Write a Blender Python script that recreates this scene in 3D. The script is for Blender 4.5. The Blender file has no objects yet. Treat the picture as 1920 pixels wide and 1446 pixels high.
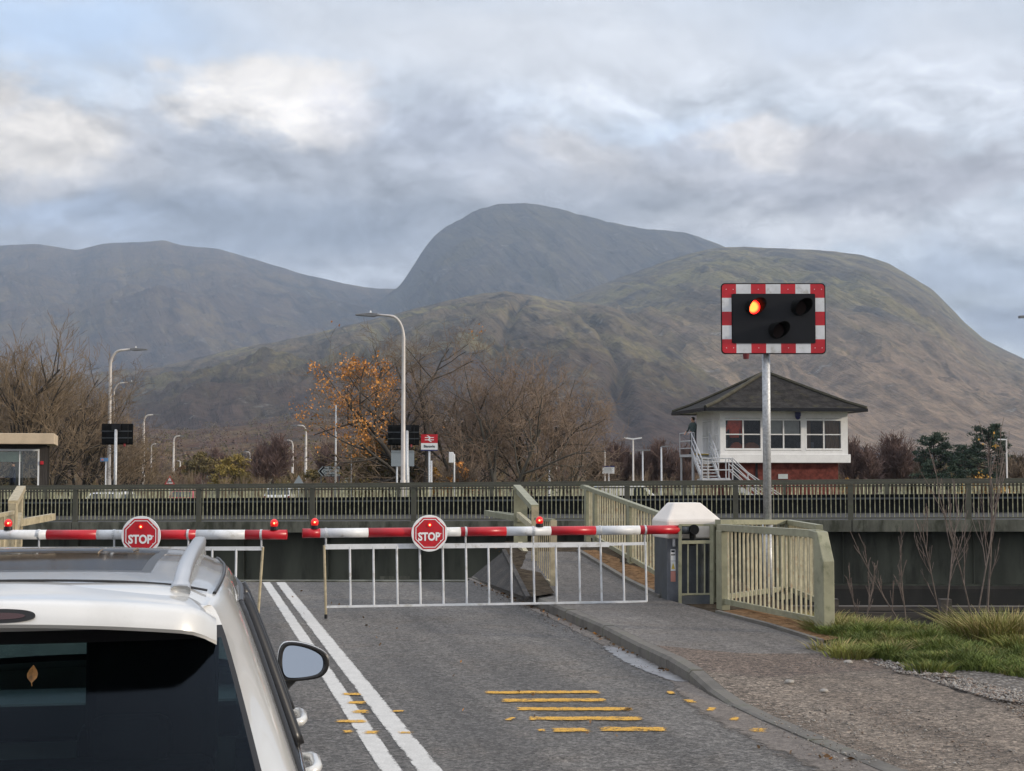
import bpy, bmesh, math, random
import numpy as np
from mathutils import Vector, Matrix
random.seed(7)
S = bpy.context.scene
COL = S.collection
R = math.radians
PI = math.pi

# ---------------------------------------------------------------- camera
H = 2.0                       # eye height above the road
FPX = 2850.0                  # focal length in photograph pixels (1920 wide)
HOR = 877.0                   # horizon row in the photograph
PITCH = math.atan((HOR - 723.0) / FPX)
cam_d = bpy.data.cameras.new('camera')
cam_d.sensor_width = 36.0
cam_d.lens = 36.0 * FPX / 1920.0
cam_d.clip_start = 0.1
cam_d.clip_end = 40000
cam = bpy.data.objects.new('camera', cam_d)
cam.location = (0, 0, H)
cam.rotation_euler = (PI / 2 + PITCH, 0, 0)
COL.objects.link(cam)
S.camera = cam

# ---------------------------------------------------------------- exposure
S.render.engine = 'CYCLES'
S.view_settings.view_transform = 'Standard'
S.view_settings.look = 'None'
S.view_settings.gamma = 1.0
S.view_settings.use_curve_mapping = False
S.view_settings.exposure = 0.14
S.cycles.use_denoising = True
try:
    S.cycles.denoiser = 'OPENIMAGEDENOISE'
except Exception:
    pass
S.cycles.max_bounces = 7
S.cycles.diffuse_bounces = 3
S.cycles.glossy_bounces = 3
S.cycles.transmission_bounces = 4
S.cycles.transparent_max_bounces = 12
S.cycles.volume_bounces = 0

# ---------------------------------------------------------------- sun and sky
SUN_AZ, SUN_EL = R(104), R(15)          # clockwise from the viewing direction; low afternoon sun from the right
sun_d = bpy.data.lights.new('sun', 'SUN')
sun_d.energy = 2.6
sun_d.angle = R(3.0)
sun_d.color = (1.0, 0.86, 0.68)
sun = bpy.data.objects.new('sun', sun_d)
sdir = Vector((math.sin(SUN_AZ) * math.cos(SUN_EL), math.cos(SUN_AZ) * math.cos(SUN_EL), math.sin(SUN_EL)))
sun.rotation_euler = sdir.to_track_quat('Z', 'Y').to_euler()
sun.location = (60, -20, 40)
COL.objects.link(sun)


def lin(r, g=None, b=None):
    if g is None:
        r, g, b = r
    def f(c):
        c /= 255.0
        return c / 12.92 if c <= 0.04045 else ((c + 0.055) / 1.055) ** 2.4
    return (f(r), f(g), f(b), 1.0)


class NT:
    """small helper for node trees"""
    def __init__(s, tree):
        s.t = tree
    def n(s, kind, **kw):
        nd = s.t.nodes.new(kind)
        for k, v in kw.items():
            setattr(nd, k, v)
        return nd
    def l(s, a, b):
        s.t.links.new(a, b)
    def math(s, op, a, b=None, c=None, clamp=False):
        nd = s.n('ShaderNodeMath', operation=op)
        nd.use_clamp = clamp
        for i, v in enumerate((a, b, c)):
            if v is None:
                continue
            if isinstance(v, (int, float)):
                nd.inputs[i].default_value = v
            else:
                s.l(v, nd.inputs[i])
        return nd.outputs[0]
    def vmath(s, op, a, b=None):
        nd = s.n('ShaderNodeVectorMath', operation=op)
        for i, v in enumerate((a, b)):
            if v is None:
                continue
            if isinstance(v, (tuple, list)):
                nd.inputs[i].default_value = v
            else:
                s.l(v, nd.inputs[i])
        return nd.outputs['Value'] if op == 'LENGTH' else nd.outputs[0]
    def noise(s, vec, scale, detail=4, rough=0.55, dist=0.0):
        nd = s.n('ShaderNodeTexNoise')
        nd.inputs['Scale'].default_value = scale
        nd.inputs['Detail'].default_value = detail
        nd.inputs['Roughness'].default_value = rough
        nd.inputs['Distortion'].default_value = dist
        if vec is not None:
            s.l(vec, nd.inputs['Vector'])
        return nd
    def mr(s, v, a, b, c=0.0, d=1.0, smooth=True):
        nd = s.n('ShaderNodeMapRange')
        nd.interpolation_type = 'SMOOTHSTEP' if smooth else 'LINEAR'
        s.l(v, nd.inputs[0])
        for i, x in zip((1, 2, 3, 4), (a, b, c, d)):
            nd.inputs[i].default_value = x
        return nd.outputs[0]
    def mix(s, fac, a, b, blend='MIX'):
        nd = s.n('ShaderNodeMixRGB', blend_type=blend)
        for i, v in enumerate((fac, a, b)):
            if isinstance(v, (int, float)):
                nd.inputs[i].default_value = v
            elif isinstance(v, tuple):
                nd.inputs[i].default_value = v if len(v) == 4 else (*v, 1)
            else:
                s.l(v, nd.inputs[i])
        return nd.outputs[0]


W = bpy.data.worlds.new('World')
S.world = W
W.use_nodes = True
W.node_tree.nodes.clear()
w = NT(W.node_tree)
w_out = w.n('ShaderNodeOutputWorld')
w_bg = w.n('ShaderNodeBackground')
w.l(w_bg.outputs[0], w_out.inputs[0])
tc = w.n('ShaderNodeTexCoord')
sep = w.n('ShaderNodeSeparateXYZ')
w.l(tc.outputs['Generated'], sep.inputs[0])
sky = w.n('ShaderNodeTexSky', sky_type='NISHITA')
sky.sun_disc = False
sky.sun_elevation = SUN_EL
sky.sun_rotation = SUN_AZ
sky.air_density = 1.0
sky.dust_density = 1.5
sky.altitude = 0
# direction -> azimuth and elevation, in thousandths of a radian times 2.85
hyp = w.math('SQRT', w.math('ADD', w.math('MULTIPLY', sep.outputs[0], sep.outputs[0]), w.math('MULTIPLY', sep.outputs[1], sep.outputs[1])))
az = w.math('ARCTAN2', sep.outputs[0], sep.outputs[1])
el = w.math('ARCTAN2', sep.outputs[2], hyp)
cmb = w.n('ShaderNodeCombineXYZ')
w.l(w.math('MULTIPLY', az, 2.85), cmb.inputs[0])
w.l(w.math('MULTIPLY', el, 2.85), cmb.inputs[1])
P0 = cmb.outputs[0]
dirv = tc.outputs['Generated']
# turbulence for cloud edges: stretched a little sideways
mp = w.vmath('MULTIPLY', dirv, (1.0, 1.0, 1.7))
nA = w.noise(mp, 7.0, 7, 0.56, 0.25)
nB = w.noise(mp, 23.0, 6, 0.6, 0.1)
nC = w.noise(mp, 3.0, 5, 0.55, 0.2)
warp = w.vmath('MULTIPLY', w.vmath('SUBTRACT', nA.outputs['Color'], (0.5, 0.5, 0.5)), (0.34, 0.20, 0))
warp2 = w.vmath('MULTIPLY', w.vmath('SUBTRACT', nB.outputs['Color'], (0.5, 0.5, 0.5)), (0.07, 0.06, 0))
P = w.vmath('ADD', P0, w.vmath('ADD', warp, warp2))
SKY_STRENGTH = 0.10
base = w.mix(1.0, sky.outputs[0], (SKY_STRENGTH,) * 3 + (1.0,), 'MULTIPLY')
# thin high veil over the blue
colr = w.mix(w.mr(nC.outputs['Fac'], 0.25, 0.75, 0.62, 0.9), base, lin(221, 227, 237))


def skyxy(px, py):
    a = math.atan((px - 960) / FPX)
    e = math.atan((HOR - py) / FPX * math.cos(a))
    return a * 2.85, e * 2.85


def blob(c, px, py, rx, ry, col, amt=1.0, edge=(0.05, 0.75), k=0.9):
    x, y = skyxy(px, py)
    d = w.vmath('LENGTH', w.vmath('MULTIPLY', w.vmath('SUBTRACT', P, (x, y, 0)), (1000.0 / rx, 1000.0 / ry, 0)))
    v = w.math('ADD', w.math('SUBTRACT', 1.0, d), w.math('MULTIPLY', w.math('SUBTRACT', nB.outputs['Fac'], 0.5), k))
    return w.mix(w.mr(v, edge[0], edge[1], 0, amt), c, lin(col))


for b in [
    (120, 40, 420, 110, (188, 212, 243), 0.8, (0.0, 0.9), 0.2),
    (1000, 90, 800, 120, (217, 220, 226), 0.8, (0.0, 0.8), 0.3),
    (1250, 235, 240, 70, (203, 217, 236), 0.7, (0.0, 0.8), 0.3),
    (1780, 120, 380, 150, (226, 230, 238), 0.8, (0.0, 0.8), 0.3),
    (1560, 40, 200, 60, (207, 217, 233), 0.5, (0.0, 0.8), 0.3),
    # the bank of cloud
    (520, 400, 1150, 270, (176, 181, 191), 1.0, (0.02, 0.5), 0.9),
    (1460, 350, 720, 170, (191, 192, 198), 1.0, (0.03, 0.55), 1.0),
    (60, 270, 260, 150, (196, 196, 200), 0.9, (0.02, 0.5), 0.6),
    (70, 235, 170, 120, (238, 231, 223), 0.95, (0.0, 0.65), 1.3),
    (480, 190, 260, 100, (236, 231, 226), 1.0, (0.0, 0.62), 1.4),
    (620, 215, 130, 75, (222, 218, 217), 0.85, (0.0, 0.8), 1.3),
    (830, 235, 300, 115, (164, 169, 181), 0.85, (0.0, 0.9), 1.1),
    (600, 300, 260, 60, (184, 188, 197), 0.7, (0.05, 0.8), 0.5),
    (1075, 265, 130, 80, (214, 211, 211), 0.8, (0.05, 0.8), 0.5),
    (1250, 280, 150, 60, (181, 184, 193), 0.8, (0.05, 0.8), 0.5),
    (1425, 255, 170, 70, (226, 221, 218), 0.9, (0.0, 0.68), 1.3),
    (1650, 270, 200, 95, (182, 181, 186), 0.88, (0.0, 0.8), 1.25),
    (1790, 340, 290, 85, (170, 170, 177), 0.9, (0.0, 0.8), 1.15),
    (1520, 350, 300, 60, (171, 173, 181), 0.8, (0.03, 0.8), 0.6),
    (450, 430, 640, 95, (147, 156, 171), 0.95, (0.03, 0.7), 0.5),
    (80, 405, 260, 50, (174, 188, 210), 0.85, (0.03, 0.9), 0.4),
    (700, 520, 160, 26, (196, 203, 214), 0.7, (0.03, 0.9), 0.4),
    (1110, 400, 330, 70, (168, 173, 183), 0.8, (0.03, 0.8), 0.5),
    (1290, 415, 190, 55, (190, 193, 199), 0.7, (0.03, 0.9), 0.5),
    (1560, 440, 200, 42, (230, 232, 237), 0.9, (0.0, 0.8), 1.2),
    (1850, 440, 160, 55, (205, 209, 217), 0.8, (0.03, 0.8), 0.6),
    (1840, 520, 330, 75, (180, 190, 206), 0.9, (0.03, 0.8), 0.5),
    (1930, 610, 260, 70, (158, 168, 186), 0.9, (0.03, 0.9), 0.4),
]:
    colr = blob(colr, *b)
# small-scale billow inside the clouds
nE = w.noise(w.vmath('ADD', mp, w.vmath('MULTIPLY', nA.outputs['Color'], (0.05, 0.05, 0.05))), 14.0, 9, 0.62, 0.3)
# relief: the billows are brighter on the side turned up and to the right, where the sun stands
def relief(sc, det, dv):
    a_ = w.noise(mpw, sc, det, 0.58, 0.0)
    b__ = w.noise(w.vmath('ADD', mpw, dv), sc, det, 0.58, 0.0)
    return w.math('SUBTRACT', a_.outputs['Fac'], b__.outputs['Fac'])
mpw = w.vmath('ADD', mp, w.vmath('MULTIPLY', w.vmath('SUBTRACT', nA.outputs['Color'], (0.5, 0.5, 0.5)), (0.10, 0.10, 0.10)))
rl1 = relief(8.0, 7, (0.010, 0.0, 0.034))
rl2 = relief(24.0, 6, (0.004, 0.0, 0.012))
rel = w.math('ADD', w.math('MULTIPLY', rl1, 1.9), w.math('MULTIPLY', rl2, 1.1))
band = w.mr(el, 0.225, 0.275, 1.0, 0.22)
bil = w.math('ADD', w.mr(nE.outputs['Fac'], 0.3, 0.7, 1.06, 1.17, False), w.math('MULTIPLY', rel, band))
cb_ = w.n('ShaderNodeCombineXYZ')
for i in range(3):
    w.l(bil, cb_.inputs[i])
colr = w.mix(1.0, colr, cb_.outputs[0], 'MULTIPLY')
# away from the view the cover is broken bright cloud; overhead is brighter than near the horizon
nD = w.noise(mp, 2.2, 6, 0.55, 0.3)
gen = w.mix(w.mr(nD.outputs['Fac'], 0.38, 0.62), lin(176, 183, 196), lin(236, 236, 240))
side = w.mr(w.math('ABSOLUTE', az), 0.42, 0.75)
top = w.mr(el, 0.30, 0.5)
colr = w.mix(w.math('MAXIMUM', side, top), colr, gen)
lift = w.mr(el, 0.31, 0.75, 1.0, 1.75)
cx = w.n('ShaderNodeCombineXYZ')
for i in range(3):
    w.l(lift, cx.inputs[i])
colr = w.mix(1.0, colr, cx.outputs[0], 'MULTIPLY')
# below the horizon: dull ground tone
colr = w.mix(w.mr(el, -0.03, 0.0), (0.09, 0.085, 0.075, 1), colr)
w.l(colr, w_bg.inputs['Color'])
w_bg.inputs['Strength'].default_value = 1.0

# ---------------------------------------------------------------- geometry helpers
CAM = Vector((0, 0, H))
_F = Vector((0, math.cos(PITCH), math.sin(PITCH)))
_U = Vector((0, -math.sin(PITCH), math.cos(PITCH)))


def ray(px, py):
    return (_F + Vector((1, 0, 0)) * ((px - 960) / FPX) + _U * ((723 - py) / FPX))


def at(px, py, Y):
    d = ray(px, py)
    return CAM + d * (Y / d.y)


def gr(px, py, z=0.0):
    d = ray(px, py)
    return CAM + d * ((z - H) / d.z)


def gx(px, Y, z=0.0):
    """point of height z and distance Y in the vertical direction of column px"""
    d = ray(px, HOR)
    return Vector((d.x * Y / d.y, Y, z))


def on(px, py, A, B):
    """where the ray meets the upright plane through A and B"""
    d = ray(px, py)
    n = Vector((-(B[1] - A[1]), B[0] - A[0], 0))
    a = Vector((A[0], A[1], 0)) - Vector((0, 0, 0))
    t = (a - Vector((CAM.x, CAM.y, 0))).dot(n) / d.dot(n)
    return CAM + d * t


def tag(o, label=None, cat=None, group=None, kind=None):
    if label: o['label'] = label
    if cat: o['category'] = cat
    if group: o['group'] = group
    if kind: o['kind'] = kind
    return o


def empty(name, loc, rz=0.0):
    o = bpy.data.objects.new(name, None)
    o.location = loc
    o.rotation_euler = (0, 0, rz)
    o.empty_display_size = 0.2
    COL.objects.link(o)
    return o


def thing(name, loc, label, cat, group=None, rz=0.0):
    return tag(empty(name, loc, rz), label, cat, group)


def kids(o):
    return [c for c in bpy.data.objects if c.parent is o]


def copy_tree(o, parent=None, _map=None):
    if _map is None:
        _map = {}
        for c in bpy.data.objects:
            if c.parent:
                _map.setdefault(c.parent.name, []).append(c)
    c = o.copy()
    COL.objects.link(c)
    c.parent = parent
    for ch in _map.get(o.name, []):
        copy_tree(ch, c, _map)
    return c


def wloc(o):
    v = Vector((0, 0, 0))
    while o is not None:
        v += o.location
        o = o.parent
    return v


def link_mesh(name, me, mats, parent=None, origin=None):
    o = bpy.data.objects.new(name, me)
    if not isinstance(mats, (list, tuple)):
        mats = [mats]
    for m in mats:
        me.materials.append(m)
    COL.objects.link(o)
    if parent is not None:
        o.parent = parent
    return o


class MB:
    """collects faces; build() links them as one mesh object"""
    def __init__(s):
        s.v, s.f, s.m, s.mi = [], [], [], 0
    def add(s, vs, fs):
        b = len(s.v)
        s.v += [tuple(x) for x in vs]
        for f in fs:
            s.f.append(tuple(b + i for i in f))
            s.m.append(s.mi)
        return s
    def mat(s, i):
        s.mi = i
        return s
    def quad(s, *p):
        return s.add(p, [tuple(range(len(p)))])
    def box(s, c, d, rz=0.0):
        cx_, cy_, cz_ = c
        x, y, z = d[0] / 2, d[1] / 2, d[2] / 2
        ca, sa = math.cos(rz), math.sin(rz)
        vs = []
        for sz in (-z, z):
            for sx, sy in ((-x, -y), (x, -y), (x, y), (-x, y)):
                vs.append((cx_ + sx * ca - sy * sa, cy_ + sx * sa + sy * ca, cz_ + sz))
        return s.add(vs, [(3, 2, 1, 0), (4, 5, 6, 7), (0, 1, 5, 4), (1, 2, 6, 5), (2, 3, 7, 6), (3, 0, 4, 7)])
    def bar(s, a, b, wd, ht, up=(0, 0, 1)):
        """rectangular bar from a to b"""
        a, b = Vector(a), Vector(b)
        d = (b - a).normalized()
        u = Vector(up)
        if abs(d.dot(u)) > 0.98:
            u = Vector((0, 1, 0)) if abs(d.y) < 0.9 else Vector((1, 0, 0))
        r = d.cross(u).normalized()
        u = r.cross(d).normalized()
        vs = []
        for p in (a, b):
            for sx, sy in ((-1, -1), (1, -1), (1, 1), (-1, 1)):
                vs.append(p + r * (sx * wd / 2) + u * (sy * ht / 2))
        return s.add(vs, [(3, 2, 1, 0), (4, 5, 6, 7), (0, 1, 5, 4), (1, 2, 6, 5), (2, 3, 7, 6), (3, 0, 4, 7)])
    def tube(s, pts, r, n=10, caps=True):
        pts = [Vector(p) for p in pts]
        rs = r if isinstance(r, (list, tuple)) else [r] * len(pts)
        rings, prev = [], None
        for i, p in enumerate(pts):
            d = (pts[min(i + 1, len(pts) - 1)] - pts[max(i - 1, 0)]).normalized()
            if prev is None:
                a = d.cross(Vector((0, 0, 1)))
                if a.length < 0.05:
                    a = d.cross(Vector((0, 1, 0)))
                a.normalize()
            else:
                a = (prev - d * prev.dot(d)).normalized()
            prev = a
            b = d.cross(a)
            rings.append([p + (a * math.cos(2 * PI * k / n) + b * math.sin(2 * PI * k / n)) * rs[i] for k in range(n)])
        vs = [q for rg in rings for q in rg]
        fs = []
        for i in range(len(pts) - 1):
            for k in range(n):
                fs.append((i * n + k, i * n + (k + 1) % n, (i + 1) * n + (k + 1) % n, (i + 1) * n + k))
        if caps:
            fs.append(tuple(range(n - 1, -1, -1)))
            fs.append(tuple((len(pts) - 1) * n + k for k in range(n)))
        return s.add(vs, fs)
    def prism(s, poly, O, X, Y, Z, t0, t1):
        """2-D outline in the plane O + x X + y Y, from Z*t0 to Z*t1"""
        O, X, Y, Z = Vector(O), Vector(X), Vector(Y), Vector(Z)
        n = len(poly)
        vs = [O + X * x + Y * y + Z * t0 for x, y in poly] + [O + X * x + Y * y + Z * t1 for x, y in poly]
        fs = [tuple(range(n - 1, -1, -1)), tuple(range(n, 2 * n))]
        fs += [(i, (i + 1) % n, n + (i + 1) % n, n + i) for i in range(n)]
        return s.add(vs, fs)
    def sphere(s, c, r, nu=10, nv=6, sq=(1, 1, 1)):
        vs, fs = [], []
        for j in range(nv + 1):
            th = PI * j / nv
            for i in range(nu):
                ph = 2 * PI * i / nu
                vs.append((c[0] + r * sq[0] * math.sin(th) * math.cos(ph), c[1] + r * sq[1] * math.sin(th) * math.sin(ph), c[2] + r * sq[2] * math.cos(th)))
        for j in range(nv):
            for i in range(nu):
                fs.append((j * nu + i, (j + 1) * nu + i, (j + 1) * nu + (i + 1) % nu, j * nu + (i + 1) % nu))
        return s.add(vs, fs)
    def build(s, name, mats, parent=None, smooth=False, bevel=0.0, local=False, origin=None):
        vs = s.v
        if parent is not None and not local:
            o = wloc(parent)
            vs = [(x - o.x, y - o.y, z - o.z) for x, y, z in vs]
        org = None
        if parent is None and not local:
            if origin is None:
                xs = [v[0] for v in vs]; ys = [v[1] for v in vs]; zs = [v[2] for v in vs]
                org = ((min(xs) + max(xs)) / 2, (min(ys) + max(ys)) / 2, min(zs))
            else:
                org = origin
            vs = [(x - org[0], y - org[1], z - org[2]) for x, y, z in vs]
        me = bpy.data.meshes.new(name)
        me.from_pydata(vs, [], s.f)
        me.validate()
        if smooth:
            me.polygons.foreach_set('use_smooth', [True] * len(me.polygons))
        ob = link_mesh(name, me, mats, parent)
        if len(me.polygons) == len(s.m):
            me.polygons.foreach_set('material_index', s.m)
        if org:
            ob.location = org
        if bevel > 0:
            b = ob.modifiers.new('bevel', 'BEVEL')
            b.width = bevel
            b.segments = 2
            b.limit_method = 'ANGLE'
            b.angle_limit = R(40)
        return ob


def text_mesh(txt, size, name='lettering', bold=0.0, extrude=0.002, align='CENTER'):
    cu = bpy.data.curves.new(name, 'FONT')
    cu.body = txt
    cu.size = size
    cu.offset = bold
    cu.extrude = extrude
    cu.align_x = align
    cu.align_y = 'CENTER'
    cu.resolution_u = 4
    ob = bpy.data.objects.new(name, cu)
    COL.objects.link(ob)
    dg = bpy.context.evaluated_depsgraph_get()
    dg.update()
    me = bpy.data.meshes.new_from_object(ob.evaluated_get(dg))
    bpy.data.objects.remove(ob)
    bpy.data.curves.remove(cu)
    me.materials.clear()
    return me


def put_text(txt, size, pos, X, Y, mat, parent, name='lettering', bold=0.0, extrude=0.002, align='CENTER', sx=1.0):
    """letters in the plane spanned by X (reading direction) and Y (up)"""
    me = text_mesh(txt, size, name, bold, extrude, align)
    X, Y = Vector(X).normalized(), Vector(Y).normalized()
    Z = X.cross(Y)
    o = wloc(parent) if parent else Vector((0, 0, 0))
    M = Matrix((X * sx, Y, Z)).transposed().to_4x4()
    M.translation = Vector(pos) - o
    me.transform(M)
    return link_mesh(name, me, mat, parent)


# ---------------------------------------------------------------- materials
def M(name, col, rough=0.6, metal=0.0, var=0.15, scale=6.0, bump=0.0, bscale=60.0, spec=0.5, coat=0.0,
      dirt=None, emit=None, stretch=None):
    """dirt = (colour, scale, low, high, amount)"""
    m = bpy.data.materials.new(name)
    m.use_nodes = True
    t = NT(m.node_tree)
    b = m.node_tree.nodes['Principled BSDF']
    c = t.n('ShaderNodeTexCoord').outputs['Object']
    if stretch:
        c = t.vmath('MULTIPLY', c, stretch)
    n = t.noise(c, scale, 5, 0.6)
    lo = tuple(max(0, x * (1 - var)) for x in col)
    hi = tuple(min(1, x * (1 + var)) for x in col)
    out = t.mix(t.mr(n.outputs['Fac'], 0.3, 0.7), lo, hi)
    if dirt:
        d = t.noise(c, dirt[1], 6, 0.65)
        f = t.mr(d.outputs['Fac'], dirt[2], dirt[3], 0, dirt[4])
        out = t.mix(f, out, dirt[0])
    t.l(out, b.inputs['Base Color'])
    b.inputs['Roughness'].default_value = rough
    b.inputs['Metallic'].default_value = metal
    b.inputs['Specular IOR Level'].default_value = spec
    b.inputs['Coat Weight'].default_value = coat
    b.inputs['Coat Roughness'].default_value = 0.04
    if emit:
        b.inputs['Emission Color'].default_value = (*emit[0], 1)
        b.inputs['Emission Strength'].default_value = emit[1]
    if bump:
        bn = t.noise(c, bscale, 4, 0.6)
        bp = t.n('ShaderNodeBump')
        bp.inputs['Strength'].default_value = bump
        bp.inputs['Distance'].default_value = 0.02
        t.l(bn.outputs['Fac'], bp.inputs['Height'])
        t.l(bp.outputs[0], b.inputs['Normal'])
    return m


def glass_mat(name, tint, gloss=0.12, rough=0.0, fr=1.0, gcol=(1, 1, 1)):
    m = bpy.data.materials.new(name)
    m.use_nodes = True
    t = NT(m.node_tree)
    m.node_tree.nodes.clear()
    o = t.n('ShaderNodeOutputMaterial')
    tr = t.n('ShaderNodeBsdfTransparent')
    tr.inputs[0].default_value = (*tint, 1)
    gl = t.n('ShaderNodeBsdfGlossy')
    gl.inputs['Roughness'].default_value = rough
    gl.inputs['Color'].default_value = (*gcol, 1)
    lw = t.n('ShaderNodeFresnel')
    lw.inputs[0].default_value = 1.5
    f = t.math('ADD', t.math('MULTIPLY', lw.outputs[0], fr), gloss, clamp=True)
    mx = t.n('ShaderNodeMixShader')
    t.l(f, mx.inputs[0])
    t.l(tr.outputs[0], mx.inputs[1])
    t.l(gl.outputs[0], mx.inputs[2])
    t.l(mx.outputs[0], o.inputs[0])
    return m


K = {}
K['white_paint'] = M('white_paint', (0.62, 0.64, 0.66), 0.42, var=0.10, dirt=((0.30, 0.28, 0.22), 7, 0.52, 0.70, 0.55))
K['red_paint'] = M('red_paint', (0.46, 0.010, 0.020), 0.34, var=0.14, scale=4, dirt=((0.24, 0.02, 0.02), 9, 0.56, 0.72, 0.5))
K['grey_steel'] = M('grey_steel', (0.42, 0.44, 0.46), 0.45, metal=0.6, var=0.2, scale=14, dirt=((0.6, 0.6, 0.58), 30, 0.5, 0.62, 0.5))
K['galv'] = M('galvanised_steel', (0.46, 0.48, 0.50), 0.5, metal=0.35, var=0.22, scale=25, dirt=((0.62, 0.63, 0.63), 40, 0.5, 0.6, 0.6))
K['black'] = M('black_plastic', (0.009, 0.010, 0.013), 0.45, var=0.1, spec=0.25)
K['black_dull'] = M('black_metal', (0.007, 0.0075, 0.008), 0.7, var=0.1, spec=0.12)
K['dark_grey'] = M('dark_grey_metal', (0.05, 0.058, 0.066), 0.5, var=0.2, dirt=((0.06, 0.06, 0.035), 4, 0.5, 0.7, 0.6))
K['cab_grey'] = M('cabinet_grey', (0.12, 0.13, 0.15), 0.5, var=0.15)
K['cap_white'] = M('cream_plastic', (0.70, 0.655, 0.60), 0.4, var=0.06, scale=3, dirt=((0.42, 0.40, 0.33), 7, 0.62, 0.8, 0.4))
K['green_rail'] = M('sage_green_paint', (0.255, 0.252, 0.168), 0.5, var=0.16, scale=5, dirt=((0.10, 0.11, 0.05), 6, 0.55, 0.72, 0.6))
K['pale_rail'] = M('pale_green_paint', (0.48, 0.44, 0.30), 0.5, var=0.2, scale=9, dirt=((0.36, 0.22, 0.12), 10, 0.52, 0.7, 0.65))
K['tan_rail'] = M('weathered_tan_paint', (0.40, 0.34, 0.22), 0.6, var=0.2, scale=9, dirt=((0.16, 0.14, 0.09), 8, 0.52, 0.7, 0.6))
K['bridge_rail'] = M('bridge_rail_paint', (0.085, 0.082, 0.058), 0.6, var=0.2, scale=3, dirt=((0.05, 0.06, 0.025), 3, 0.5, 0.7, 0.6))
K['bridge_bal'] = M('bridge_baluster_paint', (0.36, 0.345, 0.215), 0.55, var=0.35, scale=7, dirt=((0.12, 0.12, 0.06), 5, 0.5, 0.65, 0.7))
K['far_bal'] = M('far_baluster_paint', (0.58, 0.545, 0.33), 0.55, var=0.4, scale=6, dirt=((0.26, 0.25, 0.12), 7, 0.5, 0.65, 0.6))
K['conc_beam'] = M('stained_concrete', (0.115, 0.115, 0.088), 0.85, var=0.35, scale=3, bump=0.3, dirt=((0.035, 0.038, 0.022), 3.5, 0.46, 0.64, 0.85), stretch=(1, 1, 0.35))
K['girder'] = M('girder_paint', (0.066, 0.070, 0.052), 0.6, var=0.3, scale=1.2, spec=0.3, dirt=((0.026, 0.026, 0.020), 2.2, 0.48, 0.68, 0.8), stretch=(1, 1, 0.22))
K['deck'] = M('deck_asphalt', (0.055, 0.055, 0.055), 0.9, spec=0.15, var=0.2, scale=6)
K['stone_dark'] = M('dark_wet_stone', (0.030, 0.028, 0.026), 0.9, var=0.35, scale=2, bump=0.5, bscale=10)
K['timber'] = M('weathered_timber', (0.058, 0.050, 0.042), 0.95, var=0.4, scale=3, bump=0.5, bscale=14, stretch=(0.3, 1, 3))
K['slate'] = M('slate', (0.075, 0.072, 0.070), 0.75, var=0.25, scale=4, dirt=((0.16, 0.15, 0.09), 3, 0.55, 0.75, 0.6))
K['brick'] = M('red_brick', (0.135, 0.038, 0.030), 0.9, var=0.35, scale=5, spec=0.2)
K['off_white'] = M('off_white_paint', (0.78, 0.78, 0.77), 0.5, var=0.06, scale=2, dirt=((0.4, 0.39, 0.36), 2.0, 0.56, 0.75, 0.35))
K['win_glass'] = glass_mat('window_glass', (0.80, 0.84, 0.84), 0.0)
K['lamp_pole'] = M('lamp_column_paint', (0.50, 0.47, 0.44), 0.5, metal=0.1, var=0.1, scale=3)
K['lamp_head'] = M('lamp_head_grey', (0.17, 0.18, 0.19), 0.5, var=0.1)
K['sign_back'] = M('sign_back_grey', (0.26, 0.30, 0.33), 0.5, var=0.06)
K['sign_white'] = M('sign_white', (0.72, 0.74, 0.75), 0.45, var=0.03)
K['sign_grey'] = M('sign_grey_white', (0.46, 0.50, 0.50), 0.5, var=0.04)
K['navy'] = M('navy_paint', (0.02, 0.025, 0.12), 0.4, var=0.1)
K['sign_blue'] = M('sign_blue', (0.10, 0.22, 0.42), 0.45, var=0.1)
K['red_dull'] = M('red_lens_unlit', (0.22, 0.012, 0.02), 0.3, var=0.05)
K['red_lamp'] = M('red_lamp_lens', (0.5, 0.01, 0.01), 0.2, var=0.05, emit=((1.0, 0.02, 0.015), 0.35))
K['red_led'] = M('red_lamp_lit', (0.8, 0.05, 0.02), 0.3, var=0.0, emit=((1.0, 0.16, 0.06), 9.0))
K['lens_dark'] = M('unlit_lens', (0.022, 0.010, 0.009), 0.5, var=0.1, spec=0.15)
K['skin'] = M('skin', (0.5, 0.28, 0.2), 0.5, var=0.08)
K['hair'] = M('dark_hair', (0.02, 0.015, 0.012), 0.6, var=0.1)
K['jacket_green'] = M('dark_green_jacket', (0.035, 0.055, 0.055), 0.8, var=0.3, scale=10)
K['jacket_blue'] = M('navy_jacket', (0.018, 0.035, 0.09), 0.8, var=0.3, scale=10)
K['trousers'] = M('dark_trousers', (0.018, 0.018, 0.024), 0.85, var=0.2, scale=10)
# ---------------------------------------------------------------- noise for terrain
def _hash(ix, iy, seed):
    h = (ix.astype(np.int64) * 374761393 + iy.astype(np.int64) * 668265263 + seed * 982451653) & 0xFFFFFFFF
    h = ((h ^ (h >> 13)) * 1274126177) & 0xFFFFFFFF
    h = h ^ (h >> 16)
    return h / 4294967295.0 * 2 * PI


def perlin(x, y, seed=0):
    x0, y0 = np.floor(x), np.floor(y)
    fx, fy = x - x0, y - y0
    u, v = fx * fx * fx * (fx * (fx * 6 - 15) + 10), fy * fy * fy * (fy * (fy * 6 - 15) + 10)
    def g(dx, dy):
        a = _hash(x0 + dx, y0 + dy, seed)
        return np.cos(a) * (fx - dx) + np.sin(a) * (fy - dy)
    return ((g(0, 0) * (1 - u) + g(1, 0) * u) * (1 - v) + (g(0, 1) * (1 - u) + g(1, 1) * u) * v) * 1.5


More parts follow.
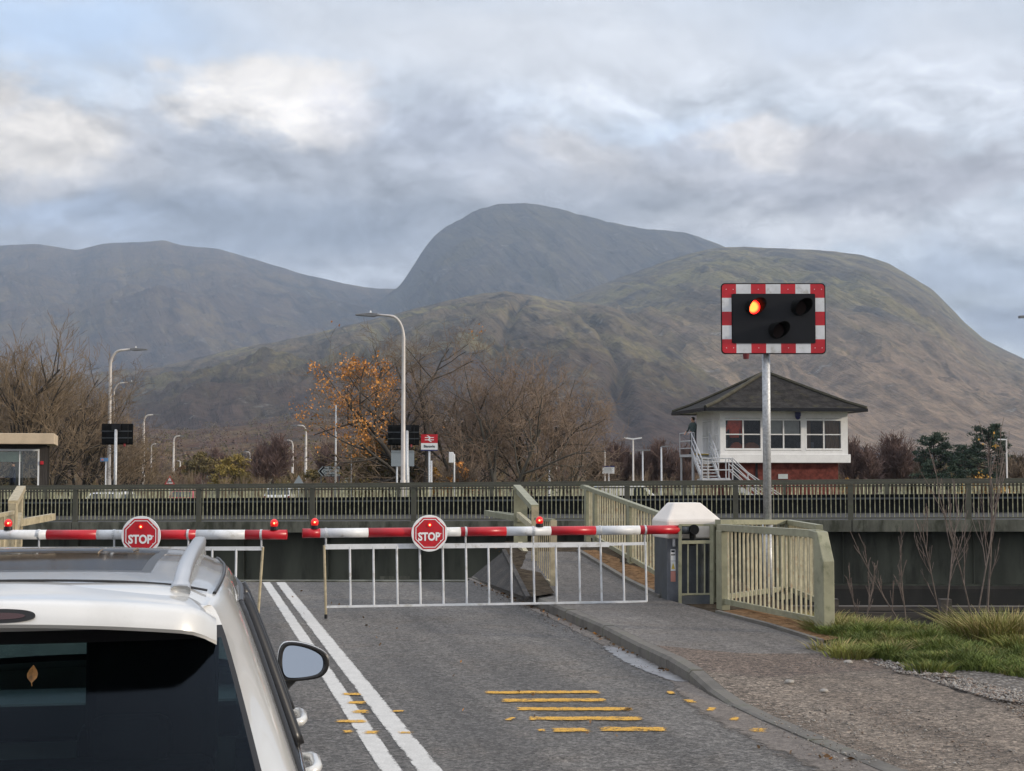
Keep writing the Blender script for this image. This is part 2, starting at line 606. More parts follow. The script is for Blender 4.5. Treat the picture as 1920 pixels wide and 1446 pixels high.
def fbm(x, y, o=5, seed=0, gain=0.5):
    s, a, t = 0, 1.0, 0
    for i in range(o):
        s = s + a * perlin(x, y, seed + i * 17)
        t += a
        a *= gain
        x, y = x * 2.03 + 5.1, y * 2.03 - 3.7
    return s / t


def ridged(x, y, o=4, seed=0):
    s, a, t = 0, 1.0, 0
    for i in range(o):
        s = s + a * (1 - np.abs(perlin(x, y, seed + i * 31)) * 1.8)
        t += a
        a *= 0.5
        x, y = x * 2.1 + 1.3, y * 2.1 + 7.7
    return s / t


def np_mesh(name, V, F, mats, parent=None, smooth=False, kind=None, mi=None):
    me = bpy.data.meshes.new(name)
    F = np.asarray(F, dtype=np.int32)
    V = np.asarray(V, dtype=np.float32)
    n, k = F.shape
    me.vertices.add(len(V))
    me.vertices.foreach_set('co', V.ravel())
    me.loops.add(n * k)
    me.loops.foreach_set('vertex_index', F.ravel())
    me.polygons.add(n)
    me.polygons.foreach_set('loop_start', np.arange(0, n * k, k, dtype=np.int32))
    if smooth:
        me.polygons.foreach_set('use_smooth', np.ones(n, dtype=bool))
    me.update(calc_edges=True)
    ob = link_mesh(name, me, mats, parent)
    if mi is not None:
        me.polygons.foreach_set('material_index', np.asarray(mi, dtype=np.int32))
    return ob


def grid_faces(r, c):
    i, j = np.meshgrid(np.arange(r - 1), np.arange(c - 1), indexing='ij')
    a = (i * c + j).ravel()
    return np.stack([a, a + 1, a + c + 1, a + c], 1)


# ---------------------------------------------------------------- mountains
def hill_mat(name, base, grass, rock, dark, k=1.0, grass_amt=0.5, low=None, zlow=(60, 260), c=0.9, con=1.0, rocky=0.5):
    m = bpy.data.materials.new(name)
    m.use_nodes = True
    t = NT(m.node_tree)
    b = m.node_tree.nodes['Principled BSDF']
    co = t.n('ShaderNodeTexCoord').outputs['Object']
    sp = t.n('ShaderNodeSeparateXYZ')
    t.l(co, sp.inputs[0])
    n1 = t.noise(co, 0.0021 * k, 8, 0.62, 0.4)
    n2 = t.noise(t.vmath('ADD', co, (300, 900, 40)), 0.0065 * k, 9, 0.70, 0.5)
    # fall-line streaks: narrow across the slope, long down it, running down to the right
    cb = t.n('ShaderNodeCombineXYZ')
    t.l(t.math('ADD', sp.outputs[0], t.math('MULTIPLY', sp.outputs[2], c)), cb.inputs[0])
    t.l(t.math('MULTIPLY', sp.outputs[1], 0.10), cb.inputs[1])
    t.l(t.math('MULTIPLY', sp.outputs[2], 0.16), cb.inputs[2])
    n3 = t.noise(cb.outputs[0], 0.011 * k, 7, 0.66, 0.9)
    n5 = t.noise(cb.outputs[0], 0.035 * k, 6, 0.7, 0.6)
    n4 = t.noise(co, 0.045 * k, 6, 0.75)
    n6 = t.noise(co, 0.016 * k, 7, 0.7, 0.8)
    col = t.mix(t.mr(n1.outputs['Fac'], 0.55 - grass_amt * 0.25, 0.72 - grass_amt * 0.25), base, grass)
    col = t.mix(t.mr(n2.outputs['Fac'], 0.50, 0.64, 0, 0.85), col, dark)
    col = t.mix(t.mr(n3.outputs['Fac'], 0.50, 0.64, 0, 0.75), col, dark)
    col = t.mix(t.mr(n3.outputs['Fac'], 0.46, 0.34, 0, 0.55), col, tuple(x * 1.35 for x in grass))
    col = t.mix(t.mr(n5.outputs['Fac'], 0.52, 0.68, 0, 0.6), col, tuple(x * 0.8 for x in dark))
    if low:
        z = t.math('ADD', sp.outputs[2], t.math('MULTIPLY', t.math('SUBTRACT', n2.outputs['Fac'], 0.5), 420))
        lowc = t.mix(t.mr(n6.outputs['Fac'], 0.42, 0.62), low, tuple(x * 0.55 for x in low))
        col = t.mix(t.mr(z, zlow[0], zlow[1], 0.9, 0.0), col, lowc)
    rk = t.math('MULTIPLY', t.mr(n6.outputs['Fac'], 0.60 - 0.08 * rocky, 0.70 - 0.06 * rocky), t.mr(n4.outputs['Fac'], 0.44, 0.60))
    col = t.mix(t.math('MULTIPLY', rk, 0.85), col, rock)
    fine = t.mr(n4.outputs['Fac'], 0.30, 0.70, 1.0 - 0.5 * con, 1.0 + 0.45 * con, False)
    cx_ = t.n('ShaderNodeCombineXYZ')
    for i in range(3):
        t.l(fine, cx_.inputs[i])
    col = t.mix(1.0, col, cx_.outputs[0], 'MULTIPLY')
    t.l(col, b.inputs['Base Color'])
    b.inputs['Roughness'].default_value = 1.0
    b.inputs['Specular IOR Level'].default_value = 0.05
    bp = t.n('ShaderNodeBump')
    bp.inputs['Strength'].default_value = 0.8
    bp.inputs['Distance'].default_value = 40.0 / k
    h_ = t.math('ADD', t.math('MULTIPLY', n3.outputs['Fac'], 1.6), t.math('ADD', n2.outputs['Fac'], t.math('MULTIPLY', n5.outputs['Fac'], 0.5)))
    t.l(h_, bp.inputs['Height'])
    t.l(bp.outputs[0], b.inputs['Normal'])
    return m


def smoothstep(a, b, x):
    t = np.clip((x - a) / (b - a), 0, 1)
    return t * t * (3 - 2 * t)


def hill(name, prof, D, F, zf, mat, seed, rows=150, cols=520, shape=0.9, amp=60, gul=50, shear=0.0, gk=9.0,
         x0=-700, x1=2650, rough=2.0, gullies=(), back=900):
    """a mountain: crest follows prof (photo columns and rows seen at distance D), foot at distance F"""
    pxs = np.array([p[0] for p in prof], float)
    pys = np.array([p[1] for p in prof], float)
    px = np.linspace(x0, x1, cols)
    # smooth interpolation of the crest
    py = np.interp(px, pxs, pys)
    ker = np.hanning(9); ker /= ker.sum()
    py = np.convolve(np.pad(py, 4, mode='edge'), ker, 'valid')
    az_ = np.arctan((px - 960) / FPX)
    zc = H + (HOR - py) / FPX * D
    zc = zc + fbm(px / 28.0, px * 0 + 3.3, 4, seed + 5) * rough * D / FPX
    t = np.linspace(0, 1, rows)[:, None]
    A = az_[None, :]
    PX = px[None, :] + 0 * t
    Dv = F + (D - F) * t + 0 * A
    X0 = np.tan(A) * Dv
    env = np.sin(np.clip(t, 0, 1) * PI) ** 0.7 * (1 - 0.55 * t)
    # downhill gullies and lumps
    gx_ = X0 / 1000.0 * gk * 0.35 + t * shear
    wv = fbm(X0 / 700.0, Dv / 700.0, 4, seed + 9)
    g = ridged(gx_ + wv * 0.7, t * 1.6 + wv * 0.5, 5, seed)
    z = zf + (zc[None, :] - zf) * t ** shape
    z = z + env * (amp * fbm(X0 / 800.0, Dv / 800.0, 5, seed + 3) + gul * (g - 0.62) + gul * 0.35 * fbm(X0 / 120.0, Dv / 160.0, 4, seed + 21))
    for pts, wid, dep in gullies:
        gp = np.interp(t, [p[1] for p in pts], [p[0] for p in pts])
        wid_ = wid * (0.5 + (1 - t))
        z = z - dep * np.exp(-((PX - gp + 9 * wv * 3) / wid_) ** 2) * smoothstep(0, 0.15, t) * smoothstep(1.0, 0.85, t)
    X = X0
    V = [np.stack([X, Dv + 0 * X, z], -1)]
    # the far side, falling away
    for q, dz in ((0.25, 0.10), (1.0, 0.6)):
        Db = np.full_like(A, D + back * q)
        V.append(np.stack([np.tan(A) * Db, Db, (zc * (1 - dz))[None, :]], -1))
    V = np.concatenate(V, 0)
    r, c_ = V.shape[:2]
    o = np_mesh(name, V.reshape(-1, 3), grid_faces(r, c_), mat, smooth=True)
    tag(o, kind='structure')
    return o


HM1 = hill_mat('heather_slope', (0.112, 0.087, 0.072), (0.145, 0.112, 0.070), (0.20, 0.195, 0.19), (0.058, 0.052, 0.055), 0.9, 0.35,
               low=(0.085, 0.060, 0.055), c=0.9, rocky=0.5, con=0.5)
HM2 = hill_mat('grey_scree', (0.088, 0.080, 0.073), (0.105, 0.092, 0.062), (0.17, 0.165, 0.16), (0.050, 0.047, 0.050), 0.8, 0.25, c=0.7, rocky=0.6, con=0.5)
HM3 = hill_mat('tussock_slope', (0.165, 0.136, 0.090), (0.22, 0.19, 0.092), (0.28, 0.26, 0.23), (0.075, 0.070, 0.064), 0.9, 0.45,
               low=(0.30, 0.215, 0.145), zlow=(80, 520), c=0.95, rocky=0.35, con=0.7)  # low colour brightened: warm sunlight on the lower slope put into it
HM4 = hill_mat('moor_slope', (0.158, 0.124, 0.080), (0.235, 0.200, 0.085), (0.20, 0.19, 0.17), (0.048, 0.044, 0.040), 1.3, 0.30,
               low=(0.085, 0.060, 0.052), zlow=(20, 330), c=0.8, rocky=0.45, con=0.75)
HM5 = hill_mat('bracken_ground', (0.125, 0.070, 0.045), (0.15, 0.105, 0.055), (0.09, 0.075, 0.06), (0.05, 0.042, 0.036), 3.0, 0.45, c=0.2)

hill('mountain_ridge', [(-700, 520), (-300, 470), (-100, 462), (0, 458), (60, 455), (140, 467), (190, 454), (265, 452), (300, 448), (345, 460), (400, 463), (480, 486), (560, 511),
     (640, 530), (700, 540), (745, 541), (900, 560), (1200, 640), (1700, 760), (2650, 860)], 8400, 3800, 20, HM1, 11, shape=0.95, amp=150, gul=120, shear=-0.9, gk=4, rough=1.6, x1=1500, rows=200)
hill('mountain', [(-700, 870), (300, 760), (600, 640), (700, 570), (742, 540), (757, 524), (770, 503), (786, 476), (808, 446), (835, 422), (868, 407), (880, 396), (900, 388), (930, 380), (960, 377), (1000, 379), (1040, 386), (1080, 397),
     (1140, 413), (1200, 426), (1240, 429), (1290, 434), (1340, 452), (1400, 480), (1500, 530), (1800, 680), (2650, 850)], 7500, 4600, 60, HM2, 23, shape=0.85, amp=110, gul=150, shear=0.8, gk=5, rough=3.0, x0=200, x1=2200, rows=200)
hill('rounded_hill', [(-700, 880), (700, 800), (900, 660), (1040, 568), (1150, 524), (1260, 484), (1310, 470), (1355, 462), (1400, 461), (1480, 464), (1560, 469), (1620, 476), (1665, 490), (1700, 510), (1750, 540), (1790, 580), (1810, 603), (1850, 637), (1920, 672), (2000, 715), (2200, 790), (2650, 860)],
     5300, 2300, 10, HM3, 37, shape=0.80, amp=60, gul=95, shear=2.6, gk=11, rough=1.6, rows=300, cols=900, x0=600, x1=2500)
hill('foothill', [(-700, 760), (-200, 730), (150, 706), (300, 688), (430, 656), (560, 632), (640, 612), (700, 598), (770, 580), (840, 562), (900, 550), (945, 545), (985, 550), (1040, 562), (1100, 566), (1180, 580), (1260, 600), (1350, 640), (1430, 700), (1520, 770), (1640, 850), (1900, 880), (2650, 890)],
     4100, 1500, 5, HM4, 51, shape=0.82, amp=62, gul=75, shear=1.9, gk=12, rows=300, cols=900, x0=-500, x1=2000,
     gullies=(([(1190, 0.0), (1140, 0.45), (1105, 0.62), (1075, 0.8), (1045, 1.0)], 13, 26), ([(900, 0.0), (960, 0.6), (1000, 1.0)], 12, 22), ([(640, 0), (760, 1)], 14, 24)))
hill('lower_slope', [(-700, 770), (-100, 765), (150, 782), (250, 800), (340, 806), (450, 796), (560, 782), (650, 784), (760, 800), (900, 826), (1050, 850), (1200, 868), (1500, 878), (2650, 880)],
     1900, 600, -1, HM5, 67, shape=0.9, amp=9, gul=8, rows=90, cols=400, back=500, rough=1.6)

# ---------------------------------------------------------------- canal, banks
WATER_Z = -2.6
def water_mat():
    m = bpy.data.materials.new('canal_water')
    m.use_nodes = True
    t = NT(m.node_tree)
    b = m.node_tree.nodes['Principled BSDF']
    b.inputs['Base Color'].default_value = (0.006, 0.008, 0.008, 1)
    b.inputs['Roughness'].default_value = 0.06
    b.inputs['Specular IOR Level'].default_value = 0.25
    c = t.n('ShaderNodeTexCoord').outputs['Object']
    n = t.noise(t.vmath('MULTIPLY', c, (0.6, 1.6, 1)), 2.2, 4, 0.6)
    bp = t.n('ShaderNodeBump')
    bp.inputs['Strength'].default_value = 0.25
    bp.inputs['Distance'].default_value = 0.06
    t.l(n.outputs['Fac'], bp.inputs['Height'])
    t.l(bp.outputs[0], b.inputs['Normal'])
    return m


o = MB().quad((-900, -150, WATER_Z), (900, -150, WATER_Z), (900, 75, WATER_Z), (-900, 75, WATER_Z)).build('water', water_mat())
tag(o, kind='structure')

# road heading: its lines run to column 353 on the horizon
ROAD_T = (353 - 960) / FPX
RD = Vector((ROAD_T, 1, 0)).normalized()
RN = Vector((RD.y, -RD.x, 0))                 # to the right of the road


def asphalt_mat(name, a, b_, c_, speck=0.5, rough=0.82, cracks=True, warm=(0.135, 0.115, 0.095)):
    m = bpy.data.materials.new(name)
    m.use_nodes = True
    t = NT(m.node_tree)
    b = m.node_tree.nodes['Principled BSDF']
    c = t.n('ShaderNodeTexCoord').outputs['Object']
    n1 = t.noise(c, 0.45, 8, 0.66, 0.3)
    n2 = t.noise(c, 95, 3, 0.75)
    n3 = t.noise(c, 30, 4, 0.78)
    n4 = t.noise(c, 9, 5, 0.7)
    n5 = t.noise(t.vmath('ADD', c, (40, 7, 3)), 1.1, 6, 0.65, 0.6)
    vo2 = t.n('ShaderNodeTexVoronoi')
    vo2.inputs['Scale'].default_value = 62
    t.l(c, vo2.inputs['Vector'])
    sv = t.n('ShaderNodeSeparateXYZ')
    t.l(vo2.outputs['Color'], sv.inputs[0])
    vo3 = t.n('ShaderNodeTexVoronoi')
    vo3.inputs['Scale'].default_value = 27
    t.l(c, vo3.inputs['Vector'])
    sv3 = t.n('ShaderNodeSeparateXYZ')
    t.l(vo3.outputs['Color'], sv3.inputs[0])
    # long streaks of tyre wear along the road
    rot = t.n('ShaderNodeMapping')
    rot.inputs['Rotation'].default_value = (0, 0, math.atan(ROAD_T))
    t.l(c, rot.inputs[0])
    st = t.noise(t.vmath('MULTIPLY', rot.outputs[0], (1.0, 0.05, 1)), 1.5, 5, 0.6)
    col = t.mix(t.mr(n1.outputs['Fac'], 0.32, 0.68), a, b_)
    col = t.mix(t.mr(n5.outputs['Fac'], 0.46, 0.66, 0, 0.5), col, warm)
    col = t.mix(t.mr(st.outputs['Fac'], 0.42, 0.62, 0, 0.7), col, c_)
    col = t.mix(t.mr(n4.outputs['Fac'], 0.48, 0.68, 0, 0.35), col, tuple(x * 0.6 for x in a))
    g_ = t.mr(sv.outputs[0], 0.0, 1.0, 1.0 - 0.62 * speck, 1.0 + 0.62 * speck, False)
    g2 = t.mr(n3.outputs['Fac'], 0.32, 0.68, 1.0 - 0.5 * speck, 1.0 + 0.5 * speck, False)
    g3_ = t.mr(sv3.outputs[0], 0.0, 1.0, 1.0 - 0.5 * speck, 1.0 + 0.5 * speck, False)
    gg = t.math('MULTIPLY', t.math('MULTIPLY', g_, g2), g3_)
    cx_ = t.n('ShaderNodeCombineXYZ')
    for i in range(3):
        t.l(gg, cx_.inputs[i])
    col = t.mix(1.0, col, cx_.outputs[0], 'MULTIPLY')
    col = t.mix(t.mr(n2.outputs['Fac'], 0.60, 0.72, 0, speck), col, tuple(min(1, x * 2.2) for x in b_))
    if cracks:
        vo = t.n('ShaderNodeTexVoronoi', feature='DISTANCE_TO_EDGE')
        vo.inputs['Scale'].default_value = 0.3
        t.l(t.vmath('ADD', c, t.vmath('MULTIPLY', n5.outputs['Color'], (1.6, 1.6, 0))), vo.inputs['Vector'])
        ck = t.math('MULTIPLY', t.mr(vo.outputs['Distance'], 0.0, 0.007, 0.35, 0.0), t.mr(n1.outputs['Fac'], 0.5, 0.6))
        col = t.mix(ck, col, tuple(x * 0.4 for x in a))
    t.l(col, b.inputs['Base Color'])
    t.l(t.mr(n1.outputs['Fac'], 0.3, 0.7, rough - 0.16, rough + 0.06), b.inputs['Roughness'])
    b.inputs['Specular IOR Level'].default_value = 0.35
    bp = t.n('ShaderNodeBump')
    bp.inputs['Strength'].default_value = 0.8
    bp.inputs['Distance'].default_value = 0.012
    t.l(t.math('ADD', sv.outputs[0], t.math('ADD', n2.outputs['Fac'], n3.outputs['Fac'])), bp.inputs['Height'])
    t.l(bp.outputs[0], b.inputs['Normal'])
    return m


K['road'] = asphalt_mat('road_asphalt', (0.108, 0.102, 0.094), (0.162, 0.153, 0.142), (0.074, 0.071, 0.068), 0.75)
K['path'] = asphalt_mat('path_asphalt', (0.128, 0.118, 0.108), (0.185, 0.172, 0.158), (0.092, 0.084, 0.077), 0.6)
K['wedge'] = asphalt_mat('dark_concrete', (0.046, 0.044, 0.042), (0.060, 0.057, 0.054), (0.036, 0.034, 0.033), 0.4, 0.95)
K['chip'] = asphalt_mat('red_chippings', (0.105, 0.077, 0.060), (0.160, 0.125, 0.100), (0.115, 0.088, 0.070), 0.9, 0.9, False)
K['mix_grav'] = asphalt_mat('worn_gravel', (0.150, 0.120, 0.092), (0.240, 0.198, 0.158), (0.098, 0.076, 0.058), 0.9, 0.9, False)
K['silt'] = asphalt_mat('gutter_silt', (0.185, 0.16, 0.14), (0.23, 0.205, 0.18), (0.15, 0.13, 0.115), 0.35, 0.9, False)
K['soil'] = M('rusty_soil', (0.17, 0.10, 0.052), 1.0, var=0.5, scale=9, bump=0.8, bscale=40, spec=0.05, dirt=((0.30, 0.20, 0.11), 25, 0.52, 0.64, 0.7))
K['kerb'] = M('kerb_stone', (0.125, 0.115, 0.100), 0.85, var=0.25, scale=3, bump=0.35, bscale=30, dirt=((0.07, 0.075, 0.045), 3, 0.5, 0.68, 0.6))
K['mud'] = M('bank_earth', (0.055, 0.043, 0.030), 1.0, var=0.5, scale=6, bump=1.0, bscale=25, spec=0.05, dirt=((0.11, 0.09, 0.07), 14, 0.5, 0.66, 0.7))

EDGE_A = gr(-260, 1088.5)                       # edge of the lock pit, left to right
EDGE_B = gr(876, 1090.5)
ed = (EDGE_B - EDGE_A).normalized()
EDGE_L = EDGE_A - ed * 60
# right-hand end of the near land: path end, line of the railing, then the grassy bank
PATH_END_L, PATH_END_R = at(945, 1033, 27.2), at(1085, 1035, 27.2)
R1_FAR = Vector((at(1098, 900, 30.0).x, 30.0, 0.62))
R1_NEAR = Vector((at(1244, 900, 23.6).x, 23.6, 0.30))
R2_L = Vector((at(1352, 900, 20.6).x, 20.6, 0.10))
R2_R = Vector((at(1546, 900, 17.3).x, 17.3, 0.06))


def land(name, outline, ztop, zbot, mat, wall):
    b = MB()
    n = len(outline)
    b.add([(x, y, ztop) for x, y in outline], [tuple(range(n))])
    b.mat(1)
    for i in range(n):
        p, q = outline[i], outline[(i + 1) % n]
        b.quad((p[0], p[1], zbot), (q[0], q[1], zbot), (q[0], q[1], ztop), (p[0], p[1], ztop))
    o = b.build(name, [mat, wall])
    return tag(o, kind='structure')


land('ground', [(-400, -200), (400, -200), (400, 18.6), (60, 18.6), (12, 18.4), (5.2, 19.0), (4.4, 20.4), (3.9, 24.0), (3.2, 28.0), (2.7, 30.5),
                (EDGE_B.x + 0.4, EDGE_B.y + 1.5), (EDGE_B.x, EDGE_B.y), (EDGE_L.x, EDGE_L.y), (-400, EDGE_L.y)], -0.03, -4.0, K['mud'], K['stone_dark'])
# far bank: one sheet to the foot of the hills, falling slowly
b = MB()
ys = [58, 75, 100, 160, 400, 900, 2500, 9000]
zs = [-0.4, -0.55, -0.8, -0.9, -1.0, -1.0, -1, -1]
for i in range(len(ys) - 1):
    xa, xb = 900 + ys[i] * 0.8, 900 + ys[i + 1] * 0.8
    b.quad((-xa, ys[i], zs[i]), (xa, ys[i], zs[i]), (xb, ys[i + 1], zs[i + 1]), (-xb, ys[i + 1], zs[i + 1]))
b.mat(1).quad((-946, 58, -4), (946, 58, -4), (946, 58, -0.4), (-946, 58, -0.4))
K['far_grass'] = M('rough_grass', (0.075, 0.075, 0.035), 0.95, var=0.5, scale=0.15, dirt=((0.11, 0.085, 0.05), 0.08, 0.45, 0.65, 0.8))
tag(b.build('far_bank', [K['far_grass'], K['stone_dark']]), kind='structure')

# ---------------------------------------------------------------- the near road, kerb, pavement
kerb_px = [(884, 1084), (940, 1109), (1000, 1137), (1060, 1163), (1130, 1195), (1200, 1231), (1250, 1256), (1292, 1279), (1330, 1303), (1372, 1325), (1430, 1352), (1520, 1391), (1610, 1428), (1660, 1449)]
KB = [gr(*p) for p in kerb_px]
kd = (KB[-1] - KB[-3]).normalized()
KB.append(KB[-1] + kd * 3)
KB.append(KB[-1] + kd * 14)
kerb_h = [0.03, 0.08, 0.14, 0.14, 0.14, 0.13, 0.13, 0.11, 0.055, 0.02, 0.012, 0.012, 0.012, 0.012, 0.012, 0.012]
# left edge of the road is far off to the left
rl = [Vector((EDGE_B.x - 14.5 + 0 * k, EDGE_B.y, 0)) for k in (0,)]
LE = [EDGE_B - RN * 9.5 - Vector((0, 0, 0)), EDGE_B - RN * 9.5 - RD * 45]
LE[0] = EDGE_A + (EDGE_B - EDGE_A) * max(0.02, 1 - 9.5 / (EDGE_B - EDGE_A).length)
b = MB()
road_out = [LE[0], EDGE_B] + KB
road_out.append(LE[0] - RD * 50)
b.add([(p.x, p.y, 0.0) for p in road_out], [tuple(range(len(road_out)))])
tag(b.build('road', K['road']), kind='structure')
# concrete lip at the pit edge
b = MB()
b.bar(Vector((LE[0].x - 30, LE[0].y - 0.0, -0.16)) - Vector((0, 0.0, 0)), EDGE_B + Vector((0, 0, -0.16)), 0.3, 0.36)
tag(b.build('pit_edge', K['conc_beam']), kind='structure')


def offs(pts, d, z):
    """offset a ground polyline to its right"""
    out = []
    for i, p in enumerate(pts):
        t = (pts[min(i + 1, len(pts) - 1)] - pts[max(i - 1, 0)])
        t.z = 0
        t.normalize()
        nrm = Vector((-t.y, t.x, 0))
        zz = z[i] if isinstance(z, (list, tuple)) else z
        q = p + nrm * d
        out.append(Vector((q.x, q.y, zz)))
    return out


# kerb stones
b = MB()
front = offs(KB, 0.0, 0)
back = offs(KB, 0.14, 0)
L = 0
for i in range(len(KB) - 1):
    p0, p1, q0, q1 = KB[i], KB[i + 1], back[i], back[i + 1]
    h0, h1 = kerb_h[i], kerb_h[i + 1]
    n = max(1, int(round((p1 - p0).length / 0.9)))
    for k in range(n):
        a0, a1 = (k + 0.006) / n, (k + 1 - 0.006) / n
        A0, A1, B0, B1 = p0.lerp(p1, a0), p0.lerp(p1, a1), q0.lerp(q1, a0), q0.lerp(q1, a1)
        H0, H1 = h0 + (h1 - h0) * a0, h0 + (h1 - h0) * a1
        jx = random.uniform(-0.006, 0.006)
        ch = min(0.03, H0 * 0.4)
        tv = lambda P_, Q_, f, z: (P_.x + (Q_.x - P_.x) * f, P_.y + (Q_.y - P_.y) * f, z)
        vs = [tv(A0, B0, 0, -0.05), tv(A0, B0, 0, H0 - ch + jx), tv(A0, B0, 0.2, H0 + jx), tv(A0, B0, 1, H0 + jx), tv(A0, B0, 1, -0.05),
              tv(A1, B1, 0, -0.05), tv(A1, B1, 0, H1 - ch + jx), tv(A1, B1, 0.2, H1 + jx), tv(A1, B1, 1, H1 + jx), tv(A1, B1, 1, -0.05)]
        b.add(vs, [(0, 1, 6, 5), (1, 2, 7, 6), (2, 3, 8, 7), (3, 4, 9, 8), (4, 3, 2, 1, 0), (5, 6, 7, 8, 9)])
tag(b.build('kerb', K['kerb'], smooth=False), kind='structure')

def add_fade(m, sc=7.0, amt=1.1, lo=0.35, hi=0.75):
    """sheet that thins out towards its rim (attribute 'inner' 0) with a ragged edge"""
    t = NT(m.node_tree)
    b = m.node_tree.nodes['Principled BSDF']
    c = t.n('ShaderNodeTexCoord').outputs['Object']
    at_ = t.n('ShaderNodeAttribute', attribute_name='inner')
    n = t.noise(c, sc, 6, 0.7)
    f = t.math('ADD', at_.outputs['Fac'], t.math('MULTIPLY', t.math('SUBTRACT', n.outputs['Fac'], 0.5), amt))
    t.l(t.mr(f, lo, hi), b.inputs['Alpha'])
    return m


def faded_sheet(name, grid, inner, mat):
    """grid: rows of points, inner: one value per column"""
    r_, c_ = len(grid), len(grid[0])
    o = np_mesh(name, np.array([[tuple(p) for p in l] for l in grid]).reshape(-1, 3), grid_faces(r_, c_), mat)
    at_ = o.data.attributes.new('inner', 'FLOAT', 'POINT')
    A_ = np.array(inner if isinstance(inner[0], (list, tuple)) else [inner] * r_, dtype=np.float32)
    at_.data.foreach_set('value', A_.ravel())
    return tag(o, kind='structure')


# silt in the gutter
ws = [0.1, 0.12, 0.15, 0.16, 0.2, 0.22, 0.2, 0.18, 0.3, 0.38, 0.42, 0.45, 0.45, 0.45, 0.45, 0.4]
lanes = []
for q in (-0.02, 0.25, 0.7, 1.25):
    lanes.append([offs(KB, -0.01 - max(0, q) * ws[i], 0.004)[i] for i in range(len(KB))])
grid = []
for i in range(len(KB) - 1):
    for k in range(6):
        grid.append([ln[i].lerp(ln[i + 1], k / 6) for ln in lanes])
faded_sheet('gutter', grid, [1.0, 1.0, 0.75, 0.0], add_fade(K['silt'], 5.0, 1.5))

# pavement and path
def px_strip(name, rows, mat, seg=8):
    """rows of (pixel x, pixel y, height) points, joined as a sheet"""
    V = []
    for rw in rows:
        pts = [p if isinstance(p, Vector) else gr(*p) for p in rw]
        line = []
        for k in range(seg + 1):
            f = k / seg * (len(pts) - 1)
            i = min(int(f), len(pts) - 2)
            line.append(pts[i].lerp(pts[i + 1], f - i))
        V.append(line)
    r, c_ = len(V), seg + 1
    o = np_mesh(name, np.array([[tuple(p) for p in l] for l in V]).reshape(-1, 3), grid_faces(r, c_), mat)
    return tag(o, kind='structure')


kb_back = offs(KB, 0.145, [h - 0.006 for h in kerb_h])
pe_l, pe_r = PATH_END_L, PATH_END_R
pav_rows = [
    [Vector((pe_l.x, pe_l.y, pe_l.z)), Vector((pe_r.x, pe_r.y, pe_r.z))],
    [at(965, 1062, 25.6), at(1130, 1062, 25.6)],
    [at(985, 1095, 23.9), at(1180, 1092, 23.9)],
    [kb_back[2] + RD * 0.3, gr(1236, 1120, 0.16)],
    [kb_back[3], gr(1345, 1150, 0.14)],
    [kb_back[4], gr(1440, 1176, 0.13)],
    [kb_back[5], gr(1535, 1205, 0.11)],
    [kb_back[5].lerp(kb_back[6], 0.05), gr(1400, 1226, 0.092), gr(1562, 1225, 0.088), gr(1640, 1220, 0.05)],
]
px_strip('pavement', pav_rows, K['path'], 10)
chip_rows = [
    [kb_back[5].lerp(kb_back[6], 0.05), gr(1400, 1226, 0.092), gr(1562, 1225, 0.088), gr(1640, 1220, 0.05)],
    [kb_back[6], gr(1680, 1240, 0.055)],
    [kb_back[7].lerp(kb_back[7], 0), gr(1420, 1272, 0.075), gr(1700, 1252, 0.048)],
]
px_strip('chippings', chip_rows, K['chip'], 10)
grv = [
    [kb_back[7], gr(1420, 1272, 0.075), gr(1700, 1252, 0.048)],
    [kb_back[8], gr(1480, 1300, 0.03), gr(1800, 1300, 0.034)],
    [kb_back[9], gr(1620, 1330, 0.016), gr(2900, 1345, 0.014)],
    [kb_back[10], gr(1700, 1355, 0.012), gr(3000, 1370, 0.012)],
    [kb_back[11], gr(1800, 1395, 0.012), gr(3100, 1400, 0.012)],
    [kb_back[12], gr(1900, 1430, 0.012), gr(3200, 1440, 0.012)],
    [kb_back[14], kb_back[14] + Vector((3.2, 0, 0)), kb_back[14] + Vector((8, 0.3, 0))],
    [kb_back[15], kb_back[15] + Vector((3.2, 0, 0)), kb_back[15] + Vector((8, 0.3, 0))],
]
px_strip('gravel_verge', grv, K['mix_grav'], 12)
# pale stone chippings against the grass
def stones_mat():
    m = bpy.data.materials.new('pale_stone_chips')
    m.use_nodes = True
    t = NT(m.node_tree)
    b = m.node_tree.nodes['Principled BSDF']
    c = t.n('ShaderNodeTexCoord').outputs['Object']
    vo = t.n('ShaderNodeTexVoronoi')
    vo.inputs['Scale'].default_value = 24
    t.l(c, vo.inputs['Vector'])
    sp = t.n('ShaderNodeSeparateXYZ')
    t.l(vo.outputs['Color'], sp.inputs[0])
    col = t.mix(sp.outputs[0], (0.10, 0.085, 0.072), (0.30, 0.275, 0.245))
    col = t.mix(t.mr(vo.outputs['Distance'], 0.3, 0.6, 0, 0.8), col, (0.07, 0.06, 0.05))
    t.l(col, b.inputs['Base Color'])
    b.inputs['Roughness'].default_value = 0.9
    bp = t.n('ShaderNodeBump')
    bp.inputs['Distance'].default_value = 0.03
    bp.inputs['Strength'].default_value = 0.8
    bp.invert = True
    t.l(vo.outputs['Distance'], bp.inputs['Height'])
    t.l(bp.outputs[0], b.inputs['Normal'])
    return m


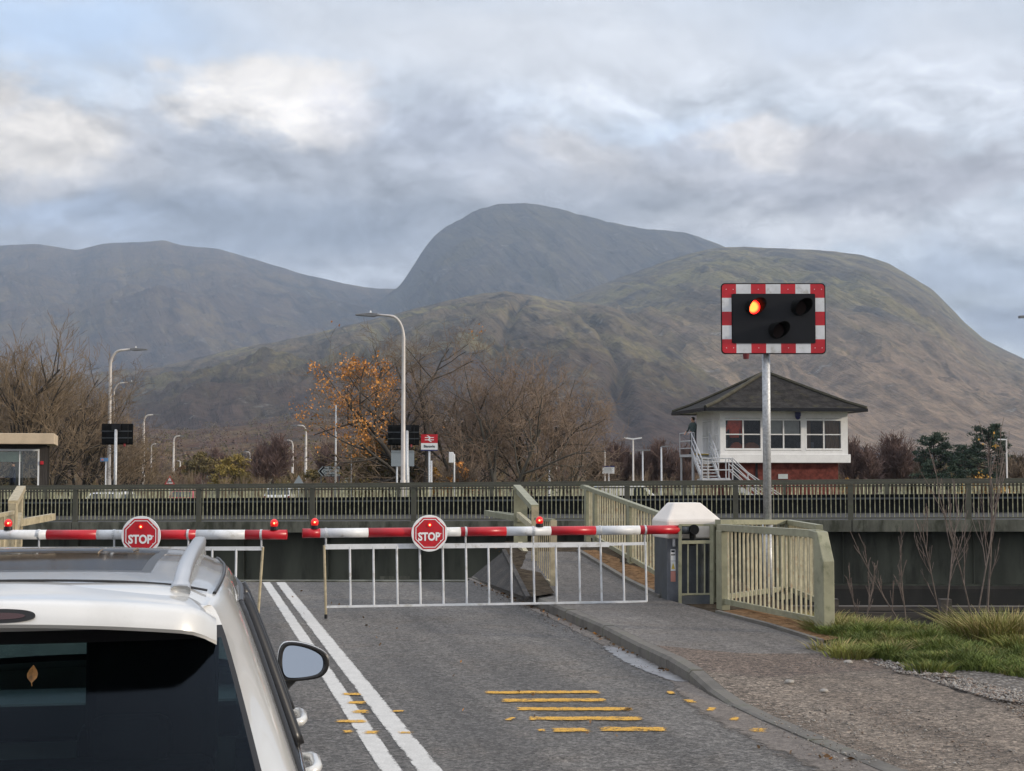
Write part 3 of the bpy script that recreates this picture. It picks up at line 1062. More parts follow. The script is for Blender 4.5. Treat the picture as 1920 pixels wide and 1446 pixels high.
K['stones'] = stones_mat()
px_strip('stone_chippings', [
    [gr(1600, 1240, 0.030), gr(1700, 1225, 0.09)],
    [gr(1622, 1256, 0.022), gr(1800, 1240, 0.09)],
    [gr(1690, 1275, 0.018), gr(1900, 1255, 0.09)],
    [gr(1800, 1302, 0.008), gr(2050, 1270, 0.08)],
    [gr(1880, 1330, 0.0), gr(2200, 1300, 0.07)],
    [gr(1990, 1345, 0.0), gr(2350, 1330, 0.06)],
    [gr(2500, 1352, 0.0), gr(2800, 1336, 0.06)],
    [gr(3000, 1362, 0.0), gr(3300, 1345, 0.06)]], K['stones'], 8)

# the drop between path and road, and the strip of bare soil beyond it
b = MB()
tA, tB, tC = gr(884, 1082, 0.005), Vector((pe_l.x, pe_l.y, pe_l.z)), gr(990, 1122, 0.15)
tD = gr(1003, 1130, 0.13)
b.add([tA, tB, tC, tA.lerp(tC, 0.5)], [(0, 3, 2, 1)])
tag(b.build('wedge_slope', K['wedge']), kind='structure')
b = MB()
b.bar(tB + Vector((0, 0, 0.0)), tC, 0.07, 0.06)
tag(b.build('wedge_kerb', K['wedge']), kind='structure')
b = MB()
b.add([Vector((pe_l.x - 0.0, pe_l.y, pe_l.z + 0.01)), at(1000, 1034, 27.2), at(1010, 1068, 25.4), gr(1040, 1112, 0.172), tC + Vector((0.05, 0, 0.02)), at(965, 1065, 25.4)],
      [(0, 5, 4, 3, 2, 1)])
tag(b.build('soil_strip', K['mud']), kind='structure')
# soil strip and small kerb under the right-hand railings
def path_edge(px, py, z): return gr(px, py, z)
b = MB()
soil_in = [pe_r, at(1130, 1062, 25.6), at(1180, 1092, 23.9), gr(1240, 1121, 0.16)]
soil_out = [p + Vector((0.55, 0.12, 0.03)) for p in soil_in]
soil_out[0] = soil_in[0] + Vector((0.30, 0.2, 0.03))
for i in range(3):
    b.quad(soil_in[i] + Vector((0, 0, 0.02)), soil_in[i + 1] + Vector((0, 0, 0.02)), soil_out[i + 1], soil_out[i])
s2 = [gr(1345, 1148, 0.15), gr(1440, 1172, 0.14), gr(1540, 1203, 0.12)]
for i in range(2):
    b.quad(s2[i] + Vector((0, 0, 0.01)), s2[i + 1] + Vector((0, 0, 0.01)), s2[i + 1] + Vector((0.5, 0.35, 0.02)), s2[i] + Vector((0.5, 0.35, 0.02)))
tag(b.build('soil_edge', K['soil']), kind='structure')
b = MB()
for i in range(3):
    b.bar(soil_in[i] + Vector((0, 0, 0.0)), soil_in[i + 1], 0.08, 0.09)
for i in range(2):
    b.bar(s2[i], s2[i + 1], 0.06, 0.05)
tag(b.build('path_edging', K['kerb']), kind='structure')
# raised ground that carries the end of the path and the railing
b = MB()
prof = [(pe_l.x, 29.8, 0.56), (2.6, 29.8, 0.56), (3.0, 27.2, 0.54), (3.4, 24.2, 0.3), (3.8, 21.5, 0.1), (4.4, 19.2, 0.03)]
inner = [(pe_l.x, pe_l.y, pe_l.z - 0.03), (pe_r.x, pe_r.y, pe_r.z - 0.03), (pe_r.x + 0.1, pe_r.y - 0.6, pe_r.z - 0.06), (gr(1180, 1092, 0.2).x, 23.9, 0.14), (gr(1345, 1148, 0.12).x, gr(1345, 1148, 0.12).y, 0.10), (gr(1540, 1203, 0.08).x, gr(1540, 1203, 0.08).y, 0.05)]
for i in range(len(prof) - 1):
    b.quad(inner[i], inner[i + 1], prof[i + 1], prof[i])
b.mat(1)
for i in range(len(prof) - 1):
    p, q = prof[i], prof[i + 1]
    b.quad((p[0], p[1], -4), (q[0], q[1], -4), q, p)
tag(b.build('abutment', [K['mud'], K['stone_dark']]), kind='structure')


# ---------------------------------------------------------------- painted markings
def paint_mat(name, col, thr=(0.44, 0.54), sc=9, keep=1.0):
    """worn road paint: thin sheet, gone where the noise (and the edge of the stroke) has worn through"""
    m = bpy.data.materials.new(name)
    m.use_nodes = True
    t = NT(m.node_tree)
    b = m.node_tree.nodes['Principled BSDF']
    c = t.n('ShaderNodeTexCoord').outputs['Object']
    at_ = t.n('ShaderNodeAttribute', attribute_name='inner')
    n = t.noise(c, sc, 6, 0.7)
    n2 = t.noise(c, 70, 4, 0.75)
    n3 = t.noise(c, 2.2, 4, 0.6)
    f = t.math('ADD', t.math('ADD', t.math('MULTIPLY', n.outputs['Fac'], 0.34), t.math('MULTIPLY', n2.outputs['Fac'], 0.46)), t.math('MULTIPLY', n3.outputs['Fac'], 0.20))
    f = t.math('ADD', f, t.math('MULTIPLY', t.math('SUBTRACT', at_.outputs['Fac'], 1.0), 0.16))
    al = t.mr(f, thr[0], thr[1], 0.0, keep)
    cc = t.mix(t.mr(n2.outputs['Fac'], 0.3, 0.7), tuple(x * 0.74 for x in col), col)
    cc = t.mix(t.mr(n.outputs['Fac'], 0.35, 0.65, 0.35, 0.0), cc, tuple(x * 0.6 for x in col))
    t.l(cc, b.inputs['Base Color'])
    t.l(al, b.inputs['Alpha'])
    b.inputs['Roughness'].default_value = 0.8
    b.inputs['Specular IOR Level'].default_value = 0.2
    bp = t.n('ShaderNodeBump')
    bp.inputs['Strength'].default_value = 0.5
    bp.inputs['Distance'].default_value = 0.008
    t.l(n2.outputs['Fac'], bp.inputs['Height'])
    t.l(bp.outputs[0], b.inputs['Normal'])
    return m


K['line_white'] = paint_mat('road_paint_white', (0.66, 0.65, 0.62), (0.31, 0.40), 6, 0.96)
K['line_yellow'] = paint_mat('road_paint_yellow', (0.74, 0.42, 0.075), (0.40, 0.50), 11, 0.95)


def markings(name, strokes, mat, z, step):
    """flat strokes (A, B, width); the attribute 'inner' is 1 inside and 0 at the rim"""
    V, F, A_ = [], [], []
    for pA, pB, wd in strokes:
        d = pB - pA
        n = max(3, int(d.length / step))
        d.normalize()
        s_ = Vector((d.y, -d.x, 0))
        o_ = len(V)
        for i in range(n + 1):
            e_ = 0.0 if i in (0, n) else 1.0
            p = pA.lerp(pB, i / n)
            for k, (q, a) in enumerate(((-0.62, 0), (-0.36, 1), (0.36, 1), (0.62, 0))):
                v = p + s_ * q * wd
                V.append((v.x, v.y, z)); A_.append(a * e_)
        for i in range(n):
            for k in range(3):
                F.append((o_ + 4 * i + k, o_ + 4 * i + 4 + k, o_ + 4 * i + 5 + k, o_ + 4 * i + 1 + k))
    o = np_mesh(name, V, F, mat)
    at_ = o.data.attributes.new('inner', 'FLOAT', 'POINT')
    at_.data.foreach_set('value', np.array(A_, dtype=np.float32))
    return tag(o, kind='structure')


for (pa, pb, wd) in (((499, 1092), (734, 1446), 0.115), ((526, 1092), (806, 1446), 0.135)):
    A, B = gr(*pa), gr(*pb)
    d = (A - B).normalized()
    markings('road_line', [(A, B - d * 12, wd)], K['line_white'], 0.004, 0.1)
bars = [((903, 1300), (1128, 1299), 5), ((937, 1315), (1140, 1314), 6), ((967, 1331), (1190, 1331), 6), ((985, 1349), (1205, 1349), 7), ((1030, 1371), (1110, 1370), 7), ((1116, 1369), (1256, 1369), 8),
        ((638, 1303), (682, 1303), 4), ((645, 1319), (690, 1319), 5), ((655, 1336), (697, 1336), 6), ((624, 1354), (692, 1354), 5), ((637, 1374), (668, 1373), 5), ((676, 1375), (716, 1375), 6),
        ((1248, 1300), (1268, 1300), 5), ((1278, 1316), (1308, 1316), 6), ((1324, 1331), (1344, 1332), 6), ((1366, 1349), (1388, 1350), 7), ((1400, 1370), (1443, 1371), 8), ((949, 1349), (965, 1350), 6), ((1004, 1371), (1026, 1371), 4),
        ((1168, 1331), (1186, 1332), 6), ((728, 1335), (764, 1335), 3), ((740, 1376), (780, 1375), 4)]
markings('road_marking', [(gr(*a_), gr(*c_), hpx * gr(*a_).y ** 2 / (FPX * H) * 0.98) for a_, c_, hpx in bars], K['line_yellow'], 0.009, 0.05)
# damp streak against the kerb
K['wet'] = M('damp_asphalt', (0.20, 0.20, 0.205), 0.30, var=0.25, scale=5, spec=0.6)
wet_rows = [(1120, 1205, 1135, 1205), (1140, 1219, 1172, 1219), (1160, 1234, 1202, 1235), (1190, 1250, 1236, 1252), (1222, 1263, 1262, 1266), (1262, 1276, 1292, 1280), (1290, 1284, 1312, 1289)]
grid, inn = [], []
for i in range(len(wet_rows) - 1):
    for k in range(4):
        a, c = wet_rows[i], wet_rows[i + 1]
        q = [a[j] + (c[j] - a[j]) * k / 4 for j in range(4)]
        p0, p1 = gr(q[0] - 14, q[1]), gr(q[2] + 4, q[3])
        row = [p0.lerp(p1, f) for f in (0, 0.3, 0.65, 1.0)]
        for p in row: p.z = 0.008
        e_ = min(1.0, (i * 4 + k) / 4, (4 * (len(wet_rows) - 1) - 1 - i * 4 - k) / 4)
        grid.append(row); inn.append([0.0, 0.85 * e_, 0.95 * e_, 0.5 * e_])
faded_sheet('damp_patch', grid, inn, add_fade(K['wet'], 9.0, 1.2))
# ---------------------------------------------------------------- swing bridge, swung open across the view
BL, BR = gx(0, 48.0), gx(1920, 42.4)
bd = Vector((BR.x - BL.x, BR.y - BL.y, 0))
BLEN = bd.length
bd.normalize()
bn = Vector((-bd.y, bd.x, 0))                  # away from the viewer
ZL = H - (979 - HOR) * 48.0 / FPX
ZR = H - (974 - HOR) * 42.4 / FPX


def BP(s, off=0.0, h=0.0):
    z = ZL + (ZR - ZL) * s / BLEN
    p = Vector((BL.x, BL.y, 0)) + bd * s + bn * off
    return Vector((p.x, p.y, z + h))


def s_of(px, off=0.0):
    p = on(px, 940, BP(0, off), BP(10, off))
    return (Vector((p.x, p.y, 0)) - Vector((BL.x, BL.y, 0))).dot(bd)


S0, S1 = -14.0, BLEN + 13.0
bridge = thing('swing_bridge', BP(BLEN * 0.4, 3.5, -1.9), 'long steel swing bridge across the view, baluster railings above a dark green girder', 'bridge')
# deck: slab, edge beam, walkway
b = MB()
b.bar(BP(S0, 3.7, -0.10), BP(S1, 3.7, -0.10), 7.2, 0.18)
b.build('deck', K['deck'], bridge)
b = MB()
js = [s_of(x) for x in (-420, -150, 135, 583, 1030, 1379, 1597, 1960, 2200)]
js = [S0] + [s for s in js if S0 < s < S1] + [S1]
for a_, c_ in zip(js[:-1], js[1:]):
    b.bar(BP(a_ + 0.012, 0.15, -0.165), BP(c_ - 0.012, 0.15, -0.165), 0.3, 0.33)
b.build('edge_beam', K['conc_beam'], bridge)
gb = MB()
G0, G1 = -0.34, -1.86
gb.bar(BP(S0, 0.75, (G0 + G1) / 2), BP(S1, 0.75, (G0 + G1) / 2), 0.03, G0 - G1)
gb.bar(BP(S0, 0.75, G1), BP(S1, 0.75, G1), 0.42, 0.045)
for px in (-200, -60, 150, 300, 460, 617, 790, 950, 1110, 1250, 1420, 1580, 1824, 2000, 2200):
    gb.bar(BP(s_of(px, 0.7), 0.66, G0), BP(s_of(px, 0.7), 0.66, G1 + 0.02), 0.16, 0.025, up=bd)
gb.bar(BP(S0, 6.6, (G0 + G1) / 2), BP(S1, 6.6, (G0 + G1) / 2), 0.03, G0 - G1)
gb.build('girder', K['girder'], bridge)
b = MB()
b.bar(BP(S0, 3.7, -1.0), BP(S1, 3.7, -1.0), 5.6, 0.3)
b.build('underdeck', K['black_dull'], bridge)
# maker's plate low on the girder face
b = MB()
pl0, pl1 = on(712, 1086, BP(0, 0.72), BP(10, 0.72)), on(768, 1086, BP(0, 0.72), BP(10, 0.72))
b.bar(pl0 + Vector((0, 0, 0.04)), pl1 + Vector((0, 0, 0.04)), 0.01, 0.10)
b.build('plate', K['conc_beam'], bridge)
# far upstand: plate girder beyond the roadway, deep shade put into its black
b = MB()
b.bar(BP(S0, 7.0, 0.28), BP(S1, 7.0, 0.28), 0.22, 0.56)
b.bar(BP(S0, 7.0, 0.58), BP(S1, 7.0, 0.58), 0.32, 0.05)
for k in range(18):
    s_ = S0 + 1.5 + k * 3.2
    b.bar(BP(s_, 6.82, 0.0), BP(s_, 6.82, 0.54), 0.02, 0.14, up=bd)
b.build('upstand_girder', K['black_dull'], bridge)
b = MB()
b.bar(BP(S0, 6.83, 0.47), BP(S1, 6.83, 0.47), 0.06, 0.06)
b.build('upstand_rail', K['dark_grey'], bridge)
# the near railing
HR = 1.08
posts = [-420, -300, -110, 138, 370, 583, 774, 967, 1175, 1379, 1595, 1817, 2040, 2250]
ps = [s for s in (s_of(x) for x in posts) if S0 < s < S1]
b = MB()
b.bar(BP(S0, 0.12, HR - 0.035), BP(S1, 0.12, HR - 0.035), 0.11, 0.075)
b.bar(BP(S0, 0.12, HR - 0.12), BP(S1, 0.12, HR - 0.12), 0.05, 0.035)
b.bar(BP(S0, 0.12, 0.055), BP(S1, 0.12, 0.055), 0.05, 0.035)
nr = b.build('railing', K['bridge_rail'], bridge)
for s_ in ps:
    b = MB()
    b.bar(BP(s_, 0.12, 0.0), BP(s_, 0.12, HR - 0.075), 0.15, 0.07, up=bn)
    b.build('post', K['bridge_rail'], nr)
for a_, c_ in zip([S0] + ps, ps + [S1]):
    if c_ - a_ < 0.5:
        continue
    b = MB()
    n = max(2, int((c_ - a_ - 0.2) / 0.128))
    for k in range(n):
        s_ = a_ + 0.14 + (c_ - a_ - 0.28) * k / (n - 1)
        b.bar(BP(s_, 0.12, 0.07), BP(s_, 0.12, HR - 0.137), 0.022, 0.022, up=bn)
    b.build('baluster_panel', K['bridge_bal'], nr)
# the far railing, standing on the upstand
b = MB()
HF = 1.10
b.bar(BP(S0, 7.0, HF - 0.04), BP(S1, 7.0, HF - 0.04), 0.12, 0.08)
fr = b.build('railing', K['bridge_rail'], bridge)
fps = [S0 + 2.0 + 3.3 * k for k in range(18) if S0 + 2.0 + 3.3 * k < S1]
for s_ in fps:
    b = MB()
    b.bar(BP(s_, 7.0, 0.605), BP(s_, 7.0, HF - 0.08), 0.12, 0.07, up=bn)
    b.build('post', K['bridge_rail'], fr)
for a_, c_ in zip([S0] + fps, fps + [S1]):
    b = MB()
    n = max(2, int((c_ - a_ - 0.2) / 0.118))
    for k in range(n):
        s_ = a_ + 0.12 + (c_ - a_ - 0.24) * k / (n - 1)
        b.bar(BP(s_, 7.0, 0.605), BP(s_, 7.0, HF - 0.08), 0.042 if (k % 3) else 0.03, 0.03, up=bn)
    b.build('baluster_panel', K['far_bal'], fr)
# pier under the turning point and the timber fender in the water
pier = MB()
pier.box((BP(11, 3.6).x, BP(11, 3.6).y, -2.6), (5.0, 4.2, 1.9), math.atan2(bd.y, bd.x))
pier.box((BP(11, 3.6).x, BP(11, 3.6).y, -1.63), (3.6, 3.0, 0.10), math.atan2(bd.y, bd.x))
tag(pier.build('bridge_pier', K['stone_dark']), 'dark stone pier standing in the water beneath the swing bridge girder', 'pier')
fender = thing('timber_fender', (14, 38, WATER_Z), 'long weathered timber fender standing in the water below the bridge', 'fender')
b = MB()
b.bar((4.5, 37.2, -1.40), (40, 36.5, -1.40), 0.35, 0.10)
b.bar((4.5, 37.0, -1.65), (40, 36.3, -1.65), 0.12, 0.34)
b.bar((4.5, 37.0, -2.08), (40, 36.3, -2.08), 0.12, 0.34)
b.build('plank_wall', K['timber'], fender)
for k in range(13):
    b = MB()
    x = 5.0 + 2.7 * k
    b.box((x, 36.9 - 0.02 * (x - 4.5) - 0.05, -2.1), (0.26, 0.26, 1.9))
    b.build('pile', K['timber'], fender)

# ---------------------------------------------------------------- railings along the footpath
def lerp_rail(name, A, B, hA, hB, label, group=None, rail=K['green_rail'], bal=K['pale_rail'], step=0.105, posts=(0.0, 1.0), pw=0.16, pt=0.05, botA=0.10, botB=0.10, railw=0.09, railh=0.07, endcap=False, bw=0.02, extra=None):
    """A, B: base points; top rail at hA, hB above them"""
    t = thing(name, A, label, 'railing', group)
    d = B - A
    dh = Vector((d.x, d.y, 0)).normalized()
    b = MB()
    b.bar(A + Vector((0, 0, hA)), B + Vector((0, 0, hB)), railw, railh)
    b.build('top_rail', rail, t)
    b = MB()
    b.bar(A + Vector((0, 0, botA)), B + Vector((0, 0, botB)), 0.05, 0.07)
    b.build('bottom_rail', rail, t)
    for f in posts:
        p = A.lerp(B, f)
        h = hA + (hB - hA) * f
        b = MB()
        b.bar(p + Vector((0, 0, -0.06)), p + Vector((0, 0, h - railh / 2)), pw, pt, up=Vector((-dh.y, dh.x, 0)))
        b.build('post', rail, t, bevel=0.006)
    n = int(d.length / step)
    b = MB()
    for k in range(1, n):
        f = k / n
        if any(abs(f - q) * d.length < pw * 0.6 for q in posts):
            continue
        p = A.lerp(B, f)
        b.bar(p + Vector((0, 0, botA + (botB - botA) * f + 0.035)), p + Vector((0, 0, hA + (hB - hA) * f - railh / 2)), bw, bw, up=Vector((-dh.y, dh.x, 0)))
    b.build('baluster_panel', bal, t)
    return t


def z_at(px, py, Y):
    return at(px, py, Y).z


# right-hand railing, far length
ra = Vector((at(1098, 1015, 30.0).x, 30.0, 0.60))
rb = Vector((at(1250, 1090, 23.3).x, 23.3, z_at(1250, 1092, 23.3)))
far_rail = lerp_rail('path_railing', ra, rb, z_at(1098, 914, 30.0) - ra.z, z_at(1250, 969, 23.3) - rb.z,
                     'pale green railing rising from behind the white topped cabinet to the end of the footpath', posts=(0.03, 0.16, 0.62), pw=0.2, pt=0.1, botA=0.14, botB=0.05, step=0.215, bw=0.026)
b = MB()
e0 = Vector((at(1093, 912, 30.3).x, 30.3, 0))
b.bar(Vector((e0.x, 30.35, z_at(1093, 913, 30.35))), Vector((ra.x + 0.03, 30.0, z_at(1100, 914, 30.0))), 0.1, 0.08)
b.build('end_rail', K['green_rail'], far_rail)
# right-hand railing, near length
rc = Vector((at(1352, 1140, 20.6).x, 20.6, z_at(1352, 1140, 20.6)))
rd = Vector((at(1548, 1172, 17.4).x, 17.4, z_at(1548, 1174, 17.4)))
hC, hD = z_at(1352, 989, 20.6) - rc.z, z_at(1535, 1001, 17.6) - rd.z
near_rail = lerp_rail('path_railing', rc, rd - (rd - rc).normalized() * 0.12, hC, hD + 0.005, 'near pale green railing with a chamfered end post beside the grass', posts=(0.025,), pw=0.2, pt=0.12, step=0.132,
                      botA=z_at(1352, 1126, 20.6) - rc.z, botB=z_at(1530, 1166, 17.6) - rd.z + 0.02, railw=0.10, railh=0.085, bw=0.021)
dd = (rd - rc); dd.z = 0; dd.normalize()
nn = Vector((-dd.y, dd.x, 0))
b = MB()
b.prism([(-0.16, -0.08), (0.10, -0.08), (0.10, hD - 0.30), (-0.06, hD + 0.03), (-0.30, hD + 0.045), (-0.30, hD - 0.045), (-0.16, hD - 0.06)], rd, dd, (0, 0, 1), nn, -0.07, 0.07)
b.build('end_post', K['green_rail'], near_rail, bevel=0.01)
# rear return of that railing, behind the signal pole
re0 = Vector((at(1346, 978, 21.2).x, 21.2, 0.10)); re1 = Vector((at(1440, 979, 22.6).x + 0.35, 22.9, 0.10)); re2 = Vector((at(1537, 988, 20.8).x, 20.8, 0.08))
tz = lambda px, py, Y: z_at(px, py, Y)
lerp_rail('return_railing', re1, re2, tz(1440, 979, 22.9) - 0.10, tz(1537, 989, 20.8) - 0.08, 'short green railing behind the foot of the signal pole', posts=(0.02, 0.98), pw=0.09, step=0.12)
lerp_rail('return_railing', re0, re1, tz(1346, 979, 21.2) - 0.10, tz(1440, 979, 22.9) - 0.10, 'green railing between the white cabinet cap and the signal pole', posts=(0.02, 0.9), pw=0.09, step=0.12)

# left of the path: stepped railing with a tapered arm towards the bridge
lt = thing('gate_railing', at(1000, 1070, 25.6), 'weathered green stepped railing with diagonal braces left of the footpath', 'railing')
b = MB()
q0, q1 = at(969, 914, 29.5), at(1003, 952, 26.2)
b.bar(q0, q1, 0.14, 0.10)
b.build('top_rail', K['green_rail'], lt)
b = MB()
b.bar(at(976, 916, 29.0), Vector((at(976, 960, 29.0).x, 29.0, 0.0)), 0.26, 0.10, up=(0, 1, 0))
b.build('post', K['green_rail'], lt)
b = MB()
b.bar(at(1003, 950, 26.2), Vector((at(1003, 960, 26.2).x, 26.2, 0.2)), 0.12, 0.10, up=(0, 1, 0))
b.build('post', K['tan_rail'], lt)
b = MB()
b.bar(at(972, 965, 28.6), at(999, 988, 26.6), 0.07, 0.10)
b.bar(at(975, 1022, 28.2), at(1000, 1062, 26.3), 0.08, 0.12)
b.build('brace', K['pale_rail'], lt)
b = MB()
b.bar(at(912, 962, 31.5), at(975, 973, 28.9), 0.10, 0.11)
b.bar(at(930, 961, 30.8), at(975, 967, 29.2), 0.06, 0.05)
b.build('arm', K['green_rail'], lt)
pA, pB = at(1005, 973, 25.9), at(1038, 976, 23.6)
b = MB()
b.bar(pA, pB, 0.06, 0.05)
b.build('panel_rail', K['green_rail'], lt)
b = MB()
bA, bB = at(1005, 1076, 25.9), at(1035, 1094, 23.7)
for k in range(1, 9):
    f = k / 9
    b.bar(pA.lerp(pB, f), Vector((pA.lerp(pB, f).x, pA.lerp(pB, f).y, bA.z + (bB.z - bA.z) * f)), 0.017, 0.017, up=(0, 1, 0))
b.bar(bA, bB, 0.05, 0.05)
b.build('baluster_panel', K['tan_rail'], lt)
b = MB()
b.bar(pB, Vector((pB.x, pB.y, 0.12)), 0.10, 0.10, up=(0, 1, 0))
b.build('post', K['tan_rail'], lt)

# its twin on the far left
ll = thing('gate_railing', Vector((at(20, 1020, 26).x, 26, 0.0)), 'weathered tan gate railing with a tapered arm at the left edge, behind the barrier', 'railing')
b = MB()
b.bar(at(40, 916, 29.0), at(24, 944, 26.0), 0.16, 0.10)
b.build('top_rail', K['tan_rail'], ll)
b = MB()
b.bar(at(38, 918, 28.8), Vector((at(36, 960, 28.8).x, 28.8, 0.0)), 0.10, 0.10, up=(0, 1, 0))
b.build('post', K['tan_rail'], ll)
b = MB()
b.bar(at(25, 944, 26.0), Vector((at(22, 960, 26.0).x, 26.0, 0.0)), 0.13, 0.12, up=(0, 1, 0))
b.build('post', K['tan_rail'], ll)
b = MB()
b.bar(at(34, 981, 28.4), at(99, 969, 30.5), 0.11, 0.13)
b.build('arm', K['tan_rail'], ll)
b = MB()
b.bar(at(38, 966, 28.6), at(29, 1000, 26.2), 0.07, 0.1)
b.build('brace', K['tan_rail'], ll)
pA, pB = at(24, 961, 25.8), at(-14, 969, 23.2)
b = MB()
b.bar(pA, pB, 0.06, 0.06)
b.build('panel_rail', K['tan_rail'], ll)
b = MB()
for k in range(0, 14):
    f = k / 14
    b.bar(pA.lerp(pB, f), Vector((pA.lerp(pB, f).x, pA.lerp(pB, f).y, 0.15)), 0.03, 0.03, up=(0, 1, 0))
b.build('baluster_panel', K['tan_rail'], ll)
b = MB()
b.bar(at(3, 966, 24.4), Vector((at(3, 966, 24.4).x, 24.4, 0.0)), 0.11, 0.11, up=(0, 1, 0))
b.build('post', K['tan_rail'], ll)

# ---------------------------------------------------------------- barriers
def boom_tube(b, A, B, cuts, r=0.062, n=16):
    """cuts: list of (fraction, material index) starting at A"""
    fr_ = [c[0] for c in cuts] + [1.0]
    for i, (f, mi) in enumerate(cuts):
        b.mat(mi).tube([A.lerp(B, f), A.lerp(B, fr_[i + 1])], r, n, caps=True)


def stop_sign(parent, c, X, rad):
    """round white plate, red octagon with a white keyline, STOP and a small lit lamp"""
    X = Vector(X).normalized()
    Y = Vector((0, 0, 1))
    Z = X.cross(Y)                       # towards the viewer
    n = 48
    b = MB()
    b.prism([(rad * math.cos(2 * PI * k / n), rad * math.sin(2 * PI * k / n)) for k in range(n)], c, X, Y, Z, -0.012, 0.008)
    sg = b.build('stop_sign', K['sign_white'], parent, bevel=0.003)
    def octo(r):
        return [(r * math.cos(PI / 8 + k * PI / 4), r * math.sin(PI / 8 + k * PI / 4)) for k in range(8)]
    b = MB()
    b.prism(octo(rad * 0.93), c, X, Y, Z, 0.0085, 0.0105)
    b.build('panel', K['red_paint'], sg)
    b = MB()
    o1, o2 = octo(rad * 0.845), octo(rad * 0.80)
    P_ = lambda q: Vector(c) + X * q[0] + Y * q[1] + Z * 0.0130
    for k in range(8):
        b.quad(P_(o1[k]), P_(o1[(k + 1) % 8]), P_(o2[(k + 1) % 8]), P_(o2[k]))
    b.build('border', K['sign_white'], sg)
    put_text('STOP', rad * 0.60, Vector(c) + Z * 0.0130 - Y * rad * 0.20 - X * rad * 0.03, X, Y, K['sign_white'], sg, bold=rad * 0.022, sx=0.84)
    b = MB()
    lc = Vector(c) + Y * rad * 0.46 + Z * 0.012
    b.prism([(0.03 * math.cos(2 * PI * k / 14), 0.03 * math.sin(2 * PI * k / 14)) for k in range(14)], lc, X, Y, Z, 0, 0.012)
    l_ = b.build('lamp', K['red_lamp'], sg)
    b = MB()
    b.prism([(0.012 * math.cos(2 * PI * k / 10), 0.012 * math.sin(2 * PI * k / 10)) for k in range(10)], lc, X, Y, Z, 0.0125, 0.016)
    b.build('glow_spot', K['red_led'], l_)
    b = MB()
    for sx_, sy_ in ((0.62, -0.02), (0.62, -0.42), (-0.62, -0.02), (-0.62, -0.42), (0.55, 0.56), (-0.55, 0.56)):
        q = Vector(c) + X * rad * sx_ + Y * rad * sy_
        b.prism([(0.008 * math.cos(2 * PI * k / 8), 0.008 * math.sin(2 * PI * k / 8)) for k in range(8)], q, X, Y, Z, 0.0108, 0.015)
    b.build('bolt', K['sign_white'], sg)
    return sg


def boom_lamp(parent, p, X):
    b = MB()
    b.tube([p, p + Vector((0, 0, 0.045))], [0.055, 0.05], 14)
    base = b.build('warning_lamp', K['black'], parent)
    b = MB()
    b.sphere(p + Vector((0, 0, 0.085)), 0.052, 14, 8, (1, 1, 1.15))
    ln = b.build('lens', K['red_lamp'], base, smooth=True)
    b = MB()
    f = (CAM - p); f.z = 0; f.normalize()
    b.sphere(p + Vector((0, 0, 0.09)) + f * 0.052, 0.012, 10, 6)
    b.build('bulb', K['red_led'], ln, smooth=True)


BZ = H - 123 * 20.1 / FPX
TIP, PIV = at(567, 1000, 20.1), at(1296, 993, 21.25)
def onr(px, py=1000): return on(px, py, TIP, PIV)
def fr_of(px):
    p = onr(px)
    return (Vector((p.x - TIP.x, p.y - TIP.y, 0))).length / (Vector((PIV.x - TIP.x, PIV.y - TIP.y, 0))).length


bar_r = thing('road_barrier', Vector((PIV.x, PIV.y + 0.2, 0.13)), 'red and white barrier across the right lane, its cabinet topped by a white cap', 'barrier', 'lowered road barriers')
b = MB()
boom_tube(b, TIP, PIV, [(0, 1), (fr_of(600), 0), (fr_of(690), 1), (fr_of(800), 0), (fr_of(863), 1), (fr_of(948.5), 0), (fr_of(1032), 1), (fr_of(1116), 0), (fr_of(1199), 1), (fr_of(1272), 2)])
boom_r = b.build('boom', [K['white_paint'], K['red_paint'], K['dark_grey']], bar_r, smooth=False)
boom_r.data.polygons.foreach_set('use_smooth', [len(p.vertices) == 4 for p in boom_r.data.polygons])
Xr = (PIV - TIP); Xr.z = 0; Xr.normalize()
Nr = Xr.cross(Vector((0, 0, 1)))                       # towards the viewer
boff = lambda px: TIP.lerp(PIV, fr_of(px))
# hinge ball at the cabinet
b = MB()
b.tube([PIV + Xr * 0.02 - Nr * 0.08, PIV + Xr * 0.02 + Nr * 0.08], 0.072, 18)
b.tube([PIV + Xr * 0.02, PIV + Xr * 0.02 - Vector((0, 0, 0.22))], 0.045, 10)
b.build('hinge', K['black_dull'], bar_r, bevel=0.006)
# collars and hangers, skirt
skz0, skz1 = H - (1026 - HOR) * 20.1 / FPX, H - (1136 - HOR) * 20.1 / FPX
sk_l, sk_r = boff(611), boff(1210)
zt_l, zt_r = on(611, 1025.5, TIP, PIV).z, on(1140, 1021, TIP, PIV).z
zb_l, zb_r = on(611, 1138, TIP, PIV).z, on(1212, 1128, TIP, PIV).z
fskirt = lambda px: (fr_of(px) - fr_of(611)) / (fr_of(1210) - fr_of(611))
for px in (611, 873, 1000, 1125, 1209):
    p = boff(px)
    b = MB()
    b.tube([p - Xr * 0.014, p + Xr * 0.014], 0.068, 16)
    b.tube([p, Vector((p.x, p.y, zt_l + (zt_r - zt_l) * fskirt(px)))], 0.013, 8)
    b.build('hanger', K['galv'], bar_r)
b = MB()
PS = lambda px, z: Vector((boff(px).x, boff(px).y, z))
b.bar(PS(609, zt_l), PS(1142, zt_r), 0.02, 0.066)
b.bar(PS(1140, zt_r + 0.004), PS(1212, zt_r + 0.006), 0.014, 0.04)
b.bar(PS(611, zb_l), PS(1212, zb_r), 0.025, 0.028)
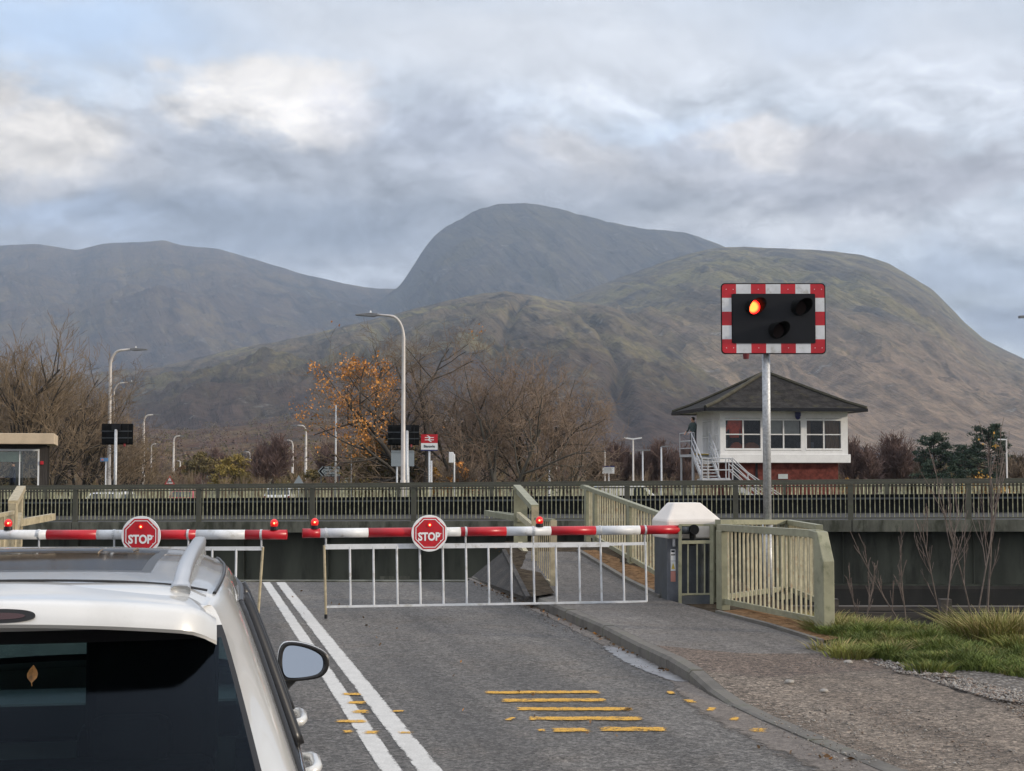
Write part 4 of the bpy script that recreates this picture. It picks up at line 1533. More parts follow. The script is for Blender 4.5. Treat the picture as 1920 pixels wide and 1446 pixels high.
for px in (656, 700, 744, 787, 830, 873.5, 915.5, 958, 1000, 1042, 1085.6, 1126, 1168, 1210):
    f = fskirt(px)
    b.tube([PS(px, zt_l + (zt_r - zt_l) * f), PS(px + 2, zb_l + (zb_r - zb_l) * f)], 0.0145, 8)
b.build('skirt', K['white_paint'], bar_r)
b = MB()
b.tube([PS(608, zt_l + 0.02), PS(612, 0.07)], 0.017, 8)
leg = b.build('leg', K['tan_rail'], bar_r)
b = MB()
b.tube([PS(612, 0.07), PS(612, 0.012)], 0.021, 10)
b.build('rubber_foot', K['black'], leg)
stop_sign(bar_r, on(803, 999.5, TIP, PIV) + Nr * 0.10, Xr, 0.243)
for px in (590, 1011.5):
    boom_lamp(bar_r, boff(px) + Vector((0, 0, 0.055)), Xr)

# the cabinet
cx0, cx1 = at(1237, 1000, 21.6).x, at(1340, 1000, 21.6).x
CY = 21.62
cab = MB()
yaw = math.atan2(Xr.y, Xr.x)
CC = Vector(((cx0 + cx1) / 2, CY + 0.1, 0.13))
ux, uy = Xr, -Nr
def CP(x, y, z): return CC + ux * x + uy * y + Vector((0, 0, z))
cw, cdp, ch_ = (cx1 - cx0) / 2 * 0.985, 0.30, 0.90
# slightly turned to show its left flank
cab.prism([(-cw, -cdp), (cw, -cdp), (cw, cdp), (-cw, cdp)], CC, ux, uy, (0, 0, 1), -0.02, ch_)
cabo = cab.build('cabinet', K['dark_grey'], bar_r, bevel=0.012)
b = MB()
b.prism([(-cw - 0.004, -cdp - 0.012), (-cw + 0.20, -cdp - 0.012), (-cw + 0.20, -cdp - 0.001), (-cw - 0.004, -cdp - 0.001)], CC, ux, uy, (0, 0, 1), 0.0, ch_ - 0.02)
b.build('side_panel', K['cab_grey'], cabo)
# stickers on the left strip: white notice, yellow warning triangle, red prohibition
def sticker(z0, z1, mat, extra=None):
    b = MB()
    b.prism([(-cw + 0.045, z0), (-cw + 0.115, z0), (-cw + 0.115, z1), (-cw + 0.045, z1)], CC - uy * (cdp + 0.012), ux, (0, 0, 1), uy * -1, 0.001, 0.003)
    return b.build('sticker', mat, cabo)
K['yellow'] = M('yellow_label', (0.62, 0.47, 0.10), 0.5, var=0.1)
K['label_red'] = M('faded_red_label', (0.50, 0.22, 0.18), 0.5, var=0.1)
s1 = sticker(0.57, 0.73, K['sign_white']); s2_ = sticker(0.43, 0.565, K['sign_white']); s3 = sticker(0.28, 0.425, K['label_red'])
b = MB()
O = CC - uy * (cdp + 0.0155)
b.prism([(-cw + 0.05, 0.645), (-cw + 0.11, 0.645), (-cw + 0.11, 0.66), (-cw + 0.05, 0.66)], O, ux, (0, 0, 1), uy * -1, 0, 0.001)
b.prism([(-cw + 0.055, 0.69), (-cw + 0.105, 0.69), (-cw + 0.105, 0.715), (-cw + 0.055, 0.715)], O, ux, (0, 0, 1), uy * -1, 0, 0.001)
b.build('print', K['black'], s1)
b = MB()
b.prism([(-cw + 0.052, 0.455), (-cw + 0.108, 0.455), (-cw + 0.08, 0.545)], O, ux, (0, 0, 1), uy * -1, 0, 0.001)
b.build('warning_triangle', K['yellow'], s2_)
# cap: cream, sloping to a small flat top
cap = MB()
z0, z1, z2 = ch_ + 0.01, ch_ + 0.24, z_at(1295, 943.5, 21.4) - CC.z
z1 = z_at(1295, 974, 21.4) - CC.z
z0 = z_at(1295, 1010, 21.4) - CC.z
a0, d0 = cw + 0.015, cdp + 0.05
rings = []
for (hw, hd, z, dx) in ((a0, d0, z0, 0), (a0 + 0.005, d0 + 0.005, z1 - 0.03, 0), (a0 - 0.005, d0 - 0.005, z1, 0), (a0 * 0.54, d0 * 0.45, z2 - 0.012, -0.03), (a0 * 0.50, d0 * 0.40, z2, -0.03)):
    rings.append([CP(dx + sx * hw, sy * hd, z) for sx, sy in ((-1, -1), (1, -1), (1, 1), (-1, 1))])
vs = [p for r_ in rings for p in r_]
fs = [(3, 2, 1, 0)] + [(i * 4 + k, i * 4 + (k + 1) % 4, i * 4 + 4 + (k + 1) % 4, i * 4 + 4 + k) for i in range(4) for k in range(4)] + [(16, 17, 18, 19)]
cap.add(vs, fs)
capo = cap.build('cap', K['cap_white'], bar_r, bevel=0.025)
b = MB()
b.tube([CP(-a0 + 0.01, 0, z0), CP(-a0 + 0.01, 0, z0)] if False else [CP(-cw + 0.09, -cdp - 0.03, ch_ - 0.02), CP(-cw + 0.09, -cdp - 0.03, 0.77)], 0.022, 10)
b.build('conduit', K['galv'], bar_r)
# wire guard in front of the cabinet
gd = MB()
GF = CC - uy * (cdp + 0.20)
def GP(px, py): return on(px, py, GF, GF + ux)
def gbar(x0, y0, x1, y1, wd=0.04): gd.bar(GP(x0, y0), GP(x1, y1), wd, wd)
guard = thing('cabinet_guard', GP(1305, 1132), 'green steel guard frame standing in front of the dark barrier cabinet', 'guard frame')
gbar(1274, 984.5, 1336, 984.5, 0.03); gbar(1274, 1017, 1336, 1016, 0.045)
gbar(1275, 984, 1275, 1133, 0.045); gbar(1275, 1115, 1336, 1114, 0.03)
for x in (1290, 1307, 1321):
    gbar(x, 1018, x, 1114, 0.02)
gd.build('frame', K['green_rail'], guard)
b = MB()
b.bar(GP(1277, 1124), GP(1334, 1124), 0.03, 0.13)
b.build('plinth', K['dark_grey'], guard)
gp = MB()
gp.bar(GP(1334, 983.5), GP(1334, 1133), 0.05, 0.05)
gp.bar(GP(1336, 984) + Vector((0, 0.1, 0)), GP(1336, 1133) + Vector((0, 0.1, 0)), 0.03, 0.03)
gp.build('post', K['green_rail'], guard)
# folded gate post between guard and railing
gt = thing('gate_post', GP(1346, 1132), 'green channel section gate post between the guard frame and the near railing', 'post')
b = MB()
b.bar(GP(1338, 984.5) + Vector((0, 0.05, 0)), GP(1338, 1130) + Vector((0, 0.05, 0)), 0.05, 0.09)
b.bar(GP(1350.5, 985) + Vector((0, 0.02, 0)), GP(1350.5, 1132) + Vector((0, 0.02, 0)), 0.035, 0.08)
b.bar(GP(1340, 985.5) + Vector((0, 0.02, 0)), GP(1350, 985.5) + Vector((0, 0.02, 0)), 0.1, 0.04)
b.bar(GP(1340, 1053) + Vector((0, 0.02, 0)), GP(1350, 1053) + Vector((0, 0.02, 0)), 0.1, 0.045)
b.bar(GP(1340, 1125) + Vector((0, 0.02, 0)), GP(1350, 1125) + Vector((0, 0.02, 0)), 0.1, 0.05)
b.bar(GP(1345, 986) + Vector((0, 0.09, 0)), GP(1345, 1125) + Vector((0, 0.09, 0)), 0.10, 0.015, up=(0, 1, 0))
b.build('channel', K['green_rail'], gt)

# left barrier (its mirror image; the pivot is off to the left)
LY = 19.75
TL, PL = at(538, 1002.5, LY), Vector((at(538, 1002.5, LY).x - 5.4, LY - 0.05, at(538, 1002.5, LY).z))
bar_l = thing('road_barrier', Vector((PL.x, PL.y + 0.2, 0.0)), 'lowered red and white barrier across the left lane, partly hidden by the car roof', 'barrier', 'lowered road barriers')
Ll = (PL - TL).length
def frl(px): return (TL.x - on(px, 1002, TL, PL).x) / (TL.x - PL.x)
b = MB()
boom_tube(b, TL, PL, [(0, 1), (frl(460), 0), (frl(368), 1), (frl(268), 0), (frl(182), 1), (frl(88), 0), (frl(-40), 1), (frl(-130), 0)])
o = b.build('boom', [K['white_paint'], K['red_paint']], bar_l)
o.data.polygons.foreach_set('use_smooth', [len(p.vertices) == 4 for p in o.data.polygons])
PSl = lambda px, py: on(px, py, TL, PL)
for px in (490, 353, 214, 73):
    p = PSl(px, 1002.5)
    b = MB()
    b.tube([p - Vector((0.014, 0, 0)), p + Vector((0.014, 0, 0))], 0.068, 16)
    b.tube([p, PSl(px, 1029)], 0.013, 8)
    b.build('hanger', K['galv'], bar_l)
b = MB()
b.bar(PSl(494, 1028.5), PSl(-150, 1030), 0.02, 0.05)
b.bar(PSl(484, 1142), PSl(-150, 1146), 0.025, 0.028)
for k, px in enumerate((443, 398, 352, 306, 260, 214, 168, 122, 76, 30, -16, -62, -108)):
    b.tube([PSl(px, 1030), PSl(px - 2, 1143)], 0.0145, 8)
b.build('skirt', K['white_paint'], bar_l)
b = MB()
b.tube([PSl(493, 1026), PSl(484, 1152)], 0.017, 8)
leg = b.build('leg', K['tan_rail'], bar_l)
b = MB()
b.tube([PSl(484, 1152), PSl(483.5, 1159)], 0.021, 10)
b.build('rubber_foot', K['black'], leg)
stop_sign(bar_l, PSl(268, 1004) + Vector((0, -0.10, 0)), (1, 0.01, 0), 0.252)
for px in (514, 15):
    boom_lamp(bar_l, PSl(px, 1002) + Vector((0, 0, 0.055)), Vector((1, 0, 0)))
b = MB()
b.box((PL.x - 0.1, PL.y + 0.35, 0.55), (0.8, 0.6, 1.1))
b.build('cabinet', K['dark_grey'], bar_l, bevel=0.012)

# ---------------------------------------------------------------- red signal on its pole
SY = 22.3
def SPt(px, py): return at(px, py, SY)
sc_ = SPt(1450, 597.5)
sw, sh = (SPt(1548, 600).x - SPt(1352, 600).x), SPt(1450, 531).z - SPt(1450, 664).z
sig = thing('crossing_signal', Vector((SPt(1442, 980).x, SY + 0.1, 0.05)), 'red and white chequered signal board with one lit red lamp, on a pole', 'traffic signal')
b = MB()
px_ = SPt(1442.5, 980).x
b.tube([(px_, SY + 0.16, 0.05), (px_, SY + 0.16, 1.19)], 0.078, 18)
b.tube([(px_, SY + 0.16, 1.19), (px_, SY + 0.16, 1.23)], [0.078, 0.062], 18)
b.tube([(px_, SY + 0.16, 1.23), (px_, SY + 0.16, sc_.z + 0.2)], 0.060, 18)
o = b.build('pole', K['galv'], sig, smooth=False)
o.data.polygons.foreach_set('use_smooth', [len(p.vertices) == 4 for p in o.data.polygons])


def rrect(w_, h_, r, n=5):
    out = []
    for cx_, cy_, a in ((w_ / 2 - r, h_ / 2 - r, 0), (-w_ / 2 + r, h_ / 2 - r, 90), (-w_ / 2 + r, -h_ / 2 + r, 180), (w_ / 2 - r, -h_ / 2 + r, 270)):
        for k in range(n + 1):
            t = R(a + 90 * k / n)
            out.append((cx_ + r * math.cos(t), cy_ + r * math.sin(t)))
    return out


X_, Y_, Z_ = Vector((1, 0, 0)), Vector((0, 0, 1)), Vector((0, -1, 0))
b = MB()
b.prism(rrect(sw, sh, 0.06), sc_, X_, Y_, Z_, -0.02, 0.0)
board = b.build('backing_board', K['black_dull'], sig)
# chequers: corners red, 7 along the top, 5 down the side
e = 0.015
bw_ = (SPt(1373, 600).x - SPt(1354, 600).x)
iw, ih = sw - 2 * e, sh - 2 * e
class Tiles:
    def __init__(s, name, mat): s.name, s.mat = name, mat
    def prism(s, *a): MB().prism(*a).build(s.name, s.mat, board)
red, wht = Tiles('red_chequer', K['red_paint']), Tiles('white_chequer', K['white_paint'])
xs = [-iw / 2, -iw / 2 + 0.138 * iw] + [-iw / 2 + 0.138 * iw + (1 - 0.276) * iw * k / 5 for k in range(1, 6)] + [iw / 2]
yy = [ih / 2, ih / 2 - 0.195 * ih, ih / 2 - 0.40 * ih, ih / 2 - 0.60 * ih, ih / 2 - 0.80 * ih, -ih / 2]
rc_ = 0.05
for i in range(7):
    for sgn in (1, -1):
        t_, u_ = sgn * ih / 2, sgn * (ih / 2 - 0.145 * ih)
        m_ = red if i % 2 == 0 else wht
        x0, x1 = xs[i], xs[i + 1]
        if i in (0, 6):
            xo, xi = (x0, x1) if i == 0 else (x1, x0)
            s1_ = 1 if i == 0 else -1
            arc = [(xo + s1_ * rc_ * (1 - math.cos(a)), t_ - sgn * rc_ * (1 - math.sin(a))) for a in [R(0 + 18 * k) for k in range(6)]]
            poly = arc + [(xi, t_), (xi, u_), (xo, u_)]
            if (s1_ * sgn) > 0:
                poly = poly[::-1]
            m_.prism(poly, sc_, X_, Y_, Z_, 0.001, 0.004)
        else:
            lo, hi = min(t_, u_), max(t_, u_)
            m_.prism([(x0, lo), (x1, lo), (x1, hi), (x0, hi)], sc_, X_, Y_, Z_, 0.001, 0.004)
edges_y = [ih / 2 - 0.145 * ih, ih / 2 - 0.20 * ih, ih / 2 - 0.40 * ih, ih / 2 - 0.60 * ih, ih / 2 - 0.80 * ih, -ih / 2 + 0.145 * ih]
for k in range(5):
    for sgn in (1, -1):
        m_ = red if k % 2 == 0 else wht
        xo, xi = sgn * iw / 2, sgn * (iw / 2 - 0.092 * iw)
        m_.prism([(min(xo, xi), edges_y[k + 1]), (max(xo, xi), edges_y[k + 1]), (max(xo, xi), edges_y[k]), (min(xo, xi), edges_y[k])], sc_, X_, Y_, Z_, 0.001, 0.004)
b = MB()
for i in range(0, 7, 2):
    for sgn in (1, -1):
        for fx in ((0.3, 0.8) if i in (0, 6) else (0.5,)):
            b.prism([(0.006 * math.cos(a * PI / 4), 0.006 * math.sin(a * PI / 4)) for a in range(8)], sc_ + X_ * (xs[i] + (xs[i + 1] - xs[i]) * fx) + Y_ * sgn * (ih / 2 - 0.075 * ih), X_, Y_, Z_, 0.004, 0.007)
b.build('rivet', K['sign_white'], board)
b = MB()
lw_, lh_ = SPt(1528.5, 600).x - SPt(1373, 600).x, SPt(1450, 551).z - SPt(1450, 644).z
lc_ = SPt(1450.8, 597.5)
b.prism(rrect(lw_, lh_, 0.02), lc_, X_, Y_, Z_, -0.16, 0.016)
b.build('lamp_panel', K['black'], sig)
hood_m = K['black_dull']
for (px, py, lit) in ((1411, 576, True), (1497, 577, False), (1455, 620, False)):
    c = SPt(px, py) + Z_ * 0.016
    c.y = SY - 0.017
    r_ = 0.118
    b = MB()
    # hood: open cylinder, long at the top, turned towards the road on the left
    n = 28
    vs, fs = [], []
    for k in range(n):
        a = 2 * PI * k / n
        ln = 0.05 + 0.22 * (0.5 + 0.5 * math.sin(a)) ** 0.9
        for rr, l_ in ((r_, 0), (r_, ln), (r_ - 0.006, ln), (r_ - 0.006, 0)):
            vs.append(c + X_ * (rr * math.cos(a) + l_ * 0.30) + Y_ * (rr * math.sin(a) + 0.0 * l_) + Z_ * l_)
    for k in range(n):
        for j in range(3):
            fs.append((k * 4 + j, ((k + 1) % n) * 4 + j, ((k + 1) % n) * 4 + j + 1, k * 4 + j + 1))
    b.add(vs, fs)
    hd = b.build('lamp_hood', hood_m, sig, smooth=True)
    b = MB()
    b.prism([(0.108 * math.cos(2 * PI * k / 28), 0.108 * math.sin(2 * PI * k / 28)) for k in range(28)], c, X_, Y_, Z_, 0.001, 0.010)
    if lit:
        m = bpy.data.materials.new('lit_red_lens')
        m.use_nodes = True
        t = NT(m.node_tree)
        bs = m.node_tree.nodes['Principled BSDF']
        bs.inputs['Base Color'].default_value = (0.5, 0.01, 0.01, 1)
        cc_ = t.n('ShaderNodeTexCoord').outputs['Object']
        # the LED array: hottest in the middle, in fine rows
        lens_c = c - wloc(sig)
        dist = t.vmath('LENGTH', t.vmath('SUBTRACT', cc_, tuple(lens_c + Z_ * 0.01)))
        hot = t.mr(dist, 0.098, 0.055)
        t.l(t.mix(hot, (1, 0.010, 0.008), (1.0, 0.125, 0.022)), bs.inputs['Emission Color'])
        t.l(t.mr(dist, 0.112, 0.08, 1.6, 6.0), bs.inputs['Emission Strength'])
        b.build('lens', m, sig)
    else:
        b.build('lens', K['lens_dark'], sig)
b = MB()
q = SPt(1399, 667)
b.tube([q + Vector((0, 0, 0.03)), q - Vector((0, 0, 0.05))], [0.05, 0.04], 12)
b.build('tell_tale', M('dull_red_lamp', (0.12, 0.015, 0.02), 0.4), sig)

# signals on the far side, seen from behind
def signal_back(cx_px, y0, y1, x0, x1, Y, pole_px, zg, label):
    c = at((x0 + x1) / 2, (y0 + y1) / 2, Y)
    wd, ht = at(x1, y0, Y).x - at(x0, y0, Y).x, at(x0, y0, Y).z - at(x0, y1, Y).z
    t = thing('crossing_signal', Vector((at(pole_px, y1, Y).x, Y, zg)), label, 'traffic signal', 'signals across the bridge seen from behind')
    b = MB()
    b.prism(rrect(wd, ht, 0.03), c, X_, Y_, Z_, -0.03, 0.0)
    b.prism([(-wd * 0.36, -ht * 0.43), (wd * 0.36, -ht * 0.43), (wd * 0.36, ht * 0.43), (-wd * 0.36, ht * 0.43)], c, X_, Y_, Z_, 0.0, 0.16)
    b.build('backing_board', K['black_dull'], t, bevel=0.01)
    b = MB()
    for f in (-0.18, 0.14):
        b.bar(c + Vector((-wd * 0.49, -0.165, ht * f)), c + Vector((wd * 0.49, -0.165, ht * f)), 0.03, 0.035)
    b.build('rib', K['dark_grey'], t)
    xp = at(pole_px, y1, Y).x
    b = MB()
    b.tube([(xp, Y - 0.25, zg), (xp, Y - 0.25, c.z + ht * 0.22)], 0.065, 12)
    b.build('pole', K['galv'], t, smooth=True)
    b = MB()
    b.box((xp, Y - 0.22, c.z + ht * 0.33), (0.34, 0.16, ht * 0.26))
    b.build('bracket', K['black'], t)
    b = MB()
    q = at(x1 - 15, y1 + 1, Y)
    b.tube([q + Vector((0, -0.1, 0.06)), q + Vector((0, -0.1, -0.05))], 0.045, 10)
    b.build('tell_tale', K['red_dull'], t)
    return t


signal_back(220, 794.5, 834, 190.5, 249.5, 63.0, 220, -0.45, 'back of a black signal board in front of the bare trees at the left')
signal_back(755, 797, 835, 727, 786, 65.0, 764, -0.45, 'back of a black signal board half hidden by the tallest lamp post')

# ---------------------------------------------------------------- lamp columns
def lamp(px, ytop, Y, side, zg, label, group='street lamps', arm=None, wpx=7.0, base_px=None, reach=None):
    top = at(px, ytop, Y)
    r = wpx / 2 * Y / FPX
    t = thing('street_lamp', Vector((top.x, Y, zg)), label, 'street lamp', group)
    bend = min(1.0, (top.z - zg) * 0.13)
    arm_l = reach if reach else bend * 0.95
    pts = [Vector((top.x, Y, zg)), Vector((top.x, Y, zg + (top.z - zg) * 0.22))]
    rs = [r * 1.25, r * 1.25]
    pts.append(Vector((top.x, Y, zg + (top.z - zg) * 0.225))); rs.append(r)
    pts.append(Vector((top.x, Y, top.z - bend))); rs.append(r * 0.75)
    for k in range(1, 7):
        a = k / 6 * PI / 2
        pts.append(Vector((top.x + side * bend * 0.55 * (1 - math.cos(a)), Y, top.z - bend + bend * 0.9 * math.sin(a))))
        rs.append(r * 0.6)
    e_ = pts[-1] + Vector((side * arm_l * 0.55, 0, 0.05)); pts.append(e_); rs.append(r * 0.5)
    b = MB()
    b.tube(pts, rs, 12)
    b.build('column', K['lamp_pole'], t, smooth=True)
    b = MB()
    hl = max(0.6, bend * 0.9)
    b.prism([(0, -0.05), (hl * 0.2, -0.09), (hl, -0.06), (hl, -0.01), (hl * 0.3, 0.07), (0, 0.05)], e_, (side, 0, 0.03), (0, 0, 1), (0, 1, 0), -0.13, 0.13)
    h_ = b.build('lamp_head', K['lamp_head'], t, bevel=0.015)
    if Y < 150:
        b = MB()
        b.tube([e_ + Vector((side * hl * 0.32, 0, 0.06)), e_ + Vector((side * hl * 0.32, 0, 0.17))], [0.045, 0.03], 8)
        b.build('light_sensor', K['sign_white'], h_)
    return t


lamp(757, 588, 62, -1, -0.45, 'tallest lamp column, left of the red station sign, its head reaching left', wpx=8.5)
lamp(207.5, 653.5, 82, 1, -0.6, 'tall lamp column behind the left black signal board, head reaching right', wpx=7.5)
lamp(214, 716, 118, 1, -0.8, 'second lamp column, almost hidden behind the tall left one, only its lower head clear', wpx=4)
lamp(270, 777, 175, 1, -0.9, 'lamp column between the left black signal and the red triangle sign', wpx=5)
lamp(284, 832, 330, 1, -0.9, 'small slim lamp column just right of the bare tree mass', wpx=3)
lamp(326, 817, 260, 1, -0.9, 'lamp column beside the red triangle sign', wpx=4.2)
lamp(338, 864, 420, -1, -0.9, 'short distant lamp column in front of the olive bush', wpx=3)
lamp(574, 797, 190, -1, -0.9, 'lamp column standing left of the black and white direction sign, the taller of two', wpx=5)
lamp(549, 825, 260, -1, -0.9, 'lamp column just left of the taller one by the direction sign', wpx=4.2)
lamp(469, 847, 330, -1, -0.9, 'lamp column in front of the yellow green round tree', wpx=3.6)
ST = 'station lamps right of centre'
for px, yt, Y, lab in ((1187, 824, 96, 'station lamp column with two heads, tallest of those left of the signal box'), (1205, 845, 110, 'thin grey station lamp right of the two headed one'),
                       (1240, 838, 100, 'thin grey station lamp nearest the left of the signal box'), (1030, 838, 92, 'grey station lamp in front of the bare trees right of centre'),
                       (1887, 825, 100, 'station lamp by the pine trees at the right edge')):
    top = at(px, yt, Y)
    t = thing('station_lamp', Vector((top.x, Y, -0.8)), lab, 'lamp post', ST)
    b = MB()
    b.tube([(top.x, Y, -0.8), (top.x, Y, -0.8 + (top.z + 0.8) * 0.3), (top.x, Y, -0.8 + (top.z + 0.8) * 0.31), (top.x, Y, top.z)], [0.085, 0.085, 0.06, 0.05], 10)
    b.build('column', K['lamp_pole'] if px in (1187, 1887) else K['galv'], t, smooth=True)
    b = MB()
    for sd in ((-1, 1) if px in (1187, 1205, 1030) else ((1,) if px == 1240 else (-1,))):
        b.bar((top.x, Y, top.z + 0.02), (top.x + sd * 0.55, Y, top.z + 0.10 if px == 1187 else top.z + 0.04), 0.16, 0.08)
    b.build('lamp_head', K['sign_white'] if px in (1187, 1887) else K['lamp_head'], t)
for px, yt, Y, wp, lab in ((1043, 846, 100, 3, 'plain thin pole among the bare trees right of the station lamp'), (1134, 845, 95, 3.2, 'thin pale pole behind the small white sign right of centre')):
    top = at(px, yt, Y)
    b = MB()
    b.tube([(top.x, Y, -0.8), (top.x, Y, top.z)], [wp / 2 * Y / FPX, wp / 2.4 * Y / FPX], 8)
    tag(b.build('pole', K['lamp_pole']), lab, 'pole')
# tip of another lamp head at the right edge of the picture
t = thing('street_lamp', Vector((gx(1990, 60).x, 60, -0.5)), 'lamp head poking in from the right edge above the hill', 'street lamp', 'street lamps')
q = at(1990, 592, 60)
b = MB()
b.tube([Vector((q.x, 60, -0.5)), Vector((q.x, 60, q.z - 0.9)), Vector((q.x - 0.1, 60, q.z - 0.35)), Vector((q.x - 0.45, 60, q.z - 0.05)), at(1936, 593, 60)], [0.1, 0.07, 0.06, 0.05, 0.045], 10)
b.build('column', K['lamp_pole'], t, smooth=True)
b = MB()
b.bar(at(1938, 593.5, 60), at(1911, 594.5, 60), 0.25, 0.09)
b.build('lamp_head', K['lamp_head'], t)

# ---------------------------------------------------------------- signs
def posts_(t, xs_, Y, zg, ztop, mat=K['galv'], r=0.04):
    for x in xs_:
        b = MB()
        b.tube([(x, Y + 0.06, zg), (x, Y + 0.06, ztop)], r, 10)
        b.build('post', mat, t, smooth=True)


# station sign: red top with double arrow, white panel, navy foot
SYs = 68.0
c0, c1 = at(789.5, 814.5, SYs), at(820.5, 845.5, SYs)
ss = thing('station_sign', Vector(((c0.x + c1.x) / 2, SYs, -0.5)), 'red and white station name sign with a double arrow on a grey post', 'sign')
wS, zt_, zb_ = c1.x - c0.x, c0.z, c1.z
xm = (c0.x + c1.x) / 2
hS = zt_ - zb_
def plate(par, name, mat, z0, z1, x0=None, x1=None, y=SYs, th=0.03, pr=0.0):
    b = MB()
    b.prism([(x0 if x0 is not None else xm - wS / 2, z0), (x1 if x1 is not None else xm + wS / 2, z0), (x1 if x1 is not None else xm + wS / 2, z1), (x0 if x0 is not None else xm - wS / 2, z1)], (0, y, 0), X_, Y_, Z_, -th + pr, pr)
    return b.build(name, mat, par)
rp = plate(ss, 'red_panel', K['red_paint'], zb_ + hS * 0.47, zt_)
wp_ = plate(ss, 'white_panel', K['sign_white'], zb_ + hS * 0.07, zb_ + hS * 0.468)
plate(ss, 'navy_foot', K['navy'], zb_, zb_ + hS * 0.068, pr=0.01)
posts_(ss, [xm], SYs, -0.5, zb_ + 0.1, r=0.045)
# double arrow emblem
b = MB()
eo = Vector((xm, SYs, zb_ + hS * 0.735))
u = wS * 0.30 / 2 * 1.8
bar_h = u * 0.17
for z in (u * 0.26, -u * 0.26):
    b.prism([(-u, z - bar_h / 2), (u, z - bar_h / 2), (u, z + bar_h / 2), (-u, z + bar_h / 2)], eo, X_, Y_, Z_, 0.001, 0.006)
b.prism([(-u * 0.62, u * 0.72), (-u * 0.28, u * 0.72), (u * 0.40, u * 0.26), (-u * 0.40, -u * 0.26), (-u * 0.10, -u * 0.26), (u * 0.0, -u * 0.22), (u * 0.10, u * 0.22), (u * 0.05, u * 0.26)][:3] + [(u * 0.06, u * 0.26)], eo, X_, Y_, Z_, 0.0062, 0.008)
b.prism([(u * 0.40, u * 0.26), (u * 0.06, u * 0.26), (-u * 0.40, -u * 0.26), (-u * 0.06, -u * 0.26)], eo, X_, Y_, Z_, 0.0085, 0.010)
b.prism([(u * 0.62, -u * 0.72), (u * 0.28, -u * 0.72), (-u * 0.40, -u * 0.26), (-u * 0.06, -u * 0.26)], eo, X_, Y_, Z_, 0.0062, 0.008)
b.build('emblem', K['sign_white'], rp)
put_text('Banavie', wS * 0.22, (xm, SYs - 0.004, zb_ + hS * 0.27), X_, Y_, K['black'], wp_, bold=0.004)

# grey back of a board, in front of the oak
c0, c1 = at(733.5, 845, 67.0), at(776.5, 874.5, 67.0)
xm2, Yb = (c0.x + c1.x) / 2, 67.0
ib = thing('information_board', Vector((xm2, Yb, -0.5)), 'blank grey back of a board behind the tallest lamp column', 'sign')
b = MB()
b.prism(rrect(c1.x - c0.x, c0.z - c1.z, 0.03), (xm2, Yb, (c0.z + c1.z) / 2), X_, Y_, Z_, -0.03, 0.0)
b.prism([(-(c1.x - c0.x) / 2, (c0.z - c1.z) / 2 - 0.05), ((c1.x - c0.x) / 2, (c0.z - c1.z) / 2 - 0.05), ((c1.x - c0.x) / 2, (c0.z - c1.z) / 2), (-(c1.x - c0.x) / 2, (c0.z - c1.z) / 2)], (xm2, Yb, (c0.z + c1.z) / 2), X_, Y_, Z_, 0.001, 0.03)
b.build('panel', K['sign_back'], ib)
posts_(ib, [xm2 - 0.25, xm2 + 0.25], Yb, -0.5, c1.z + 0.1)

# direction sign
DY = 84.0
t0, t1 = at(595.5, 874, DY), at(640.5, 894, DY)
ds = thing('direction_sign', Vector(((t0.x + t1.x) / 2, DY, -0.6)), 'black edged direction sign with an arrow point at its left end', 'sign')
wD, hD_ = t1.x - t0.x, t0.z - t1.z
dc = Vector(((t0.x + t1.x) / 2, DY, (t0.z + t1.z) / 2))
def arrow(w_, h_, tip): return [(-w_ / 2, 0), (-w_ / 2 + tip, -h_ / 2), (w_ / 2, -h_ / 2), (w_ / 2, h_ / 2), (-w_ / 2 + tip, h_ / 2)]
b = MB(); b.prism(arrow(wD, hD_, hD_ * 0.42), dc, X_, Y_, Z_, -0.03, 0)
db = b.build('backing', K['black'], ds)
b = MB(); b.prism(arrow(wD * 0.95, hD_ * 0.90, hD_ * 0.40), dc - X_ * wD * 0.012, X_, Y_, Z_, 0.001, 0.004)
b.build('panel', K['sign_grey'], db)
b = MB()
q = -wD / 2
b.prism([(q + 0.07, 0), (q + hD_ * 0.52, hD_ * 0.42), (q + hD_ * 0.72, hD_ * 0.42), (q + 0.07 + hD_ * 0.22, 0)], dc, X_, Y_, Z_, 0.005, 0.007)
b.prism([(q + 0.07 + hD_ * 0.22, 0), (q + hD_ * 0.72, -hD_ * 0.42), (q + hD_ * 0.52, -hD_ * 0.42), (q + 0.07, 0)], dc, X_, Y_, Z_, 0.005, 0.007)
b.build('chevron', K['black'], db)
for k, tx in enumerate(('Am Blàr  do', 'Caol Gha', 'Camagha')):
    put_text(tx, hD_ * 0.30, dc + Vector((-wD * 0.27, -0.006, hD_ * (0.29 - 0.29 * k))), X_, Y_, K['black'], db, bold=0.004, align='LEFT')
b = MB()
b.box((dc.x + wD / 2 - 0.06, DY - 0.005, dc.z), (0.10, 0.02, hD_ * 0.96))
b.build('end_band', K['black'], db)
posts_(ds, [dc.x - wD * 0.36, dc.x + wD * 0.40], DY, -0.6, dc.z, K['dark_grey'], 0.03)
# grey pole passing in front of the direction sign, and a thinner one to its right
for px, y0, Y, r, lab in ((630, 760, 76, 0.05, 'grey pole rising in front of the direction sign into the orange leaves'), (659, 852, 80, 0.03, 'thin grey pole right of the direction sign')):
    p = at(px, y0, Y)
    b = MB(); b.tube([(p.x, Y, -0.6), (p.x, Y, p.z)], [r * 1.2, r * 0.7], 10)
    tag(b.build('pole', K['galv'], smooth=True), lab, 'pole')

